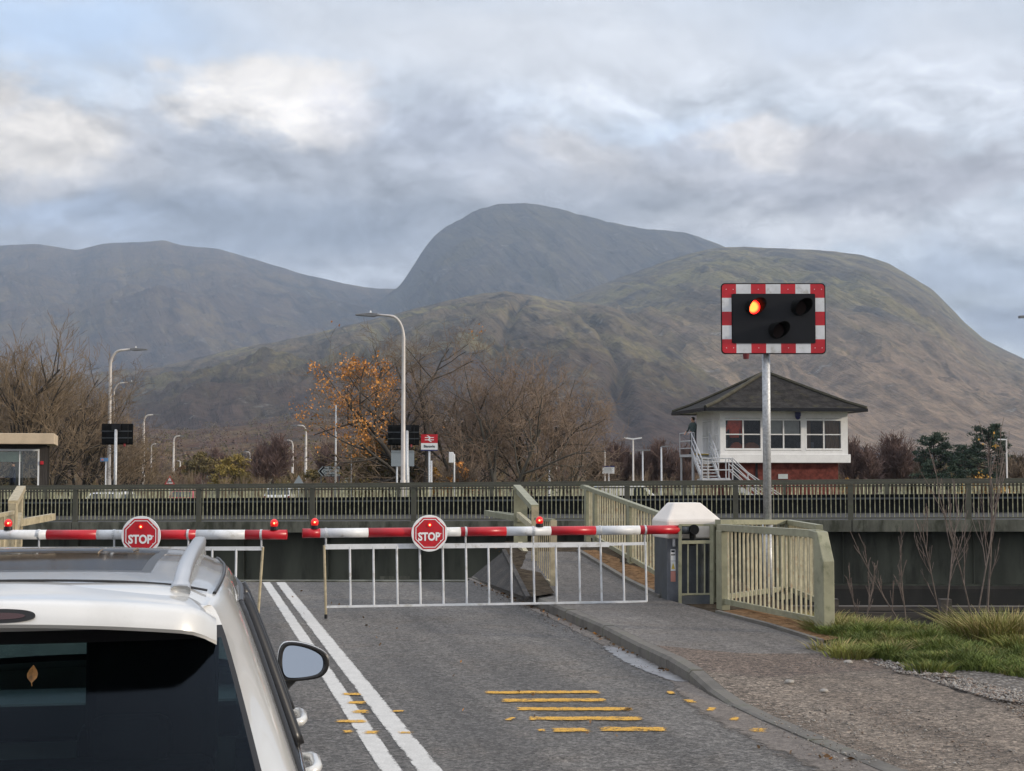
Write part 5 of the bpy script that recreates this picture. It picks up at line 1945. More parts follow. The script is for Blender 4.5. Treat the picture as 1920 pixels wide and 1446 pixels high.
# small square sign on the right of centre
c0, c1 = at(1129.5, 873.5, 88), at(1152, 888, 88)
sq = thing('small_sign', Vector(((c0.x + c1.x) / 2, 88, -0.7)), 'small white notice with a navy top band, right of centre beyond the railing', 'sign')
xm, wS = (c0.x + c1.x) / 2, c1.x - c0.x
p_ = plate(sq, 'panel', K['sign_white'], c1.z, c0.z, y=88)
plate(p_, 'header', K['navy'], c0.z - 0.08, c0.z, y=88, pr=0.012, th=0.01)
b = MB()
for k in range(4):
    b.bar((xm - wS * 0.38, 87.99, c0.z - 0.15 - 0.07 * k), (xm + wS * (0.38 - 0.06 * (k % 2)), 87.99, c0.z - 0.15 - 0.07 * k), 0.01, 0.02)
b.build('print', K['sign_back'], p_)
posts_(sq, [xm + 0.02], 88, -0.7, c0.z)
# white box on a pole right of the station sign
p = at(847, 858, 66)
wb = thing('pole_box', Vector((p.x, 66, -0.5)), 'white equipment box on a grey pole right of the station sign', 'box')
b = MB(); b.box((p.x - 0.02, 65.9, p.z), (0.20, 0.2, 0.46)); b.build('housing', K['sign_white'], wb, bevel=0.02)
b = MB(); b.tube([(p.x + 0.10, 66.1, -0.5), (p.x + 0.10, 66.1, p.z + 0.12), (p.x, 66.1, p.z + 0.2)], 0.045, 10); b.build('pole', K['galv'], wb, smooth=True)
b = MB(); b.tube([(at(809, 880, 67).x, 67, -0.5), (at(809, 865, 67).x, 67, at(809, 864, 67).z)], 0.04, 8)
tag(b.build('pole', K['galv'], smooth=True), 'short grey pole beside the station sign post', 'pole')
# little blue sign on the left
c = at(195.5, 862, 70)
bs_ = thing('blue_sign', Vector((c.x, 70, -0.5)), 'tiny blue sign on a pole left of the left signal', 'sign')
b = MB(); b.box((c.x, 70, c.z), (0.36, 0.03, 0.16)); bp_ = b.build('panel', K['sign_blue'], bs_)
b = MB(); b.box((c.x - 0.08, 69.98, c.z), (0.10, 0.012, 0.08)); b.build('red_mark', K['label_red'], bp_)
posts_(bs_, [c.x + 0.06], 70, -0.5, c.z - 0.05, r=0.03)
p = at(215.5, 868, 63.5)
b = MB(); b.tube([(p.x, 63.5, -0.5), (p.x, 63.5, p.z)], 0.03, 8)
tag(b.build('pole', K['galv'], smooth=True), 'thin pole standing directly left of the left signal pole', 'pole')
# triangular warning signs
def triangle(px, py, Y, sz, face, label):
    c = at(px, py, Y)
    t = thing('warning_sign', Vector((c.x, Y, -0.8)), label, 'sign')
    tri = lambda s_: [(-s_ / 2, -s_ * 0.289), (s_ / 2, -s_ * 0.289), (0, s_ * 0.577)]
    b = MB(); b.prism(tri(sz), c, X_, Y_, Z_, -0.02, 0)
    o = b.build('panel', K['red_paint'] if face else K['sign_back'], t)
    if face:
        b = MB(); b.prism(tri(sz * 0.66), c, X_, Y_, Z_, 0.002, 0.006); f_ = b.build('face', K['sign_white'], o)
        b = MB()
        for k in range(4):
            b.box((c.x - 0.14 + 0.09 * k, Y - 0.008, c.z - 0.02), (0.035, 0.006, 0.2))
        b.box((c.x, Y - 0.008, c.z), (0.36, 0.006, 0.03)); b.build('symbol', K['black'], f_)
    posts_(t, [c.x], Y, -0.8, c.z, r=0.035)
    return t
triangle(318, 903, 120, 0.85, True, 'red bordered triangular warning sign low behind the railing at the left')
triangle(560, 902, 110, 0.75, False, 'grey back of a triangular sign just above the railing, left of the direction sign')
# ---------------------------------------------------------------- people (grown with a skin modifier)
def person(name, loc, rz, joints, bones, radii, mats, label, hair_r=0.105, head=None, parts=None, origin_z=0.0):
    """joints in local metres; mats: function(z, vertex) -> material slot"""
    t = thing(name, loc, label, 'person', rz=rz)
    me = bpy.data.meshes.new('body')
    names = list(joints)
    idx = {k: i for i, k in enumerate(names)}
    me.from_pydata([joints[k] for k in names], [(idx[a], idx[b_]) for a, b_ in bones], [])
    ob = bpy.data.objects.new('body_tmp', me)
    COL.objects.link(ob)
    sk = ob.modifiers.new('skin', 'SKIN')
    for i, k in enumerate(names):
        v = me.skin_vertices[0].data[i]
        r = radii[k]
        v.radius = r if isinstance(r, tuple) else (r, r)
        v.use_root = (k == 'pelvis')
    sb = ob.modifiers.new('sub', 'SUBSURF')
    sb.levels = sb.render_levels = 2
    dg = bpy.context.evaluated_depsgraph_get()
    dg.update()
    m2 = bpy.data.meshes.new_from_object(ob.evaluated_get(dg))
    bpy.data.objects.remove(ob)
    m2.name = 'body'
    m2.materials.clear()
    o = bpy.data.objects.new('body', m2)
    for m in mats[0]:
        m2.materials.append(m)
    COL.objects.link(o)
    o.parent = t
    for p in m2.polygons:
        p.use_smooth = True
        p.material_index = mats[1](p.center)
    # hair
    hc = Vector(joints['head']) + Vector((0, 0.012, 0.035))
    b = MB()
    b.sphere(hc, hair_r, 14, 8, (0.86, 1.02, 0.92))
    b.v = [(x, y if y > joints['head'][1] - 0.045 else joints['head'][1] - 0.045, max(z, joints['head'][2] - 0.0 if y < joints['head'][1] else joints['head'][2] - 0.06)) for x, y, z in b.v]
    b.build('hair', K['hair'], t, smooth=True, local=True)
    return t


def standing(arms):
    j = {'pelvis': (0, 0, 0.92), 'spine': (0, 0.01, 1.12), 'chest': (0, 0.0, 1.34), 'neck': (0, 0.01, 1.50), 'head': (0, -0.015, 1.62), 'crown': (0, -0.01, 1.72), 'nose': (0, -0.115, 1.605), 'chin': (0, -0.075, 1.545)}
    r = {'pelvis': (0.16, 0.115), 'spine': (0.155, 0.115), 'chest': (0.18, 0.125), 'neck': 0.058, 'head': (0.078, 0.092), 'crown': (0.055, 0.065), 'nose': 0.014, 'chin': 0.032}
    bn_ = [('pelvis', 'spine'), ('spine', 'chest'), ('chest', 'neck'), ('neck', 'head'), ('head', 'crown'), ('head', 'nose'), ('head', 'chin')]
    for sgn, s in ((-1, 'r'), (1, 'l')):
        j.update({'hip' + s: (sgn * 0.10, 0, 0.86), 'knee' + s: (sgn * 0.11, -0.03, 0.48), 'ank' + s: (sgn * 0.115, 0.02, 0.08), 'toe' + s: (sgn * 0.125, -0.15, 0.04)})
        r.update({'hip' + s: 0.092, 'knee' + s: 0.062, 'ank' + s: 0.045, 'toe' + s: (0.045, 0.03)})
        bn_ += [('pelvis', 'hip' + s), ('hip' + s, 'knee' + s), ('knee' + s, 'ank' + s), ('ank' + s, 'toe' + s)]
        sh, el_, wr_ = arms[s]
        j.update({'sh' + s: sh, 'el' + s: el_, 'wr' + s: wr_})
        r.update({'sh' + s: 0.068, 'el' + s: 0.048, 'wr' + s: 0.034})
        bn_ += [('chest', 'sh' + s), ('sh' + s, 'el' + s), ('el' + s, 'wr' + s)]
        w_ = Vector(wr_); dv = (w_ - Vector(el_)).normalized()
        sd_ = dv.cross(Vector((0, 0, 1)))
        if sd_.length < 0.1: sd_ = Vector((1, 0, 0))
        sd_.normalize()
        pm = w_ + dv * 0.07
        j['palm' + s] = tuple(pm); r['palm' + s] = (0.036, 0.018)
        bn_.append(('wr' + s, 'palm' + s))
        for k, (o_, ln) in enumerate(((-0.028, 0.070), (-0.009, 0.082), (0.010, 0.078), (0.028, 0.062))):
            a_ = pm + sd_ * o_ + dv * 0.03
            e1, e2 = a_ + dv * ln * 0.5 + Vector((0, 0, -0.01)), a_ + dv * ln * 0.85 + Vector((0, 0, -0.04))
            j['f%d%s' % (k, s)] = tuple(e1); j['t%d%s' % (k, s)] = tuple(e2)
            r['f%d%s' % (k, s)] = 0.0095; r['t%d%s' % (k, s)] = 0.008
            bn_ += [('palm' + s, 'f%d%s' % (k, s)), ('f%d%s' % (k, s), 't%d%s' % (k, s))]
        th = w_ + dv * 0.04 + sd_ * 0.05 * (1 if s == 'r' else -1) + Vector((0, 0, -0.02))
        j['th' + s] = tuple(th); r['th' + s] = 0.011
        bn_.append(('wr' + s, 'th' + s))
    return j, bn_, r


# ---------------------------------------------------------------- operator's cabin at the left edge
CYb = 57.0
cabin = thing('control_cabin', Vector((gx(88, CYb).x, CYb, -0.4)), 'small flat roofed control cabin with a big window and tan fascia at the left edge', 'cabin')
def cp(px, py, y=CYb): return at(px, py, y)
x1w, x0w = cp(88, 860).x, cp(-190, 860).x
ztop, zgl1, zgl0 = cp(0, 834).z, cp(0, 844).z, cp(0, 912.5).z
b = MB()
b.box(((cp(-200, 824).x + cp(102.5, 824).x) / 2, CYb + 1.6, (cp(0, 813.5).z + cp(0, 833.5).z) / 2), (cp(102.5, 824).x - cp(-200, 824).x, 4.6, cp(0, 813.5).z - cp(0, 833.5).z))
K['fascia'] = M('tan_fascia', (0.50, 0.40, 0.28), 0.6, var=0.12, scale=1.5, dirt=((0.25, 0.22, 0.17), 1.5, 0.55, 0.75, 0.5))
b.build('roof', K['fascia'], cabin, bevel=0.02)
K['dark_wood'] = M('dark_timber_cladding', (0.035, 0.030, 0.026), 0.8, var=0.4, scale=5, stretch=(6, 6, 0.3))
b = MB()
xg = cp(73, 860).x
b.box(((xg + x1w) / 2, CYb + 0.1, (ztop - 0.4) / 2 - 0.0), (x1w - xg, 0.2, ztop + 0.4))                    # corner post wall
b.box(((x0w + xg) / 2, CYb + 0.1, (zgl0 - 0.4) / 2 - 0.02), (xg - x0w, 0.2, zgl0 + 0.4))                   # below the glass
b.box(((x0w + xg) / 2, CYb + 0.1, (zgl1 + ztop) / 2 + 0.01), (xg - x0w, 0.2, ztop - zgl1))                 # above the glass
b.box((x0w - 0.1, CYb + 1.7, (ztop - 0.4) / 2), (0.2, 3.3, ztop + 0.4))
b.box((x1w - 0.1, CYb + 3.2, (ztop - 0.4) / 2), (0.18, 0.18, ztop + 0.4))
b.box(((x0w + x1w) / 2, CYb + 3.3, (zgl0 - 0.4) / 2 - 0.1), (x1w - x0w, 0.12, zgl0 + 0.3))
b.build('wall', K['dark_wood'], cabin)
b = MB()
b.box(((x0w + x1w) / 2, CYb + 1.75, zgl0 - 0.95), (x1w - x0w - 0.4, 3.1, 0.1))
b.build('floor', K['dark_grey'], cabin)
b = MB()
b.box(((x0w + xg) / 2, CYb + 0.08, (zgl0 + zgl1) / 2), (xg - x0w - 0.1, 0.02, zgl1 - zgl0 - 0.08))
wg = b.build('window', K['win_glass'], cabin)
b = MB()
for (xa, za, xb, zb) in ((x0w, zgl1, xg, zgl1), (x0w, zgl0, xg, zgl0)):
    b.bar((xa, CYb - 0.02, za), (xb, CYb - 0.02, zb), 0.08, 0.07)
b.bar((xg, CYb - 0.02, zgl0 - 0.035), (xg, CYb - 0.02, zgl1 + 0.035), 0.06, 0.06)
b.bar((cp(39, 880).x, CYb + 0.03, zgl0), (cp(39, 880).x, CYb + 0.03, zgl1), 0.04, 0.05)
b.build('frame', K['sign_white'], wg)
K['blind'] = M('pale_green_blind', (0.62, 0.70, 0.55), 0.7, var=0.05)
for (xa, xb, ya, yb) in ((-190, 57, 847, 866), (-190, 18, 888, 911)):
    b = MB(); b.box(((cp(xa, 0).x + cp(xb, 0).x) / 2, CYb + 0.13, (cp(0, ya).z + cp(0, yb).z) / 2), (cp(xb, 0).x - cp(xa, 0).x, 0.02, cp(0, ya).z - cp(0, yb).z)); b.build('blind', K['blind'], cabin)
b = MB(); q = cp(78, 868, CYb - 0.06); b.box((q.x, q.y, q.z), (0.12, 0.1, 0.13)); b.build('alarm_box', K['red_paint'], cabin, bevel=0.01)
b = MB(); b.box((cp(46, 0).x, CYb + 2.2, zgl0 + 0.15), (0.35, 0.3, 2.1)); b.build('equipment_rack', K['dark_grey'], cabin)
j, bn_, r = standing({'r': ((-0.20, 0.0, 1.40), (-0.25, -0.10, 1.12), (-0.12, -0.32, 1.06)), 'l': ((0.20, 0.0, 1.40), (0.26, -0.10, 1.12), (0.12, -0.34, 1.06))})
person('person', Vector((cp(29, 0).x, CYb + 0.65, zgl0 - 0.74)), R(-70), j, bn_, r,
       ((K['trousers'], K['jacket_blue'], K['skin']), lambda c: 2 if (c.z > 1.49 or (c.y < -0.30 and c.z > 0.95)) else (1 if c.z > 0.88 else 0)),
       'person in a navy jacket standing behind the cabin window at the left edge')

cabin.rotation_euler = (0, 0, R(15))

# ---------------------------------------------------------------- signal box
TH = R(8)
fd, sd = Vector((math.cos(TH), math.sin(TH), 0)), Vector((-math.sin(TH), math.cos(TH), 0))
F0 = gx(1351, 69.0)
def sf(px, py, dy=0.0):
    o_ = F0 + sd * dy
    return on(px, py, o_, o_ + fd)
F1 = sf(1590, 850)
LW = (Vector((F1.x, F1.y, 0)) - Vector((F0.x, F0.y, 0))).length
DW = 4.1
def SB(x, y, z): return Vector((F0.x, F0.y, 0)) + fd * x + sd * y + Vector((0, 0, z))
def sx(px): return (sf(px, 820) - F0).dot(fd)
ZE, ZS1, ZS0, ZB = sf(1470, 770).z, sf(1470, 852).z, sf(1470, 868).z, -0.6
ZW1, ZW0 = sf(1395, 786.5).z, sf(1395, 842.5).z
sbx = thing('signal_box', SB(LW / 2, DW / 2, ZB), 'white upper storeyed signal box on a red brick base with a dark hipped slate roof', 'signal box')
yaw_sb = TH
def sbox(b, x0, x1, y0, y1, z0, z1):
    c = SB((x0 + x1) / 2, (y0 + y1) / 2, (z0 + z1) / 2)
    b.box((c.x, c.y, c.z), (abs(x1 - x0), abs(y1 - y0), abs(z1 - z0)), TH)
b = MB()
sbox(b, 0.55, LW - 0.35, 0.35, DW - 0.3, ZB, ZS0)
base = b.build('brick_base', K['brick'], sbx)
b = MB(); sbox(b, 0.62, 0.95, 0.30, 0.349, ZB, ZS0 - 0.02); sbox(b, sx(1420), sx(1424), 0.30, 0.349, ZB, ZS0 - 0.02)
b.build('downpipe', K['black'], base)
b = MB()
p0, p1 = sf(1459, 889, 0.35), sf(1477, 898, 0.35)
b.bar(Vector((p0.x, p0.y - 0.02, (p0.z + p1.z) / 2)), Vector((p1.x, p1.y - 0.02, (p0.z + p1.z) / 2)), 0.03, p0.z - p1.z)
b.build('vent_plate', K['sign_grey'], base)
b = MB()
sbox(b, -0.06, LW + 0.10, -0.08, DW, ZS0, ZS1)
b.build('sill_band', K['off_white'], sbx, bevel=0.02)
# walls of the upper storey round the openings
wins = [(1359, 1428), (1435, 1503.5), (1511, 1578.5)]
b = MB()
sbox(b, 0, LW, 0.0, 0.12, ZW1 + 0.06, ZE + 0.1)
sbox(b, 0, LW, 0.0, 0.12, ZS1, ZW0 - 0.06)
edges = [0] + [e for w_ in wins for e in (sx(w_[0]), sx(w_[1]))] + [LW]
for i in range(0, len(edges), 2):
    sbox(b, edges[i], edges[i + 1], 0.0, 0.12, ZW0 - 0.06, ZW1 + 0.06)
sbox(b, 0, LW, DW - 0.12, DW, ZS1, ZE + 0.1)
sbox(b, LW - 0.12, LW, 0.12, DW - 0.12, ZS1, ZE + 0.1)
# left flank with its window and door openings
lf = [(0.12, 0.25), (1.05, 1.40), (3.1, DW - 0.12)]
sbox(b, 0, 0.12, 0.12, DW - 0.12, ZW1 + 0.06, ZE + 0.1)
for y0, y1 in lf:
    sbox(b, 0, 0.12, y0, y1, ZS1, ZW1 + 0.06)
sbox(b, 0, 0.12, 0.25, 1.05, ZS1, ZW0 - 0.06)
b.build('wall', K['off_white'], sbx)
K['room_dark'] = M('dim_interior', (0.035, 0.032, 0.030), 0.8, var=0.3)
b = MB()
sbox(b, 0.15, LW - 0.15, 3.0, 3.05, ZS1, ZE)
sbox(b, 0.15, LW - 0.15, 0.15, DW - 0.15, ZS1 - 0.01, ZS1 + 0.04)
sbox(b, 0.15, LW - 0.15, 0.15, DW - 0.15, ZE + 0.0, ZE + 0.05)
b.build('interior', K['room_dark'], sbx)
def sb_window(x0, x1, z0, z1, flank=False, cols=2, rows_=2, y=0.03):
    """glass pane, white frame and glazing bars"""
    def P_(u_, v, d):
        return SB(d, u_, v) if flank else SB(u_, d, v)
    b = MB()
    for (a0, c0_, a1, c1_) in ((x0, z0, x1, z0), (x0, z1, x1, z1)):
        b.bar(P_(a0, c0_, y), P_(a1, c1_, y), 0.09, 0.09)
    for k in range(cols + 1):
        xx = x0 + (x1 - x0) * k / cols
        b.bar(P_(xx, z0 + 0.045, y), P_(xx, z1 - 0.045, y), 0.06 if 0 < k < cols else 0.09, 0.07, up=fd if flank else sd)
    for k in range(1, rows_):
        zz = z0 + (z1 - z0) * k / rows_
        for c_ in range(cols):
            xa, xb = x0 + (x1 - x0) * c_ / cols + 0.032, x0 + (x1 - x0) * (c_ + 1) / cols - 0.032
            b.bar(P_(xa, zz, y), P_(xb, zz, y), 0.05, 0.05)
    fr_ = b.build('window', K['off_white'], sbx)
    b = MB()
    b.quad(P_(x0, z0, y + 0.035), P_(x1, z0, y + 0.035), P_(x1, z1, y + 0.035), P_(x0, z1, y + 0.035))
    b.build('pane', K['win_glass'], fr_)
for w_ in wins:
    sb_window(sx(w_[0]), sx(w_[1]), ZW0, ZW1)
sb_window(0.29, 1.01, ZW0, ZW1, True)
sb_window(1.45, 3.05, ZS1 + 0.05, ZW1, True, 3, 2)
K['curtain'] = M('tan_curtain', (0.26, 0.16, 0.10), 0.85, var=0.25, stretch=(6, 6, 0.3))
K['orange_cloth'] = M('orange_workwear', (0.70, 0.09, 0.03), 0.7, var=0.2)
b = MB()
for x0, x1, y0 in ((1550, 1576, 0.16), (1513, 1522, 0.16)):
    n = 10
    for k in range(n):
        xa, xb = sx(x0) + (sx(x1) - sx(x0)) * k / n, sx(x0) + (sx(x1) - sx(x0)) * (k + 1) / n
        b.quad(SB(xa, y0 + 0.05 * (k % 2), ZW0 - 0.1), SB(xb, y0 + 0.05 * ((k + 1) % 2), ZW0 - 0.1), SB(xb, y0 + 0.05 * ((k + 1) % 2), ZW1 + 0.1), SB(xa, y0 + 0.05 * (k % 2), ZW1 + 0.1))
b.build('curtain', K['curtain'], sbx)
K['blind2'] = M('grey_roller_blind', (0.42, 0.40, 0.37), 0.8, var=0.08)
b = MB()
sbox(b, sx(1438), sx(1501), 0.15, 0.17, (ZW0 + ZW1) / 2 - 0.02, ZW1 + 0.1)
b.build('roller_blind', K['blind2'], sbx)
b = MB()
sbox(b, sx(1362), sx(1378), 1.2, 1.4, ZW0 - 0.2, ZW0 + 0.45); sbox(b, sx(1518), sx(1545), 1.4, 1.8, ZW0 - 0.3, ZW0 + 0.35); sbox(b, sx(1440), sx(1500), 1.3, 1.8, ZS1, ZW0 + 0.1)
b.build('cabinet', K['cab_grey'], sbx)
# orange jacket on a hook and bags on the sill
jk = MB()
jx, jz = sx(1380), sf(1380, 800).z
out = [(-0.30, 0.40), (-0.12, 0.52), (0.12, 0.52), (0.34, 0.40), (0.44, -0.35), (0.30, -0.37), (0.24, 0.05), (0.20, -0.42), (-0.22, -0.42), (-0.26, 0.02), (-0.38, -0.15), (-0.44, -0.12)]
jk.prism(out, SB(jx, 0.22, jz - 0.08), fd, (0, 0, 1), sd, -0.06, 0.06)
tag(jk.build('jacket', K['orange_cloth'], bevel=0.03), 'orange work jacket hanging inside the left window of the signal box', 'jacket')
for px, pw_, nm, lb in ((1383, 0.32, 'bag', 'small orange bag on the sill inside the left signal box window'), (1411, 0.40, 'bag', 'brown orange bag on the sill inside the signal box, right half of the left window')):
    b = MB()
    c = SB(sx(px), 0.22, ZW0 - 0.02)
    n = 12
    b.prism([(pw_ * math.cos(PI * k / n) * (1 - 0.12 * math.sin(k * 2.1)), 0.34 * math.sin(PI * k / n)) for k in range(n + 1)], c, fd, (0, 0, 1), sd, -0.12, 0.12)
    tag(b.build('bag', M('bag_cloth', (0.42, 0.10, 0.05) if px < 1400 else (0.26, 0.10, 0.05), 0.8), bevel=0.05), lb, 'bag')
# roof: hipped, upswept eaves
OV = 0.95
def roof_pts(f, z):
    """ring of the roof: f = 1 at the eave, 0 at the ridge"""
    hx0, hx1 = -OV, LW + 0.55
    hy0, hy1 = -OV, DW + OV
    cx_, cy_ = (hx0 + hx1) / 2, (hy0 + hy1) / 2
    rl_ = 0.12
    return [SB(cx_ + (x - cx_) * f + (rl_ * (1 - f) * sgx), cy_ + (y - cy_) * f, z) for x, y, sgx in ((hx0, hy0, -1), (hx1, hy0, 1), (hx1, hy1, 1), (hx0, hy1, -1))]
ZR_ = sf(1430, 700.5, DW / 2).z
ZEv = sf(1329, 764.5, -OV).z
rings = [roof_pts(1.0, ZEv), roof_pts(0.80, ZEv + (ZR_ - ZEv) * 0.165), roof_pts(0.5, ZEv + (ZR_ - ZEv) * 0.47), roof_pts(0.0, ZR_)]
b = MB()
vs = [p for r_ in rings for p in r_]
b.add(vs, [(i * 4 + k, i * 4 + (k + 1) % 4, i * 4 + 4 + (k + 1) % 4, i * 4 + 4 + k) for i in range(3) for k in range(4)] + [(12, 13, 14, 15)])
def slate_mat():
    m = M('roof_slates', (0.028, 0.026, 0.025), 0.9, var=0.45, spec=0.2, scale=3, dirt=((0.075, 0.066, 0.036), 2.2, 0.52, 0.72, 0.5))
    t = NT(m.node_tree)
    bs = m.node_tree.nodes['Principled BSDF']
    c = t.n('ShaderNodeTexCoord').outputs['Object']
    s_ = t.n('ShaderNodeSeparateXYZ'); t.l(c, s_.inputs[0])
    wv = t.math('FRACT', t.math('MULTIPLY', s_.outputs[2], 9.0))
    n = t.noise(c, 9, 4, 0.7)
    bp = t.n('ShaderNodeBump'); bp.inputs['Distance'].default_value = 0.05; bp.inputs['Strength'].default_value = 0.9
    t.l(t.math('ADD', wv, t.math('MULTIPLY', n.outputs['Fac'], 0.8)), bp.inputs['Height'])
    t.l(bp.outputs[0], bs.inputs['Normal'])
    return m
rf = b.build('roof', slate_mat(), sbx)
b = MB()
for k in range(4):
    for i in range(3):
        b.tube([rings[i][k] + Vector((0, 0, 0.03)), rings[i + 1][k] + Vector((0, 0, 0.03))], 0.09, 6)
b.build('hip_tiles', M('mossy_hip_tiles', (0.050, 0.046, 0.030), 0.9, var=0.3, scale=4), rf)
b = MB()
e = roof_pts(1.0, ZEv - 0.07)
for k in range(4):
    b.bar(e[k], e[(k + 1) % 4], 0.14, 0.15)
b.build('gutter', K['black'], rf)
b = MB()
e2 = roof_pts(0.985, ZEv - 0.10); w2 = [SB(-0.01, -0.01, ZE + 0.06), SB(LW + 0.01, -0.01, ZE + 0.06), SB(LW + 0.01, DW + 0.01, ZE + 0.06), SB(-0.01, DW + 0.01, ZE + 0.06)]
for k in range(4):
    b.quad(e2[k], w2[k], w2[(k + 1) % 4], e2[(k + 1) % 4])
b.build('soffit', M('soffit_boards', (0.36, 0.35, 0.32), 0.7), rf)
# little amber light under the eave, camera under the front eave
b = MB(); q = SB(-0.45, 1.6, ZE + 0.10); b.bar(q, SB(-0.45, 2.2, ZE + 0.10), 0.14, 0.10)
b.build('amber_lamp', M('amber_lamp', (0.8, 0.2, 0.03), 0.4, emit=((1.0, 0.22, 0.03), 1.3)), sbx)
b = MB(); q = sf(1496, 779, -0.2); b.box((q.x, q.y, q.z + 0.05), (0.22, 0.28, 0.2)); b.sphere((q.x, q.y, q.z - 0.08), 0.12, 10, 6)
b.build('camera_dome', K['navy'], sbx)

# stairs: landing on the flank, a flight towards the viewer, a turn, a flight to the right
K['stair_white'] = M('stair_steel', (0.43, 0.44, 0.46), 0.5, var=0.1)
st = thing('stairs', SB(-1.0, -1.5, ZB), 'grey white steel stairs with handrails climbing to the left side of the signal box', 'stairs')
ZLd = sf(1320, 852, 1.5).z
lx0, lx1 = -0.98, -0.05
b = MB()
sbox(b, lx0, lx1, 1.2, 3.6, ZLd - 0.12, ZLd)
b.build('landing', K['stair_white'], st)
ZM = at(1330, 899.5, 66.3).z
topc, botc = SB(-0.62, 1.15, ZLd), gx(1333, 66.6)
botc.z = ZM
n = 8
b = MB()
y_ = MB()
for k in range(n + 1):
    f = k / n
    c = topc.lerp(botc, f)
    (y_ if k in (0, n) else b).bar(c - fd * 0.36, c + fd * 0.36, 0.26, 0.05)
b.build('tread', K['stair_white'], st)
y_.build('yellow_nosing', M('yellow_nosing', (0.55, 0.38, 0.08), 0.6), st)
b = MB()
for s_ in (-0.40, 0.40):
    b.bar(topc + fd * s_, botc + fd * s_, 0.05, 0.18)
b.bar(botc - fd * 0.6 - sd * 0.35, botc + fd * 0.75 - sd * 0.35, 0.05, 0.14)
m0 = botc + fd * 0.45 - sd * 0.3
m1 = m0 + fd * 3.0 + Vector((0, 0, -1.95))
for s_ in (0.0, -0.7):
    b.bar(m0 + sd * s_, m1 + sd * s_, 0.05, 0.18)
b.build('stringer', K['stair_white'], st)
b = MB()
for k in range(1, 10):
    c = m0.lerp(m1, k / 10) - sd * 0.35
    b.bar(c - sd * 0.33, c + sd * 0.33, 0.24, 0.04)
b.build('tread', K['stair_white'], st)
b = MB()
sbox_c = botc - sd * 0.35
b.bar(sbox_c - fd * 0.6, sbox_c + fd * 0.5, 0.9, 0.05)
b.build('mid_landing', K['stair_white'], st)
def rails(pts, hs, r=0.024, post_every=True):
    b = MB()
    for h in hs:
        b.tube([p + Vector((0, 0, h)) for p in pts], r, 8)
    if post_every:
        for p in pts:
            b.tube([p, p + Vector((0, 0, hs[0]))], r, 8)
    b.build('handrail', K['stair_white'], st)
up = Vector((0, 0, 1))
ll_, lr_ = SB(lx0, 3.55, ZLd), SB(lx0, 1.25, ZLd)
rails([ll_, lr_], (1.0, 0.62, 0.28))
rails([lr_, SB(-0.90, 1.2, ZLd)], (1.0, 0.62))
rails([topc - fd * 0.42, topc.lerp(botc, 0.5) - fd * 0.42, botc - fd * 0.42], (0.95, 0.6, 0.25), 0.028)
rails([topc + fd * 0.42, topc.lerp(botc, 0.5) + fd * 0.42, botc + fd * 0.42 + sd * 0.3], (0.95, 0.6, 0.25), 0.028)
fl = botc - sd * 0.78
rails([fl - fd * 0.6, fl - fd * 0.35, fl + fd * 0.45, fl + fd * 0.75], (0.92, 0.76, 0.42))
rails([m0 - sd * 0.45 + fd * 0.3, (m0 - sd * 0.45).lerp(m1 - sd * 0.45, 0.33), (m0 - sd * 0.45).lerp(m1 - sd * 0.45, 0.66), m1 - sd * 0.45], (0.95, 0.68, 0.4))
rails([m0 + sd * 0.1 + fd * 0.3, (m0 + sd * 0.1).lerp(m1 + sd * 0.1, 0.5), m1 + sd * 0.1], (0.95, 0.68, 0.4))
for x, y in ((lx0 + 0.06, 1.3), (lx0 + 0.06, 3.5), (-0.95, 1.3)):
    p = SB(x, y, 0)
    b = MB()
    b.tube([(p.x, p.y, ZB), (p.x, p.y, ZLd - 0.12)], 0.05, 8)
    b.build('leg', K['stair_white'], st)
b = MB()
b.bar(SB(lx0 + 0.06, 1.3, ZB + 0.4), SB(-0.95, 1.3, ZLd - 0.2), 0.04, 0.04)
b.build('brace', K['stair_white'], st)
j, bn_, r = standing({'r': ((-0.20, 0.0, 1.40), (-0.27, -0.08, 1.14), (-0.16, -0.30, 1.02)), 'l': ((0.20, 0.0, 1.40), (0.28, -0.06, 1.14), (0.18, -0.28, 1.02))})
pp = on(1299.5, 815, SB(0, 2.0, 0), SB(1, 2.0, 0))
person('person', Vector((pp.x, pp.y, ZLd)), R(-60), j, bn_, r,
       ((K['trousers'], K['jacket_green'], K['skin']), lambda c: 2 if (c.z > 1.50 or (c.y < -0.27 and c.z > 0.85)) else (1 if c.z > 0.80 else 0)),
       'person in a dark green jacket standing on the landing of the signal box stairs')

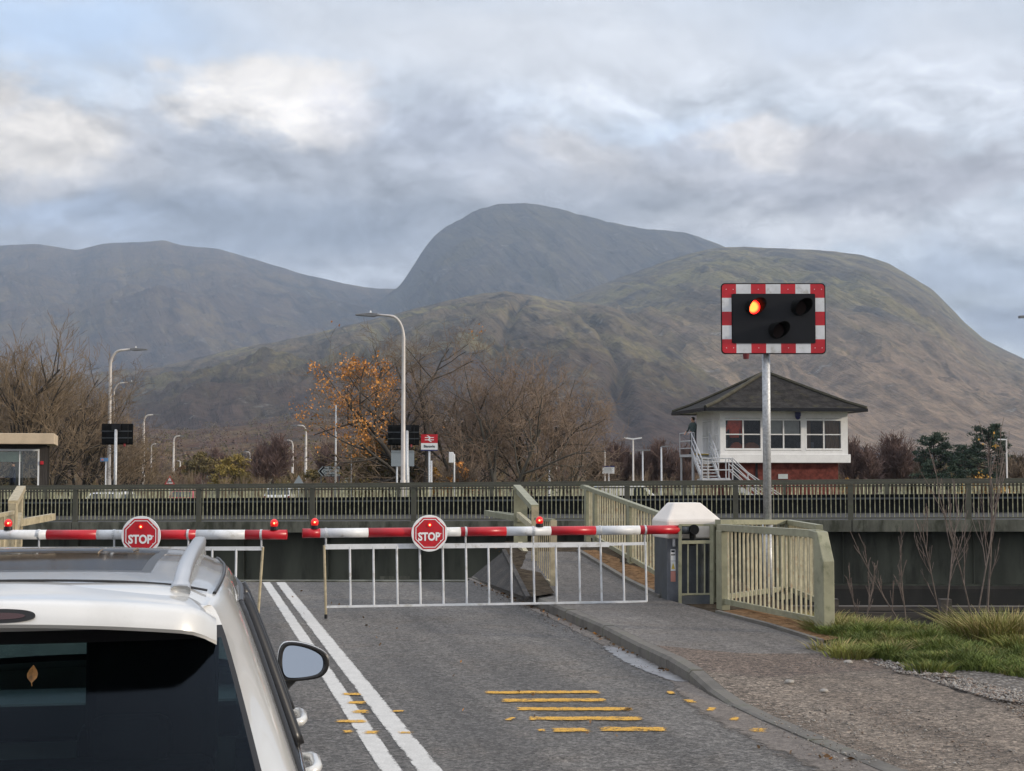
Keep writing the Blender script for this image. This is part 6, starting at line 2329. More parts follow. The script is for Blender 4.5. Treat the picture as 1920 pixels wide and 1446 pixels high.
# ---------------------------------------------------------------- vehicles waiting beyond the bridge
def small_car(px, Y, yaw, col, label, L=4.2, Wd=1.75, Ht=1.45, zg=-0.8, van=False):
    t = thing('parked_van' if van else 'parked_car', Vector((gx(px, Y).x, Y, zg)), label, 'van' if van else 'car', rz=yaw)
    paint = M('car_paint', col, 0.25, var=0.05, coat=0.6)
    if van:
        prof = [(-L / 2, 0.35), (L / 2, 0.35), (L / 2, 0.95), (L / 2 - 0.35, 1.1), (L / 2 - 0.9, Ht - 0.08), (L / 2 - 1.2, Ht), (-L / 2 + 0.1, Ht), (-L / 2, Ht - 0.12)]
    else:
        prof = [(-L / 2, 0.3), (L / 2, 0.3), (L / 2, 0.62), (L / 2 - 0.2, 0.78), (L / 2 - 1.0, 0.92), (L / 2 - 1.75, Ht - 0.03), (L / 2 - 2.2, Ht), (-L / 2 + 0.75, Ht - 0.06), (-L / 2 + 0.12, 0.95), (-L / 2, 0.85)]
    b = MB()
    n = len(prof)
    # narrower at roof level
    def hw(z): return Wd / 2 * (1.0 if z < 0.95 else 1.0 - (0.04 if van else 0.16) * (z - 0.95) / (Ht - 0.95))
    vs = [(hw(z), y, z) for y, z in prof] + [(-hw(z), y, z) for y, z in prof]
    b.add(vs, [tuple(range(n)), tuple(range(2 * n - 1, n - 1, -1))] + [(i, n + i, n + (i + 1) % n, (i + 1) % n) for i in range(n)])
    b.build('body', paint, t, bevel=0.05, local=True)
    gl = M('car_window', (0.02, 0.025, 0.03), 0.08, var=0.0)
    b = MB()
    yr0, zr0, yr1, zr1 = (-L / 2 - 0.008, 1.05, -L / 2 - 0.008, Ht - 0.25) if van else (-L / 2 + 0.16, 0.98, -L / 2 + 0.68, Ht - 0.12)
    b.quad((-hw(zr0) + 0.14, yr0 - 0.02, zr0), (hw(zr0) - 0.14, yr0 - 0.02, zr0), (hw(zr1) - 0.14, yr1 - 0.02, zr1 + 0.01), (-hw(zr1) + 0.14, yr1 - 0.02, zr1 + 0.01))
    b.build('rear_window', gl, t, local=True)
    b = MB()
    for s_ in (-1, 1):
        ya, yb = (L / 2 - 1.7, L / 2 - 0.85) if van else (-L / 2 + 0.7, L / 2 - 1.35)
        b.quad((s_ * (hw(1.0) + 0.006), ya, 1.0), (s_ * (hw(1.0) + 0.006), yb + 0.3, 1.0), (s_ * (hw(Ht - 0.14) + 0.006), yb - 0.2, Ht - 0.14), (s_ * (hw(Ht - 0.14) + 0.006), ya + 0.1, Ht - 0.14))
    b.build('side_window', gl, t, local=True)
    for s_ in (-1, 1):
        b = MB(); b.box((s_ * (Wd / 2 - 0.12), -L / 2 - 0.01, 0.8), (0.2, 0.06, 0.22)); b.build('tail_light', K['red_dull'], t, local=True)
        for yy_ in (-L / 2 + 0.8, L / 2 - 0.85):
            b = MB(); b.tube([(s_ * (Wd / 2 - 0.2), yy_, 0.32), (s_ * (Wd / 2 + 0.01), yy_, 0.32)], 0.32, 18); b.build('wheel', K['black'], t, local=True)
    return t
small_car(219, 76, R(-10), (0.62, 0.63, 0.64), 'white car beyond the bridge, below the left black signal board', zg=-0.62)
small_car(349, 104, R(4), (0.35, 0.02, 0.02), 'red car beyond the bridge between two slim lamp columns', zg=-0.95)
small_car(527, 100, R(3), (0.66, 0.67, 0.68), 'white car with a dark window beyond the bridge, below the two slim lamps', Ht=1.5, zg=-0.72)
small_car(757, 84, R(20), (0.60, 0.62, 0.63), 'white car beyond the bridge, behind the foot of the tallest lamp column', zg=-0.62)
small_car(1176, 88, R(-84), (0.66, 0.67, 0.67), 'long white van side on beyond the bridge, right of centre', L=3.7, Ht=1.72, zg=-0.74, van=True)
# ---------------------------------------------------------------- trees
def grow(seed, height, levels=5, nch=(7, 6, 5, 5, 4), ang=(35, 62), ratio=(0.52, 0.72), up=0.22, trunk_r=0.2, lean=(0, 0), stems=1, first=0.22, trunk_len=0.55, wig=0.16, tip_r=0.006, spread=1.0, rpow=0.62, sag=0.0):
    rnd = random.Random(seed)
    segs = []          # x0..z0, x1..z1, r0, r1, level
    tips = []
    def norm(v):
        l = math.sqrt(v[0] ** 2 + v[1] ** 2 + v[2] ** 2) or 1
        return (v[0] / l, v[1] / l, v[2] / l)
    def branch(p, d, L, r, lv):
        ns = 5 if lv == 0 else (4 if lv < 3 else 2)
        pts = [(p, d, r)]
        for i in range(ns):
            k = wig * (0.6 if lv == 0 else 1.0)
            u_ = up if lv > 0 else 0.05
            d = norm((d[0] + rnd.uniform(-k, k), d[1] + rnd.uniform(-k, k), d[2] + rnd.uniform(-k, k) * 0.7 + u_ * 0.35 - sag * (lv >= 2) * 0.3))
            q = (p[0] + d[0] * L / ns, p[1] + d[1] * L / ns, p[2] + d[2] * L / ns)
            end = (r * 0.55 if lv < levels - 1 else tip_r * 0.5)
            r2 = r + (end - r) * ((i + 1) / ns)
            segs.append((*p, *q, pts[-1][2], max(r2, tip_r * 0.5), lv))
            p = q
            pts.append((p, d, max(r2, tip_r * 0.5)))
        if lv >= levels - 1:
            tips.append(p)
            return
        n = nch[min(lv, len(nch) - 1)]
        for i in range(n):
            f = first + (1.0 - first) * (i + rnd.random() * 0.8) / n if lv == 0 else 0.18 + 0.82 * (i + rnd.random()) / n
            f = min(f, 0.999)
            k = min(int(f * ns), ns - 1)
            a, b_ = pts[k], pts[k + 1]
            g = f * ns - k
            q = tuple(a[0][c] + (b_[0][c] - a[0][c]) * g for c in range(3))
            th = R(rnd.uniform(*ang)) * (1.0 - 0.25 * f)
            ph = rnd.uniform(0, 2 * PI)
            dd_ = b_[1]
            # vector perpendicular to the branch
            px_ = norm((dd_[1] * 1 - dd_[2] * 0.3, dd_[2] * 0.2 - dd_[0] * 1, dd_[0] * 0.3 - dd_[1] * 0.2)) if abs(dd_[2]) > 0.5 else norm((dd_[1], -dd_[0], 0.0))
            qx = norm((dd_[1] * px_[2] - dd_[2] * px_[1], dd_[2] * px_[0] - dd_[0] * px_[2], dd_[0] * px_[1] - dd_[1] * px_[0]))
            c, s = math.cos(th), math.sin(th)
            nd = (dd_[0] * c + (px_[0] * math.cos(ph) + qx[0] * math.sin(ph)) * s * spread,
                  dd_[1] * c + (px_[1] * math.cos(ph) + qx[1] * math.sin(ph)) * s * spread,
                  dd_[2] * c + (px_[2] * math.cos(ph) + qx[2] * math.sin(ph)) * s)
            nd = norm((nd[0], nd[1], nd[2] + up * (0.8 if lv < 2 else 0.3)))
            branch(q, nd, L * rnd.uniform(*ratio) * (1.15 - 0.45 * f if lv == 0 else 1.0), max(a[2] * rpow * rnd.uniform(0.7, 1.0), tip_r), lv + 1)
    for s_ in range(stems):
        a = 2 * PI * s_ / stems + rnd.random()
        k = 0.0 if stems == 1 else 0.30
        d0 = norm((lean[0] + k * math.cos(a), lean[1] + k * math.sin(a), 1))
        branch((0.12 * k * math.cos(a), 0.12 * k * math.sin(a), -0.1), d0, height * trunk_len * (1 if s_ == 0 else rnd.uniform(0.75, 1.0)), trunk_r * (1 if stems == 1 else 0.7), 0)
    sg = np.array(segs)
    # scale to the height asked for
    zmax = np.percentile(sg[:, 5], 99.7)
    k = height / zmax
    sg[:, :6] *= k
    tp = np.array(tips) * k
    return sg, tp


def tubes_np(sg, n=3, rmin=0.0):
    p0, p1, r0, r1 = sg[:, 0:3], sg[:, 3:6], np.maximum(sg[:, 6], rmin), np.maximum(sg[:, 7], rmin)
    d = p1 - p0
    d /= (np.linalg.norm(d, axis=1, keepdims=True) + 1e-9)
    ref = np.where(np.abs(d[:, 2:3]) > 0.9, np.array([[1.0, 0, 0]]), np.array([[0, 0, 1.0]]))
    a = np.cross(d, ref); a /= (np.linalg.norm(a, axis=1, keepdims=True) + 1e-9)
    b_ = np.cross(d, a)
    V = []
    for p, r in ((p0, r0), (p1, r1)):
        for k in range(n):
            t = 2 * PI * k / n
            V.append(p + (a * math.cos(t) + b_ * math.sin(t)) * r[:, None])
    V = np.stack(V, 1)
    m = len(sg)
    base = (np.arange(m) * 2 * n)[:, None]
    F = []
    for k in range(n):
        F.append(np.concatenate([base + k, base + (k + 1) % n, base + n + (k + 1) % n, base + n + k], 1))
    F = np.stack(F, 1).reshape(-1, 4)
    return V.reshape(-1, 3), F


def leaves_np(pos, size, seed, jitter=0.25, aspect=0.7, flat=0.0):
    g = np.random.default_rng(seed)
    m = len(pos)
    c = pos + g.normal(0, jitter, (m, 3))
    u = g.normal(0, 1, (m, 3)); u[:, 2] *= (1 - flat); u /= np.linalg.norm(u, axis=1, keepdims=True)
    v = g.normal(0, 1, (m, 3)); v = np.cross(u, v); v /= (np.linalg.norm(v, axis=1, keepdims=True) + 1e-9)
    s = size * g.uniform(0.55, 1.25, (m, 1))
    V = np.stack([c - u * s * 0.5, c + v * s * 0.5 * aspect, c + u * s * 0.5, c - v * s * 0.5 * aspect], 1).reshape(-1, 3)
    F = np.arange(m * 4).reshape(-1, 4)
    return V, F


def bark_mat(name, col, var=0.3):
    return M(name, col, 0.9, var=var, scale=1.2)


K['bark_dark'] = bark_mat('dark_bark', (0.040, 0.034, 0.028))
K['bark_grey'] = bark_mat('grey_bark', (0.080, 0.072, 0.058))
K['twig_tan'] = bark_mat('tan_twigs', (0.215, 0.158, 0.100))
K['twig_brown'] = bark_mat('brown_twigs', (0.165, 0.122, 0.084))
K['twig_purple'] = bark_mat('purple_brown_twigs', (0.135, 0.088, 0.076))
K['twig_russet'] = bark_mat('russet_twigs', (0.225, 0.163, 0.116))
K['leaf_orange'] = M('orange_leaves', (0.50, 0.215, 0.042), 0.7, var=0.45, scale=1.3)
K['leaf_gold'] = M('golden_leaves', (0.36, 0.20, 0.03), 0.7, var=0.4, scale=1.5)
K['leaf_olive'] = M('olive_leaves', (0.125, 0.096, 0.032), 0.8, var=0.4, scale=0.8)
K['leaf_yellowgreen'] = M('yellow_green_leaves', (0.225, 0.165, 0.036), 0.8, var=0.35, scale=0.6)
K['leaf_brown'] = M('brown_leaves', (0.13, 0.075, 0.035), 0.8, var=0.4, scale=0.8)
K['leaf_dark'] = M('dull_green_leaves', (0.05, 0.055, 0.025), 0.85, var=0.4, scale=0.9)
K['needles'] = M('pine_needles', (0.032, 0.056, 0.034), 0.8, var=0.4, scale=0.9)


def tree_from(name, data, loc, label, cat='tree', group=None, bark='bark_dark', twig='twig_tan', leaf=None, rz=0.0, rmin=0.008, trunk_lv=3):
    sg, tp = data
    t = thing(name, loc, label, cat, group, rz)
    lo = sg[:, 8] < trunk_lv
    V, F = tubes_np(sg[lo], 7)
    np_mesh('trunk', V, F, K[bark], t, smooth=True)
    V, F = tubes_np(sg[~lo], 3, rmin)
    np_mesh('crown', V, F, K[twig], t)
    if leaf is not None:
        for (pos, size, m, jit) in leaf:
            V, F = leaves_np(pos, size, 5, jit)
            np_mesh('leaves', V, F, K[m], t)
    return t


TG = 'bare trees at the left edge'
g1 = grow(3, 10.2, 6, (8, 5, 4, 3, 2), ang=(24, 58), rpow=0.70, up=0.34, trunk_r=0.20, first=0.12, trunk_len=0.62, tip_r=0.007)
g2 = grow(14, 9.0, 6, (7, 4, 4, 4, 2), ang=(32, 72), rpow=0.68, up=0.15, trunk_r=0.17, stems=2, first=0.10, trunk_len=0.6, tip_r=0.007)
g3 = grow(29, 7.5, 6, (6, 4, 4, 4, 2), ang=(30, 70), rpow=0.68, up=0.22, trunk_r=0.13, stems=3, first=0.06, trunk_len=0.6, tip_r=0.007, spread=1.15)
g4 = grow(41, 9.6, 6, (6, 4, 4, 4, 3), ang=(32, 75), rpow=0.68, up=0.12, trunk_r=0.19, stems=2, first=0.18, trunk_len=0.6, tip_r=0.007, spread=1.1)
for (px, Y, h, data, rz, lab, tw) in (
        (22, 78, 10.3, g1, 0.3, 'tallest bare tree at the left edge, its trunk rising behind the cabin roof', 'twig_tan'),
        (-75, 80, 10.6, g2, 2.0, 'bare tree cut by the left edge of the picture', 'twig_tan'),
        (92, 80, 9.2, g2, 1.1, 'bare tree right of the tallest one, above the cabin corner', 'twig_tan'),
        (150, 84, 8.2, g3, 0.0, 'wide many stemmed bare tree left of the left black signal board', 'twig_brown'),
        (205, 92, 7.0, g3, 2.4, 'lower bare tree directly behind the left signal board and tall lamp', 'twig_tan'),
        (252, 100, 5.2, g3, 4.0, 'smallest bare tree at the right end of the left group, beside a lamp column', 'twig_tan'),
        (50, 95, 9.2, g3, 5.0, 'dense bare tree filling the gap behind the cabin', 'twig_brown'),
        (-20, 98, 10.0, g3, 3.3, 'dense bare tree behind the trees at the far left edge', 'twig_brown')):
    k = h / float(np.percentile(data[0][:, 5], 99.7))
    sg, tp = data
    sg2 = sg.copy(); sg2[:, :8] *= k
    tree_from('bare_tree', (sg2, tp * k), Vector((gx(px, Y).x, Y, -0.6)), lab, group=TG, twig=tw, rz=rz, rmin=0.009, bark='bark_dark')

# the oak with orange leaves at its left side
go = grow(52, 10.4, 6, (7, 5, 4, 3, 3), ang=(35, 75), rpow=0.70, up=0.16, trunk_r=0.24, lean=(-0.12, 0), stems=2, first=0.14, trunk_len=0.58, tip_r=0.008, spread=1.35, wig=0.22)
sg, tp = go
rg = np.random.default_rng(4)
oak_x = gx(800, 78).x
ly = tp.copy()
sel = (ly[:, 0] < -1.9) & (ly[:, 2] < 8.0) & (ly[:, 2] > 3.3 + 0.5 * np.clip(-ly[:, 0] - 4, 0, 3))
# leaf clumps hang on only some of the boughs
cl = (perlin(ly[:, 0] / 0.9, ly[:, 2] / 0.9 + ly[:, 1] * 0.2, 3) > 0.14)
left = ly[sel & cl]
low = ly[(ly[:, 2] < 4.4) & (perlin(ly[:, 0] / 1.4, ly[:, 2] / 1.2, 9) > 0.12)]
few = ly[(perlin(ly[:, 0] / 1.3, ly[:, 2] / 1.3, 21) > 0.55)]
rep = lambda a, n: np.repeat(a, n, axis=0)
oak = tree_from('oak_tree', go, Vector((oak_x, 78, -0.5)), 'spreading oak with orange leaves clinging to its left boughs, behind the tallest lamp column', group=None, twig='twig_brown', rmin=0.007,
                leaf=[(rep(left, 8), 0.15, 'leaf_orange', 0.17), (rep(few, 3), 0.14, 'leaf_orange', 0.16), (rep(low, 3), 0.16, 'leaf_olive', 0.3)])
# an orange spray reaching far to the left, low down
CG = 'bare trees right of the oak'
for (px, Y, h, data, rz, lab, tw, bk) in (
        (862, 82, 8.9, g4, 0.5, 'bare tree with pale forked limbs just right of the station sign', 'twig_russet', 'bark_grey'),
        (945, 80, 8.9, g2, 2.6, 'upright bare tree with pale twin stems right of the white pole box', 'twig_russet', 'bark_grey'),
        (992, 84, 9.6, g4, 3.4, 'largest bare tree right of the oak, wide crowned, in the middle of the group', 'twig_russet', 'bark_dark'),
        (1062, 86, 7.4, g3, 1.2, 'bare tree leaning to the right at the right end of the middle group', 'twig_russet', 'bark_grey'),
        (905, 92, 7.0, g3, 0.2, 'many stemmed bare tree filling in behind the pole box', 'twig_brown', 'bark_dark')):
    k = h / float(np.percentile(data[0][:, 5], 99.7))
    sg2 = data[0].copy(); sg2[:, :8] *= k
    tree_from('bare_tree', (sg2, data[1] * k), Vector((gx(px, Y).x, Y, -0.6)), lab, group=CG, twig=tw, rz=rz, rmin=0.009, bark=bk)


# leafy crowns: clumps of small leaves on a light skeleton
def crown_points(seed, w, h, n_cl, n_leaf, base=0.25, flat=0.75, lobes=True):
    g = np.random.default_rng(seed)
    pts = []
    for i in range(n_cl):
        a, rr = g.uniform(0, 2 * PI), math.sqrt(g.uniform(0, 1))
        z = g.uniform(0, 1)
        prof = math.sin(PI * min(1, 0.12 + 0.88 * z)) ** 0.6 * (0.7 + 0.3 * g.random())
        c = np.array([math.cos(a) * rr * w / 2 * prof, math.sin(a) * rr * w / 2 * prof, h * (base + (1 - base) * z * 0.96)])
        rad = w * g.uniform(0.06, 0.13)
        q = g.normal(0, 1, (n_leaf, 3))
        q /= np.linalg.norm(q, axis=1, keepdims=True)
        q *= (g.uniform(0, 1, (n_leaf, 1)) ** 0.45) * rad
        q[:, 2] *= flat
        pts.append(c + q)
    return np.concatenate(pts)


def leafy(name, px, Y, w, h, seed, leaf, label, zg=-0.9, n_cl=70, n_leaf=60, size=0.28, base=0.12, group=None, twig='twig_brown', cat='tree', stems=2):
    t = thing(name, Vector((gx(px, Y).x, Y, zg)), label, cat, group)
    sg, tp = grow(seed, h * 0.95, 5, (7, 5, 4, 3), up=0.25, trunk_r=0.02 * h, stems=stems, first=0.1, tip_r=0.01)
    V, F = tubes_np(sg, 3, 0.012)
    np_mesh('trunk', V, F, K[twig], t)
    V, F = leaves_np(crown_points(seed, w, h, n_cl, n_leaf, base), size, seed, 0.05)
    np_mesh('crown', V, F, K[leaf], t)
    return t


leafy('leafy_tree', 378, 170, 5.6, 4.6, 5, 'leaf_olive', 'olive brown bushy tree behind the short distant lamp column', n_cl=60)
leafy('leafy_tree', 446, 165, 6.6, 4.2, 8, 'leaf_yellowgreen', 'round yellow green tree behind the lamp column in the middle of the left half', n_cl=80)
leafy('leafy_tree', 345, 180, 3.4, 3.0, 9, 'leaf_brown', 'small brown bush right of the red triangular sign', n_cl=40)
leafy('leafy_tree', 590, 172, 5.0, 2.6, 12, 'leaf_olive', 'low olive bush left of the direction sign', n_cl=50)
leafy('leafy_tree', 535, 180, 4.6, 2.4, 15, 'leaf_olive', 'low olive bush below the two slim lamps by the direction sign', n_cl=50)
leafy('leafy_bush', 700, 84, 4.2, 4.3, 18, 'leaf_olive', 'dense olive bush beneath the left boughs of the oak', zg=-0.6, n_cl=110, n_leaf=55, size=0.16, base=0.1)
leafy('leafy_bush', 765, 82, 2.8, 3.4, 19, 'leaf_dark', 'dark green bush behind the blank grey board', zg=-0.6, n_cl=70, n_leaf=50, size=0.15, base=0.1)
leafy('leafy_bush', 868, 76, 1.9, 2.9, 22, 'leaf_orange', 'orange leaved bush right of the station sign', zg=-0.5, n_cl=26, n_leaf=26, size=0.16, base=0.3)
leafy('leafy_bush', 812, 80, 2.0, 2.6, 24, 'leaf_gold', 'brown gold bush below the station sign', zg=-0.5, n_cl=30, n_leaf=30, size=0.15, base=0.2)
leafy('leafy_bush', 1840, 104, 4.6, 2.3, 31, 'leaf_gold', 'golden autumn bush in front of the pines at the right', n_cl=45, n_leaf=22, size=0.18, base=0.2)
leafy('leafy_bush', 1592, 92, 1.2, 2.4, 33, 'leaf_gold', 'thin yellow bush beside the right corner of the brick base', n_cl=14, n_leaf=16, size=0.16, base=0.3)

# brown winter trees further off
g5 = grow(71, 6.0, 5, (9, 7, 6, 5), ang=(25, 60), up=0.3, trunk_r=0.10, stems=3, first=0.08, trunk_len=0.62, tip_r=0.012)
for i, (px, Y, h, tw, lab) in enumerate((
        (500, 150, 6.1, 'twig_purple', 'purple brown bare tree between the yellow green tree and the slim lamps'),
        (615, 160, 5.6, 'twig_purple', 'purple brown bare tree rising behind the direction sign'),
        (415, 200, 5.4, 'twig_purple', 'brown bare tree behind the olive and yellow green trees'),
        (1165, 140, 5.2, 'twig_purple', 'purple brown bare tree behind the small white notice'),
        (1222, 140, 5.4, 'twig_purple', 'purple brown bare tree behind the thin station lamps'),
        (1272, 140, 5.0, 'twig_purple', 'purple brown bare tree just left of the signal box stairs'),
        (1120, 130, 4.6, 'twig_brown', 'brown bare tree left of the small white notice'),
        (1620, 112, 5.0, 'twig_purple', 'greyish bare tree just right of the signal box'),
        (1680, 116, 5.4, 'twig_purple', 'purplish bare tree between the signal box and the pines'),
        (1720, 120, 4.0, 'twig_brown', 'brown bare tree at the foot of the left pine'),
        (1905, 108, 3.8, 'twig_brown', 'brown bare tree at the right edge beneath the pines'))):
    k = h / float(np.percentile(g5[0][:, 5], 99.7))
    sg2 = g5[0].copy(); sg2[:, :8] *= k
    tree_from('bare_tree', (sg2, g5[1] * k), Vector((gx(px, Y).x, Y, -0.9)), lab, group='brown winter trees in the distance', twig=tw, rz=i * 1.3, rmin=0.018, bark='bark_dark', trunk_lv=1)


# pines
def pine(px, Y, h, w, seed, label, lean=0.0, tiers=26):
    g = np.random.default_rng(seed)
    t = thing('pine_tree', Vector((gx(px, Y).x, Y, -0.9)), label, 'tree', 'pines at the right')
    segs, pts = [], []
    segs.append((0, 0, 0, lean * h * 0.5, 0, h * 0.5, 0.16, 0.12, 0)); segs.append((lean * h * 0.5, 0, h * 0.5, lean * h, 0, h * 0.97, 0.12, 0.03, 0))
    for i in range(tiers):
        z = h * (0.22 + 0.76 * (i + 0.5) / tiers)
        f = (z / h - 0.22) / 0.78
        for q in range(3):
            a = g.uniform(0, 2 * PI)
            L = w / 2 * (1.0 - f ** 1.8 * 0.72) * g.uniform(0.5, 1.05)
            ex, ey, ez = lean * z + math.cos(a) * L, math.sin(a) * L, z + L * g.uniform(0.05, 0.42)
            segs.append((lean * z, 0, z - 0.15, ex, ey, ez, 0.035, 0.012, 1))
            for _ in range(5):
                u_ = g.uniform(0.45, 1.05)
                c = np.array([lean * z + (ex - lean * z) * u_, ey * u_, z - 0.15 + (ez - z + 0.15) * u_]) + g.normal(0, 0.09, 3)
                m = 26
                d = g.normal(0, 1, (m, 3)); d /= np.linalg.norm(d, axis=1, keepdims=True)
                d[:, 2] = d[:, 2] * 0.45
                pts.append(c + d * g.uniform(0.05, 0.34, (m, 1)))
    V, F = tubes_np(np.array(segs, float), 5)
    np_mesh('trunk', V, F, K['bark_dark'], t)
    V, F = leaves_np(np.concatenate(pts), 0.24, seed, 0.02, 0.28)
    np_mesh('crown', V, F, K['needles'], t)
    return t


pine(1757, 112, 5.3, 4.6, 2, 'broad dark pine, left of the pair at the right edge', -0.05, 22)
pine(1855, 112, 6.0, 5.4, 5, 'taller dark pine at the right edge, behind the station lamp', 0.0, 26)
pine(1810, 118, 4.6, 4.0, 8, 'smallest dark pine, between the two larger ones', 0.0, 18)

# the far wood along the foot of the hill and bushes that run behind the railings: nobody could count them
def wood(name, n, x0, x1, y0, y1, h0, h1, mats, seed, per=120):
    g = np.random.default_rng(seed)
    Vs, Fs, mi, off = [], [], [], 0
    for i in range(n):
        Y = g.uniform(y0, y1)
        X = gx(g.uniform(x0, x1), Y).x
        h = g.uniform(h0, h1)
        m = per
        base = np.array([X, Y, -1.1])
        a = g.uniform(0, 2 * PI, m); rr = np.sqrt(g.uniform(0, 1, m)) * h * 0.22
        z0_ = g.uniform(0.0, 0.55, m) * h
        sp = g.uniform(0.15, 0.5, m)
        p0 = np.stack([np.cos(a) * rr * 0.5, np.sin(a) * rr * 0.5, z0_], 1)
        L = h * g.uniform(0.2, 0.5, m)
        p1 = p0 + np.stack([np.cos(a) * sp * L, np.sin(a) * sp * L, L * 0.9], 1)
        p1[:, 2] = np.minimum(p1[:, 2], h * g.uniform(0.8, 1.0, m))
        sg_ = np.concatenate([p0 + base, p1 + base, np.full((m, 1), 0.03 * h / 5 * Y / 150), np.full((m, 1), 0.012 * Y / 150), np.ones((m, 1))], 1)
        V, F = tubes_np(sg_, 3)
        Vs.append(V); Fs.append(F + off); off += len(V)
        mi.append(np.full(len(F), g.integers(0, len(mats))))
    o = np_mesh(name, np.concatenate(Vs), np.concatenate(Fs), [K[m] for m in mats], mi=np.concatenate(mi))
    return tag(o, kind='stuff')


o = wood('scrub', 330, -150, 2080, 125, 210, 2.0, 3.4, ['twig_brown', 'twig_purple', 'twig_tan', 'leaf_olive'], 3, 130)
tag(o, 'brown winter scrub running behind the bridge railings', 'scrub')
o = wood('woodland', 700, -150, 2080, 300, 900, 3.5, 7.5, ['twig_brown', 'twig_purple', 'twig_purple', 'leaf_brown', 'leaf_olive'], 8, 70)
tag(o, 'far brown woodland along the foot of the hills', 'woodland')
# sprinkled trees on the lower slope
def slope_trees():
    ob = bpy.data.objects['lower_slope']
    n = len(ob.data.vertices)
    co = np.empty(n * 3, dtype=np.float32); ob.data.vertices.foreach_get('co', co); co = co.reshape(-1, 3)
    g = np.random.default_rng(12)
    cand = co[(co[:, 1] < 1850)]
    dens = fbm(cand[:, 0] / 160, cand[:, 1] / 200, 4, 77)
    cand = cand[dens > 0.04]
    pick = cand[g.integers(0, len(cand), 1700)] + np.concatenate([g.uniform(-6, 6, (1700, 2)), np.zeros((1700, 1))], 1)
    m = 34
    P_ = np.repeat(pick, m, 0)
    h = np.repeat(g.uniform(5, 11, (1700, 1)), m, 0)
    d = g.normal(0, 1, (len(P_), 3)); d /= np.linalg.norm(d, axis=1, keepdims=True)
    P_ = P_ + d * g.uniform(0.3, 1, (len(P_), 1)) ** 0.5 * h * np.array([[0.36, 0.36, 0.5]]) + np.array([[0, 0, 0.4]]) * h
    V, F = leaves_np(P_, 1.5, 6, 0.1)
    mi = np.repeat(g.integers(0, 4, 1700), m)
    o = np_mesh('hillside_trees', V, F, [K['leaf_brown'], K['twig_purple'], K['twig_brown'], K['leaf_olive']], mi=mi)
    tag(o, 'scattered far trees on the lower hillside', 'woodland', kind='stuff')
slope_trees()
# white houses far up the hillside
def house(px, py, Y, w_, label):
    c = at(px, py, Y)
    t = thing('far_house', c, label, 'house')
    b = MB(); b.box((c.x, c.y, c.z + w_ * 0.13), (w_, w_ * 0.4, w_ * 0.26)); b.build('wall', K['sign_white'], t)
    b = MB(); b.prism([(-w_ * 0.22, 0), (w_ * 0.22, 0), (0, w_ * 0.17)], c + Vector((0, 0, w_ * 0.26)), (0, 1, 0), (0, 0, 1), (1, 0, 0), -w_ * 0.52, w_ * 0.52); b.build('roof', K['slate'], t)

# ---------------------------------------------------------------- grass bank, stones, leaves, saplings
def bank_z(x, y):
    return 0.02
bank_px = [(1520, 1190), (1560, 1186), (1620, 1196), (1700, 1204), (1800, 1206), (1920, 1208), (2100, 1216), (2500, 1226), (3100, 1238)]
front_px = [(1525, 1205), (1580, 1235), (1660, 1250), (1760, 1266), (1860, 1276), (1960, 1290), (2150, 1304), (2500, 1330), (3100, 1345)]
rows_ = []
for f in np.linspace(0, 1, 9):
    rw = []
    for p, q in zip(front_px, bank_px):
        a, c = gr(*p), gr(*q)
        v = a.lerp(c, f)
        v.z = 0.03 + 0.05 * math.sin(min(1, f * 1.2) * PI / 2) - (0.16 * max(0, f - 0.85) / 0.15)
        rw.append(v)
    rows_.append(rw)
K['turf'] = M('turf_soil', (0.040, 0.048, 0.016), 0.95, var=0.4, scale=6)
px_strip('grass_bank', rows_, K['turf'], 24)
b = MB()
g_ = np.random.default_rng(9)
# edge of the bank falls to the water
for p, q in zip(rows_[-1][:-1], rows_[-1][1:]):
    b.quad((p.x, p.y, p.z), (p.x + 0.2, p.y + 1.2, -1.2), (q.x + 0.2, q.y + 1.2, -1.2), (q.x, q.y, q.z))
tag(b.build('bank_slope', K['mud']), kind='structure')


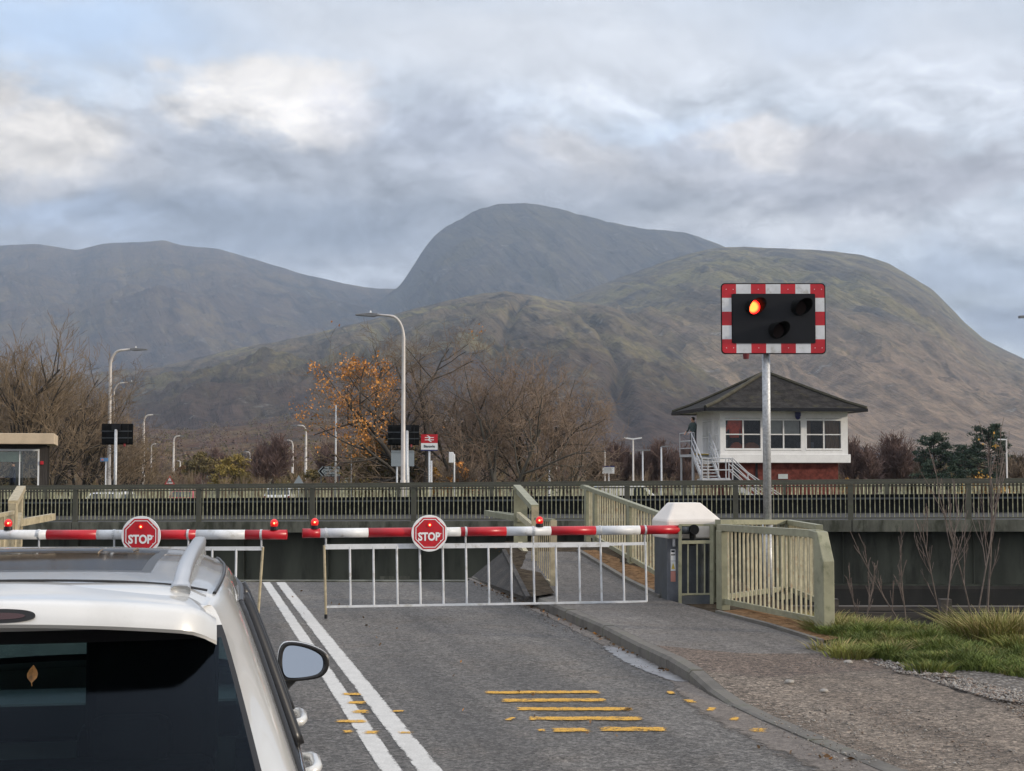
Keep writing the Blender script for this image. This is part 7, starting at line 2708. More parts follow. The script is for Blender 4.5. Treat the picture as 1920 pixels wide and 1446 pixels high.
def grass(name, n, seed, tussocks):
    g = np.random.default_rng(seed)
    A = np.array([[tuple(p) for p in rw] for rw in rows_])            # 9 x 7 x 3
    fr_, fc_ = g.uniform(0, 7.99, n), np.interp(g.uniform(0, 1, n), [0, 0.72, 0.86, 1.0], [0, 5.9, 6.9, 7.999])
    # thicker near the front edge of the picture
    i, j = fr_.astype(int), fc_.astype(int)
    u, v = (fr_ - i)[:, None], (fc_ - j)[:, None]
    P_ = (A[i, j] * (1 - u) * (1 - v) + A[i + 1, j] * u * (1 - v) + A[i, j + 1] * (1 - u) * v + A[i + 1, j + 1] * u * v)
    hgt = 0.035 + 0.07 * g.random(n) + 0.20 * np.clip(fbm(P_[:, 0] * 1.9, P_[:, 1] * 1.9, 3, 5) + 0.12, 0, 1) + 0.05 * (fr_ / 8)
    leanx, leany = g.normal(0, 0.45, n), g.normal(0, 0.45, n)
    cat_ = np.zeros(n, int)
    dry = fbm(P_[:, 0] * 2, P_[:, 1] * 2, 3, 15) + g.normal(0, 0.25, n) + (fr_ / 8 - 0.5) * 0.4
    cat_[dry > 0.22] = 1
    cat_[dry > 0.48] = 2
    tussocks = tussocks + [(g.uniform(1540, 2150), g.uniform(1190, 1262), g.uniform(0.08, 0.2), int(g.uniform(120, 340)), g.uniform(0.09, 0.19), int(g.integers(0, 3))) for _ in range(34)]
    for (px, py, rad, cnt, ht, mm) in tussocks:
        c = gr(px, py, 0.05)
        m = cnt
        a, rr = g.uniform(0, 2 * PI, m), np.sqrt(g.uniform(0, 1, m)) * rad
        Q = np.stack([c.x + np.cos(a) * rr * 1.3, c.y + np.sin(a) * rr, np.full(m, 0.04)], 1)
        P_ = np.concatenate([P_, Q]); hgt = np.concatenate([hgt, ht * g.uniform(0.6, 1.1, m)])
        leanx = np.concatenate([leanx, np.cos(a) * rr / rad * 0.8 + g.normal(0, 0.3, m)])
        leany = np.concatenate([leany, np.sin(a) * rr / rad * 0.8 + g.normal(0, 0.3, m)])
        cat_ = np.concatenate([cat_, np.where(g.random(m) < 0.55, mm, 1)])
    N = len(P_)
    wd = 0.0045 + 0.004 * g.random(N)
    aa = g.uniform(0, PI, N)
    sx_, sy_ = np.cos(aa) * wd, np.sin(aa) * wd
    L = np.stack([leanx, leany, np.zeros(N)], 1) * hgt[:, None]
    up_ = np.stack([np.zeros(N), np.zeros(N), hgt], 1)
    side_ = np.stack([sx_, sy_, np.zeros(N)], 1)
    p0 = P_; p1 = P_ + up_ * 0.6 + L * 0.35; p2 = P_ + up_ * 0.92 + L * 1.0; 
    V = np.stack([p0 - side_, p0 + side_, p1 - side_ * 0.8, p1 + side_ * 0.8, p2 - side_ * 0.15, p2 + side_ * 0.15], 1).reshape(-1, 3)
    bs = (np.arange(N) * 6)[:, None]
    F = np.concatenate([np.concatenate([bs, bs + 1, bs + 3, bs + 2], 1), np.concatenate([bs + 2, bs + 3, bs + 5, bs + 4], 1)])
    mats = [M('grass_green', (0.105, 0.142, 0.024), 0.75, var=0.35, scale=4), M('grass_olive', (0.185, 0.195, 0.044), 0.75, var=0.3, scale=4), M('grass_straw', (0.30, 0.245, 0.10), 0.8, var=0.3, scale=4)]
    o = np_mesh(name, V, F, mats, mi=np.concatenate([cat_, cat_]))
    return tag(o, 'long green grass with straw tufts on the bank at the right', 'grass', kind='stuff')


grass('grass', 66000, 3, [(1580, 1195, 0.30, 1200, 0.25, 2), (1545, 1180, 0.20, 500, 0.24, 2), (1640, 1190, 0.25, 500, 0.22, 1), (1880, 1215, 0.38, 1700, 0.42, 2), (1845, 1190, 0.2, 400, 0.24, 2), (1760, 1200, 0.25, 400, 0.2, 0), (1700, 1195, 0.25, 400, 0.18, 0), (1940, 1230, 0.3, 700, 0.26, 1), (2010, 1200, 0.4, 900, 0.3, 2)])


def pebbles(name, specs, mats, seed, label):
    """low stones scattered in patches: (pixel outline corners, count, size)"""
    g = random.Random(seed)
    V, F, mi = [], [], []
    base_v = [(1, 0, 0), (-1, 0, 0), (0, 1, 0), (0, -1, 0), (0, 0, 1), (0, 0, -1)]
    fcs = [(0, 2, 4), (2, 1, 4), (1, 3, 4), (3, 0, 4), (2, 0, 5), (1, 2, 5), (3, 1, 5), (0, 3, 5)]
    for (quad, cnt, s0, s1, z) in specs:
        q = [gr(*p) for p in quad]
        for _ in range(cnt):
            u, v = g.random(), g.random()
            p = q[0].lerp(q[1], u).lerp(q[3].lerp(q[2], u), v)
            s = g.uniform(s0, s1) * (1 if g.random() < 0.9 else 1.6)
            a = g.random() * 6.28
            o_ = len(V)
            for x, y, zz in base_v:
                x, y, zz = x * g.uniform(0.7, 1.3) * s, y * g.uniform(0.6, 1.0) * s, zz * g.uniform(0.45, 0.8) * s
                V.append((p.x + x * math.cos(a) - y * math.sin(a), p.y + x * math.sin(a) + y * math.cos(a), z + zz * 0.9))
            F += [tuple(o_ + i for i in f) for f in fcs]
            mi += [g.randrange(len(mats))] * 8
    o = np_mesh(name, V, F, mats, mi=mi)
    return tag(o, label, 'stones', kind='stuff')


pm = [M('stone_pale', (0.32, 0.30, 0.27), 0.9, var=0.2, scale=3), M('stone_grey', (0.20, 0.185, 0.165), 0.9, var=0.3, scale=3), M('stone_brown', (0.22, 0.17, 0.135), 0.9, var=0.3, scale=3), M('stone_dark', (0.12, 0.105, 0.095), 0.9, var=0.3, scale=3)]
pebbles('pebbles', [
    ([(1590, 1240), (1700, 1240), (1800, 1285), (1690, 1275)], 900, 0.008, 0.022, 0.062),
    ([(1690, 1270), (1800, 1275), (2000, 1340), (1860, 1320)], 1700, 0.008, 0.020, 0.045),
    ([(1800, 1290), (2000, 1300), (2200, 1400), (1950, 1370)], 1200, 0.008, 0.018, 0.03),
    ([(1330, 1270), (1640, 1255), (1960, 1446), (1560, 1446)], 1500, 0.005, 0.011, 0.02),
    ([(1270, 1228), (1560, 1228), (1600, 1262), (1350, 1275)], 500, 0.005, 0.012, 0.08),
    ([(1300, 1290), (1380, 1290), (1700, 1440), (1560, 1440)], 420, 0.004, 0.009, 0.006),
    ([(880, 1095), (905, 1095), (1250, 1262), (1200, 1262)], 260, 0.006, 0.012, 0.008),
], pm, 4, 'loose pale and brown stone chips on the verge at the right')
for (px, py, s, lab) in ((1480, 1283, 0.036, 'pale blue grey stone lying alone on the verge, larger of two'), (1545, 1300, 0.032, 'round grey stone on the verge right of the larger pale stone'), (1590, 1246, 0.04, 'white stone lump at the tip of the stone chippings by the grass')):
    p = gr(px, py, 0.05)
    b = MB(); b.sphere((p.x, p.y, 0.07), s, 9, 6, (1.2, 0.9, 0.62))
    g = random.Random(px)
    b.v = [(x + g.uniform(-1, 1) * s * 0.14, y + g.uniform(-1, 1) * s * 0.14, z + g.uniform(-1, 1) * s * 0.08) for x, y, z in b.v]
    tag(b.build('stone', pm[0], smooth=True), lab, 'stone')


def fallen(seed):
    g = np.random.default_rng(seed)
    P_ = []
    for (x0, y0, x1, y1, n, sp) in ((895, 1096, 1010, 1142, 60, 5), (1010, 1142, 1160, 1210, 50, 6), (1160, 1212, 1260, 1266, 16, 6), (960, 1060, 1035, 1105, 40, 22), (1400, 1400, 1700, 1440, 10, 30), (600, 1110, 1200, 1400, 26, 60)):
        for _ in range(n):
            f = g.random()
            p = gr(x0 + (x1 - x0) * f - abs(g.normal(0, sp)), y0 + (y1 - y0) * f + g.normal(0, 2))
            P_.append((p.x, p.y, 0.018 if x0 != 960 else 0.32))
    V, F = leaves_np(np.array(P_), 0.055, seed, 0.004, 0.7, 0.85)
    o = np_mesh('fallen_leaves', V, F, [K['leaf_brown'], K['leaf_orange']], mi=(g.random(len(F)) < 0.1).astype(int))
    tag(o, 'brown fallen leaves lying in the gutter along the kerb', 'leaves', kind='stuff')
fallen(6)


def sapling(px, py, Y, h, seed, label, lean=0.0, stems=3, leafpts=False):
    sg, tp = grow(seed, h, 3, (7, 3), ang=(18, 40), ratio=(0.22, 0.5), up=0.3, trunk_r=0.015, stems=stems, first=0.22, trunk_len=0.9, wig=0.10, tip_r=0.0035, rpow=0.6, lean=(lean, 0))
    t = thing('sapling', Vector((gx(px, Y).x, Y, 0.1)), label, 'sapling', 'bare saplings on the grassy bank')
    lo = sg[:, 8] < 1
    V, F = tubes_np(sg[lo], 6); np_mesh('trunk', V, F, K['sap_bark'], t, smooth=True)
    V, F = tubes_np(sg[~lo], 4, 0.003); np_mesh('crown', V, F, K['sap_twig'], t)
    if leafpts:
        top = tp[np.argsort(-tp[:, 2])[:3]]
        V, F = leaves_np(np.repeat(top, 3, 0), 0.06, seed, 0.05); np_mesh('leaves', V, F, K['leaf_gold'], t)
    return t


K['sap_bark'] = M('sapling_bark', (0.125, 0.10, 0.085), 0.85, var=0.3, scale=9)
K['sap_twig'] = M('sapling_twigs', (0.15, 0.115, 0.10), 0.85, var=0.3, scale=9)
sapling(1765, 1185, 19.6, 1.75, 5, 'forked bare sapling, the nearer of the two large ones, left of the pair', -0.10, 2)
sapling(1822, 1185, 19.9, 2.55, 11, 'tallest bare sapling on the bank, rising past the bridge railing', -0.02, 2)
sapling(1846, 1190, 20.3, 2.3, 23, 'slim bare sapling right of the tallest one', 0.03, 1, True)
sapling(1690, 1180, 19.4, 1.15, 31, 'low bare sapling leaning left over the bank edge', -0.34, 2)
sapling(1612, 1165, 19.2, 0.72, 43, 'short dry stem beside the chamfered railing end post', -0.12, 2)
# ---------------------------------------------------------------- the white car in front
CAR_ROT = R(10.5)
CAR_O = Vector((-1.37, 3.755, 0.0))
car = thing('parked_car', CAR_O, 'large pearl white car with roof rails and tinted rear window, nearest at the left', 'car', rz=CAR_ROT)
CM = Matrix.Translation(CAR_O) @ Matrix.Rotation(CAR_ROT, 4, 'Z')


def pearl():
    m = bpy.data.materials.new('pearl_paint')
    m.use_nodes = True
    t = NT(m.node_tree)
    b = m.node_tree.nodes['Principled BSDF']
    c = t.n('ShaderNodeTexCoord').outputs['Object']
    n = t.noise(c, 900, 2, 0.5)
    d = t.noise(c, 2.2, 8, 0.7)
    col = t.mix(n.outputs['Fac'], (0.56, 0.555, 0.53), (0.68, 0.675, 0.65))
    col = t.mix(t.mr(d.outputs['Fac'], 0.48, 0.72, 0, 0.22), col, (0.30, 0.28, 0.25))
    t.l(col, b.inputs['Base Color'])
    b.inputs['Metallic'].default_value = 0.25
    b.inputs['Roughness'].default_value = 0.32
    b.inputs['Coat Weight'].default_value = 1.0
    b.inputs['Coat Roughness'].default_value = 0.03
    return m


K['pearl'] = pearl()
K['tint'] = glass_mat('tinted_glass', (0.24, 0.34, 0.35), 0.0, 0.10, 0.22, (0.62, 0.76, 0.95))
K['clear'] = glass_mat('clear_glass', (0.55, 0.68, 0.68), 0.02)
K['side_tint'] = glass_mat('side_glass', (0.06, 0.07, 0.07), 0.0, 0.0, 0.8)
K['roof_glass'] = M('roof_glass', (0.010, 0.012, 0.014), 0.08, var=0.0, spec=0.22)
K['seal'] = M('window_seal', (0.008, 0.008, 0.009), 0.35, var=0.0)
K['satin'] = M('satin_silver', (0.50, 0.51, 0.52), 0.32, metal=0.75, var=0.04)
K['chrome'] = M('chrome_trim', (0.60, 0.61, 0.62), 0.12, metal=1.0, var=0.0)
K['cloth'] = M('dark_seat_cloth', (0.022, 0.023, 0.025), 0.9, var=0.2)

CG_ = [
    # centre        sunroof edge      rail line          window top         belt               shoulder           door               sill
    [(0, .44, 1.640), (.42, .46, 1.632), (.570, .49, 1.606), (.645, .50, 1.553), (.790, .10, 1.07), (.845, .02, .90), (.85, .00, .6), (.80, .06, .30)],
    [(0, .64, 1.667), (.42, .66, 1.659), (.585, .72, 1.630), (.683, .80, 1.562), (.868, .34, 1.07), (.918, .22, .905), (.92, .20, .6), (.86, .25, .28)],
    [(0, 1.25, 1.680), (.42, 1.25, 1.672), (.600, 1.15, 1.642), (.698, 1.12, 1.560), (.884, .62, 1.065), (.930, .55, .91), (.935, .55, .6), (.87, .6, .26)],
    [(0, 1.65, 1.684), (.42, 1.65, 1.675), (.606, 1.60, 1.645), (.704, 1.50, 1.552), (.894, 1.36, 1.05), (.938, 1.3, .905), (.94, 1.3, .6), (.88, 1.3, .25)],
    [(0, 2.25, 1.670), (.42, 2.25, 1.660), (.600, 2.25, 1.630), (.700, 2.22, 1.538), (.898, 2.25, 1.03), (.938, 2.2, .89), (.94, 2.2, .6), (.88, 2.2, .25)],
    [(0, 2.85, 1.612), (.42, 2.83, 1.603), (.575, 2.80, 1.572), (.660, 2.84, 1.496), (.880, 3.36, 1.0), (.932, 3.3, .87), (.94, 3.3, .6), (.88, 3.25, .25)],
    [(0, 3.65, 1.080), (.42, 3.60, 1.072), (.620, 3.53, 1.060), (.770, 3.44, 1.040), (.868, 3.55, .985), (.925, 3.6, .86), (.935, 3.6, .58), (.88, 3.6, .25)],
    [(0, 4.12, 1.000), (.42, 4.09, .990), (.620, 4.05, .968), (.760, 4.00, .930), (.845, 4.0, .890), (.910, 4.0, .8), (.92, 4.0, .55), (.86, 4.0, .25)],
    [(0, 4.56, .790), (.40, 4.53, .780), (.600, 4.46, .765), (.720, 4.40, .740), (.790, 4.34, .700), (.840, 4.28, .6), (.84, 4.25, .45), (.78, 4.25, .25)],
]
CGA = np.array(CG_)


def cr(P_, t):
    """Catmull-Rom through the rows of P_"""
    n = len(P_)
    i = min(int(t), n - 2)
    f = t - i
    p1, p2 = P_[i], P_[i + 1]
    p0 = P_[i - 1] if i > 0 else 2 * p1 - p2
    p3 = P_[i + 2] if i + 2 < n else 2 * p2 - p1
    return 0.5 * ((2 * p1) + (-p0 + p2) * f + (2 * p0 - 5 * p1 + 4 * p2 - p3) * f * f + (-p0 + 3 * p1 - 3 * p2 + p3) * f ** 3)


SUB = 10
NS, NK = CGA.shape[0], CGA.shape[1]
# mirrored so that the roof is smooth over the centre line
full = np.concatenate([(CGA * np.array([-1, 1, 1]))[:, :0:-1], CGA], 1)       # keys -7..7
NKF = full.shape[1]
lines = np.array([[cr(full[s], k / SUB) for k in range((NKF - 1) * SUB + 1)] for s in range(NS)])
cols_ = np.array([[cr(lines[:, k], s / SUB) for k in range(lines.shape[1])] for s in range((NS - 1) * SUB + 1)])
ri, ci = cols_.shape[:2]


def region(s0, s1, k0, k1, name, mat, parent, both=True, border=True, off=0.0, seal_n=1):
    """glass cut out of the shell: cells s0..s1 and keys k0..k1 (right side positive)"""
    out = []
    sets = [(k0, k1)]
    if both:
        sets.append((-k1, -k0))
    for a, c in sets:
        j0, j1 = (a + 7) * SUB, (c + 7) * SUB
        i0, i1 = int(s0 * SUB), int(s1 * SUB)
        V = cols_[i0:i1 + 1, j0:j1 + 1].copy()
        r_, c_ = V.shape[:2]
        F = grid_faces(r_, c_)
        ii, jj = np.meshgrid(np.arange(r_ - 1), np.arange(c_ - 1), indexing='ij')
        bd_ = ((ii < seal_n) | (ii >= r_ - 1 - seal_n) | (jj < seal_n) | (jj >= c_ - 1 - seal_n)).ravel().astype(int)
        out.append(np_mesh(name, V.reshape(-1, 3), F[:, ::-1], [mat, K['seal']], parent, smooth=True, mi=bd_ if border else None))
    return out


cut = np.zeros((ri - 1, ci - 1), bool)
def mark(s0, s1, k0, k1):
    for a, c in ((k0, k1), (-k1, -k0)):
        cut[int(s0 * SUB):int(s1 * SUB), (a + 7) * SUB:(c + 7) * SUB] = True
mark(2, 5, 3, 4); mark(5, 6, 0, 3); mark(1.6, 4.4, 0, 1)
F = grid_faces(ri, ci).reshape(ri - 1, ci - 1, 4)[~cut]
body = np_mesh('body', cols_.reshape(-1, 3), F[:, ::-1], K['pearl'], car, smooth=True)
region(2, 3, 3, 4, 'quarter_window', K['side_tint'], car)
region(3, 4, 3, 4, 'side_window', K['side_tint'], car)
region(4, 5, 3, 4, 'side_window', K['clear'], car)
region(5, 6, -3, 3, 'windscreen', K['clear'], car, both=False)
region(1.6, 4.4, -1, 1, 'sunroof', K['roof_glass'], car, both=False)

# rear end: rows follow the rear edge of the shell from spoiler to bumper
edge = cols_[0]                                    # along keys
jR = [(k + 7) * SUB for k in range(0, 8)]
rowsR = edge[(2 + 7) * SUB:(7 + 7) * SUB + 1]      # key 2 (roof corner) to sill
NX = 96
back_ = []
for i, p in enumerate(rowsR):
    f = i / (len(rowsR) - 1)
    bul = 0.085 if f < 0.2 else 0.085 + 0.03 * (f - 0.2)
    crown = 0.03 * max(0, 1 - f / 0.2)
    back_.append([((2 * k / NX - 1) * p[0], p[1] - bul * (1 - (2 * k / NX - 1) ** 2) ** 0.9, p[2] + crown * (1 - (2 * k / NX - 1) ** 2)) for k in range(NX + 1)])
back_ = np.array(back_)
g0_, g1_ = SUB, 2 * SUB                            # key 3 to key 4: the glass
rr, cc2 = back_.shape[:2]
F = grid_faces(rr, cc2).reshape(rr - 1, cc2 - 1, 4)
keep = np.ones((rr - 1, cc2 - 1), bool); keep[g0_:g1_, :] = False
np_mesh('tailgate', back_.reshape(-1, 3), F[keep], K['pearl'], car, smooth=True)
Vg = back_[g0_:g1_ + 1]
Fg = grid_faces(Vg.shape[0], Vg.shape[1])
ii, jj = np.meshgrid(np.arange(Vg.shape[0] - 1), np.arange(Vg.shape[1] - 1), indexing='ij')
rw = np_mesh('rear_window', Vg.reshape(-1, 3), Fg, [K['tint'], K['seal']], car, smooth=True, mi=((ii < 1) | (jj < 1) | (jj >= Vg.shape[1] - 2)).ravel().astype(int))
# front and underside
fe = cols_[-1]
b = MB()
cpt = (0, 4.3, 0.45)
for k in range(len(fe) - 1):
    b.quad(tuple(fe[k]), tuple(fe[k + 1]), cpt)
b.quad(tuple(fe[0]), cpt, tuple(fe[-1]))
b.build('front_end', K['pearl'], car, local=True)
b = MB()
b.box((0, 2.15, 0.27), (1.6, 4.2, 0.06))
b.build('underbody', K['black'], car, local=True)
# spoiler
NXS = 40
prof_s = [(.665, 1.672), (.46, 1.662), (.30, 1.653), (.255, 1.647), (.238, 1.634), (.226, 1.592), (.235, 1.582), (.30, 1.580), (.50, 1.572)]
V = []
for k in range(NXS + 1):
    q = 2 * k / NXS - 1
    x = q * 0.632
    a = abs(q)
    row = []
    for (y, z) in prof_s:
        sweep = 0.09 * a ** 2.2 + 0.10 * max(0, (a - 0.86) / 0.14) ** 2
        dz = -0.042 * a ** 2 - 0.035 * max(0, (a - 0.86) / 0.14) ** 2
        zz = z + dz
        wy = y + sweep * (1.0 if y < 0.5 else 0.6)
        xx = x * (0.93 if y > 0.6 else 1.0 - 0.10 * (y - 0.22))
        row.append((xx, wy, zz))
    V.append(row)
V = np.array(V)
sp = np_mesh('spoiler', V.reshape(-1, 3), grid_faces(V.shape[0], V.shape[1]), K['pearl'], car, smooth=True)
m_ = sp.modifiers.new('edge', 'EDGE_SPLIT'); m_.split_angle = R(38)
b = MB()
b.prism([(0.165 * math.copysign(abs(math.cos(t)) ** 0.55, math.cos(t)), 0.0185 * math.copysign(abs(math.sin(t)) ** 0.8, math.sin(t))) for t in [2 * PI * k / 36 for k in range(36)]],
        (0, 0.2345, 1.612), (1, 0, 0), (0, 0.25, 1), (0, -1, 0.25), -0.012, 0.006)
K['brake'] = M('brake_lens', (0.035, 0.003, 0.006), 0.1, var=0.0, coat=0.6)
bl = b.build('brake_light', K['seal'], car, local=True)
b = MB()
b.prism([(0.140 * math.copysign(abs(math.cos(t)) ** 0.45, math.cos(t)), 0.009 * math.sin(t)) for t in [2 * PI * k / 30 for k in range(30)]], (0, 0.2345, 1.611), (1, 0, 0), (0, 0.25, 1), (0, -1, 0.25), 0.007, 0.009)
b.build('lens', K['brake'], bl, local=True)
# panel gap between roof and spoiler, roof ditch
b = MB()
b.tube([(q * 0.60, 0.66 + 0.05 * q * q, 1.6745 - 0.022 * q * q - 0.018 * q ** 6) for q in np.linspace(-1, 1, 21)], 0.004, 6)
b.build('panel_gap', K['seal'], car, local=True)
for s_ in (-1, 1):
    b = MB()
    pts = [Vector(cols_[i, (7 + s_ * 2) * SUB + s_ * 4]) + Vector((0, 0, 0.002)) for i in range(8, 5 * SUB, 2)]
    b.tube(pts, 0.006, 6)
    b.build('roof_seam', K['seal'], car, local=True)
# roof rails
for s_ in (-1, 1):
    ctrl = np.array([(0.525, 0.60, 1.640), (0.526, 0.66, 1.660), (0.532, 0.80, 1.692), (0.542, 1.05, 1.716), (0.552, 1.5, 1.726), (0.552, 2.0, 1.718), (0.545, 2.45, 1.690), (0.540, 2.62, 1.655), (0.536, 2.70, 1.615)]) * np.array([s_, 1, 1])
    pts = [cr(ctrl, t) for t in np.linspace(0, 8, 41)]
    vs, fs = [], []
    n = 12
    for i, p in enumerate(pts):
        d = Vector(pts[min(i + 1, 40)] - pts[max(i - 1, 0)]).normalized()
        a = Vector((1, 0, 0)); u_ = a.cross(d).normalized()
        wd = 0.024 if 3 < i < 37 else 0.029
        for k in range(n):
            t = 2 * PI * k / n
            c_, s2 = math.cos(t), math.sin(t)
            vs.append(Vector(p) + a * wd * math.copysign(abs(c_) ** 0.6, c_) + u_ * 0.020 * math.copysign(abs(s2) ** 0.7, s2))
    for i in range(40):
        for k in range(n):
            fs.append((i * n + k, i * n + (k + 1) % n, (i + 1) * n + (k + 1) % n, (i + 1) * n + k))
    fs += [tuple(range(n)), tuple(40 * n + k for k in range(n - 1, -1, -1))]
    MB().add(vs, fs).build('roof_rail', K['satin'], car, smooth=True, local=True)
# window trims
for s_ in (-1, 1):
    b = MB()
    jb, jt = (7 + s_ * 4) * SUB, (7 + s_ * 3) * SUB
    low_ = [Vector(cols_[i, jb]) + Vector((s_ * 0.005, 0, 0)) for i in range(2 * SUB, 5 * SUB + 1)]
    top_ = [Vector(cols_[i, jt]) + Vector((s_ * 0.005, 0, 0.002)) for i in range(2 * SUB, 5 * SUB + 1)]
    b.tube(low_, 0.011, 8)
    b.build('window_trim', K['chrome'], car, smooth=True, local=True)
    b = MB()
    b.tube(top_, 0.009, 8)
    for st_ in (3, 4):
        b.tube([Vector(cols_[st_ * SUB, j]) + Vector((s_ * 0.004, 0, 0)) for j in range(min(jb, jt), max(jb, jt) + 1)], 0.028, 8)
    b.tube([Vector(cols_[2 * SUB, j]) + Vector((s_ * 0.003, 0, 0)) for j in range(min(jb, jt), max(jb, jt) + 1)], 0.012, 8)
    b.build('pillar_seal', K['seal'], car, smooth=True, local=True)
    # wind deflectors over the doors
    b = MB()
    for st0, st1 in ((2.15, 3.9), (4.1, 4.85)):
        tp = [Vector(cols_[int(st0 * SUB) + k, jt]) for k in range(int((st1 - st0) * SUB) + 1)]
        for p, q in zip(tp[:-1], tp[1:]):
            o_ = Vector((s_ * 0.030, 0, -0.055))
            b.quad(p + Vector((s_ * 0.006, 0, 0.004)), q + Vector((s_ * 0.006, 0, 0.004)), q + o_, p + o_)
    b.build('wind_deflector', K['roof_glass'], car, local=True)
    # doors: shut lines and handles
    b = MB()
    for st_ in (2.55, 4.0, 5.05):
        i = int(st_ * SUB)
        b.tube([Vector(cols_[i, (7 + s_ * 4) * SUB + s_ * k]) for k in range(0, 31)], 0.0035, 5)
    b.build('shut_line', K['seal'], car, local=True)
    for yh in (1.38, 2.40):
        b = MB()
        x_ = s_ * 0.925
        hp = [Vector((x_, yh, 0.955)), Vector((x_ + s_ * 0.035, yh + 0.02, 0.958)), Vector((x_ + s_ * 0.045, yh + 0.06, 0.962)), Vector((x_ + s_ * 0.045, yh + 0.17, 0.968)), Vector((x_ + s_ * 0.035, yh + 0.21, 0.970)), Vector((x_, yh + 0.23, 0.970))]
        b.tube(hp, [0.013, 0.018, 0.020, 0.020, 0.018, 0.013], 10)
        b.build('door_handle', K['pearl'], car, smooth=True, local=True)
    # wheels
    for yw in (0.85, 3.62):
        b = MB()
        b.tube([(s_ * 0.70, yw, 0.345), (s_ * 0.90, yw, 0.345), (s_ * 0.925, yw, 0.345)], [0.345, 0.345, 0.31], 32)
        w_ = b.build('wheel', K['black'], car, local=True)
        b = MB()
        b.tube([(s_ * 0.924, yw, 0.345), (s_ * 0.935, yw, 0.345)], [0.235, 0.225], 28)
        for k in range(5):
            a = 2 * PI * k / 5
            b.bar((s_ * 0.938, yw, 0.345), (s_ * 0.938, yw + 0.2 * math.cos(a), 0.345 + 0.2 * math.sin(a)), 0.05, 0.012, up=(s_, 0, 0))
        b.build('rim', K['satin'], w_, local=True)
        b = MB()
        n = 30
        vs = []
        for k in range(n + 1):
            a = PI * k / n
            for rr_ in (0.36, 0.42):
                vs.append((s_ * 0.945, yw + rr_ * math.cos(a), 0.345 + rr_ * math.sin(a)))
                vs.append((s_ * 0.86, yw + rr_ * math.cos(a), 0.345 + rr_ * math.sin(a)))
        fs = []
        for k in range(n):
            o_ = 4 * k
            fs += [(o_, o_ + 2, o_ + 6, o_ + 4), (o_ + 2, o_ + 3, o_ + 7, o_ + 6), (o_, o_ + 4, o_ + 5, o_ + 1)]
        b.add(vs, fs)
        b.build('wheel_arch', K['black'], car, local=True)
    b = MB()
    b.prism([(0.02, -0.09), (0.10, -0.10), (0.14, 0.02), (0.10, 0.10), (0.0, 0.10)], (s_ * 0.70, 0.03, 0.80), (s_, 0.0, 0), (0, 0.1, 1), (0, -1, 0), -0.05, 0.03)
    b.build('tail_light', K['red_lamp'], car, bevel=0.01, local=True)

# door mirrors
def mirror(s_):
    c = Vector((s_ * 0.985, 2.86, 1.15))
    out2 = [(-0.098, -0.070), (-0.060, -0.088), (0.070, -0.078), (0.108, -0.050), (0.118, -0.005), (0.105, 0.035), (0.030, 0.072), (-0.060, 0.088), (-0.098, 0.070), (-0.108, 0.0)]
    # smooth the outline
    P_ = np.array(out2)
    for _ in range(2):
        Q = np.roll(P_, -1, 0)
        P_ = np.stack([0.75 * P_ + 0.25 * Q, 0.25 * P_ + 0.75 * Q], 1).reshape(-1, 2)
    P_ = P_ * np.array([s_, 1])
    n = len(P_)
    # housing: deep shell that bulges forward
    vs, rings_ = [], [(1.00, -0.002), (1.03, 0.012), (1.02, 0.05), (0.88, 0.095), (0.55, 0.125), (0.15, 0.135)]
    for sc2, dy in rings_:
        for x, z in P_:
            vs.append((c.x + x * sc2, c.y + dy, c.z + z * sc2))
    fs = [(i * n + k, i * n + (k + 1) % n, (i + 1) * n + (k + 1) % n, (i + 1) * n + k) for i in range(len(rings_) - 1) for k in range(n)]
    fs.append(tuple((len(rings_) - 1) * n + k for k in range(n)))
    hs = MB().add(vs, fs).build('door_mirror', K['pearl'], car, smooth=True, local=True)
    vs = []
    for sc2, dy in ((1.012, 0.012), (1.012, -0.012), (0.84, -0.010), (0.82, 0.004)):
        for x, z in P_:
            vs.append((c.x + x * sc2, c.y + dy, c.z + z * sc2))
    fs = [(i * n + k, i * n + (k + 1) % n, (i + 1) * n + (k + 1) % n, (i + 1) * n + k) for i in range(3) for k in range(n)]
    MB().add(vs, fs).build('frame', K['seal'], hs, local=True, smooth=True)
    vs = [(c.x + x * 0.83, c.y + 0.001 + x * s_ * 0.10 + z * 0.13, c.z + z * 0.83) for x, z in P_]
    m = M('mirror_glass', (0.32, 0.37, 0.44), 0.02, metal=1.0, var=0.0)
    MB().add(vs, [tuple(range(n))]).build('mirror_glass', m, hs, local=True)
    b = MB()
    b.tube([c + Vector((-s_ * 0.050, 0.045, -0.055)), c + Vector((-s_ * 0.085, 0.055, -0.10)), c + Vector((-s_ * 0.14, 0.075, -0.165)), c + Vector((-s_ * 0.165, 0.085, -0.205))], [0.045, 0.042, 0.034, 0.040], 12)
    b.build('mirror_arm', K['seal'], hs, smooth=True, local=True)
for s_ in (1, -1):
    mirror(s_)

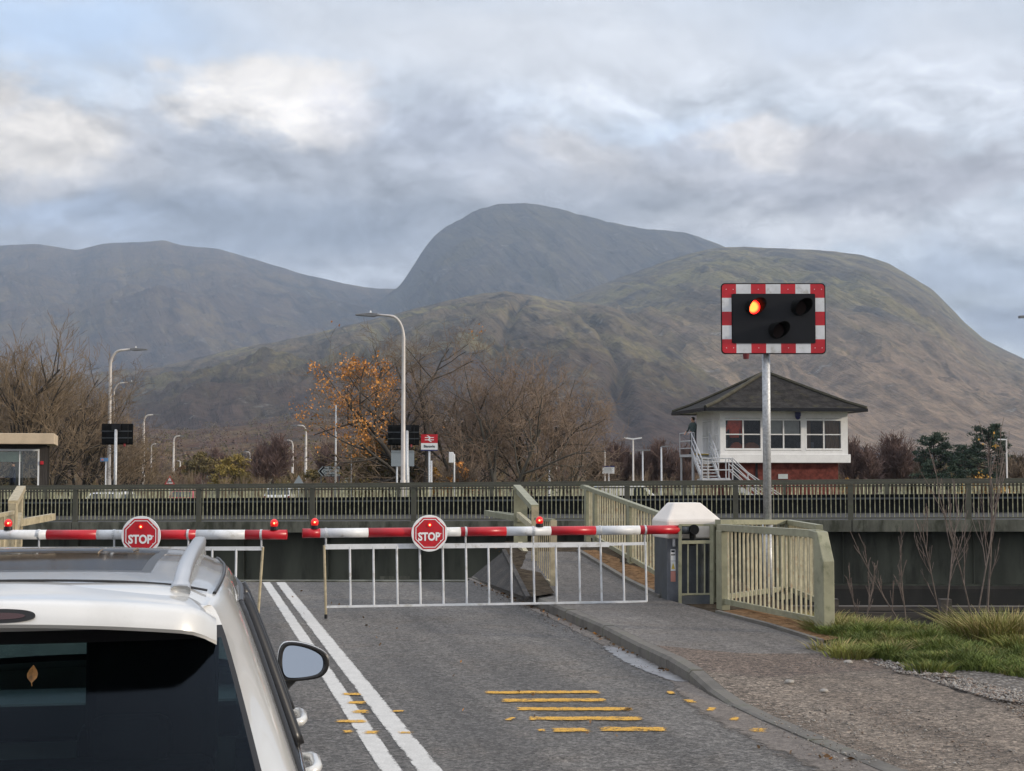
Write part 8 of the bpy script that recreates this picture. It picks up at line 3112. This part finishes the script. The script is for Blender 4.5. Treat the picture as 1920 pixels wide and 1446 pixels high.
# interior
b = MB()
b.box((0, 1.15, 0.62), (1.25, 0.9, 0.25)); b.box((0, 0.80, 0.88), (1.25, 0.16, 0.5))
for x in (-0.38, 0.38):
    b.box((x, 0.80, 1.19 - 0.03 * (x < 0)), (0.24, 0.10, 0.14)); b.box((x, 2.0, 0.62), (0.5, 0.55, 0.2)); b.box((x, 1.72, 0.84), (0.48, 0.16, 0.5)); b.box((x, 1.70, 1.17), (0.24, 0.10, 0.14))
b.box((0.40, 1.70, 1.20), (0.46, 0.15, 0.5)); b.box((0.40, 1.66, 1.42), (0.26, 0.10, 0.16))
b.build('seats', K['cloth'], car, bevel=0.04, local=True)
b = MB()
b.box((0, 3.05, 0.92), (1.45, 0.5, 0.16)); b.box((0, 2.2, 0.36), (1.5, 3.6, 0.06)); b.box((0, 0.5, 0.72), (1.2, 0.5, 0.05))
b.build('dashboard', K['seal'], car, bevel=0.03, local=True)
b = MB()
b.box((0.06, 2.72, 1.50), (0.24, 0.03, 0.075))
b.bar((0.06, 2.74, 1.52), (0.06, 2.86, 1.585), 0.03, 0.03)
b.build('inner_mirror', K['seal'], car, bevel=0.008, local=True)
b = MB()
Vi = cols_[4:int(4.9 * SUB), 5 * SUB:9 * SUB + 1] - np.array([0, 0, 0.03])
np_mesh('headlining', Vi.reshape(-1, 3), grid_faces(*Vi.shape[:2]), K['cloth'], car)

# the leaf stuck to the rear window
bpy.context.view_layer.update()
Mi = CM.inverted()
o_l, d_l = Mi @ CAM, (Mi.to_3x3() @ ray(61, 1265)).normalized()
hit, loc, nrm, fi = rw.ray_cast(o_l, d_l)
if not hit:
    loc, nrm = Vector((0, 0.40, 1.43)), Vector((0, -0.8, 0.6))
if nrm.dot(d_l) > 0:
    nrm = -nrm
u_ = Vector((1, 0, 0)); v_ = nrm.cross(u_).normalized() * -1
if v_.z < 0: v_ = -v_
LK = 0.62
outl = [(0, -0.046), (0.010, -0.034), (0.020, -0.020), (0.0225, 0.0), (0.017, 0.018), (0.008, 0.034), (0.0, 0.046), (-0.008, 0.034), (-0.017, 0.018), (-0.0225, 0.0), (-0.020, -0.020), (-0.010, -0.034)]
c = loc + nrm * 0.003
b = MB()
cen = CM @ (c + nrm * 0.003)
P_ = [CM @ (c + u_ * x * LK + v_ * z * LK) for x, z in outl]
for k in range(len(P_)):
    b.quad(P_[k], P_[(k + 1) % len(P_)], cen)
b.tube([CM @ (c + v_ * -0.028), CM @ (c + v_ * -0.038 + u_ * 0.002)], 0.001, 5)
tag(b.build('leaf', M('autumn_leaf', (0.17, 0.085, 0.025), 0.6, var=0.5, scale=60)), 'yellow brown fallen leaf stuck to the rear window of the white car', 'leaf')
# thin dead twigs lying across the roof glass
for (x0, y0, x1, y1, lab) in ((184, 1040, 193, 1032, 'short pale twig lying on the dark roof glass, left of the stop sign foot'), (250, 1034, 260, 1030, 'short pale twig lying on the dark roof glass, below the stop sign')):
    pts = []
    for px, py in ((x0, y0), ((x0 + x1) / 2 - 2, (y0 + y1) / 2), (x1, y1)):
        best = None
        for ob in kids(car):
            if ob.name.startswith('sunroof') or ob.name.startswith('body'):
                h_, l_, n_, _ = ob.ray_cast(o_l, (Mi.to_3x3() @ ray(px, py)).normalized())
                if h_ and (best is None or (l_ - o_l).length < (best - o_l).length):
                    best = l_
        if best is not None:
            pts.append(CM @ (best + Vector((0, 0, 0.004))))
    if len(pts) > 1:
        b = MB(); b.tube(pts, 0.0025, 5)
        tag(b.build('twig', K['twig_tan']), lab, 'twig')

# ---------------------------------------------------------------- air
hz = MB()
hz.box((0, 4700, 700 - 3), (17200, 9960, 1410))
ho = hz.build('haze', [])
ho.data.materials.clear()
hm = bpy.data.materials.new('haze')
hm.use_nodes = True
t = NT(hm.node_tree)
hm.node_tree.nodes.clear()
out = t.n('ShaderNodeOutputMaterial')
pv = t.n('ShaderNodeVolumePrincipled')
pv.inputs['Color'].default_value = (0.62, 0.78, 1.0, 1)
pv.inputs['Density'].default_value = 8.0e-5
pv.inputs['Anisotropy'].default_value = 0.1
t.l(pv.outputs[0], out.inputs['Volume'])
ho.data.materials.append(hm)
tag(ho, kind='stuff')
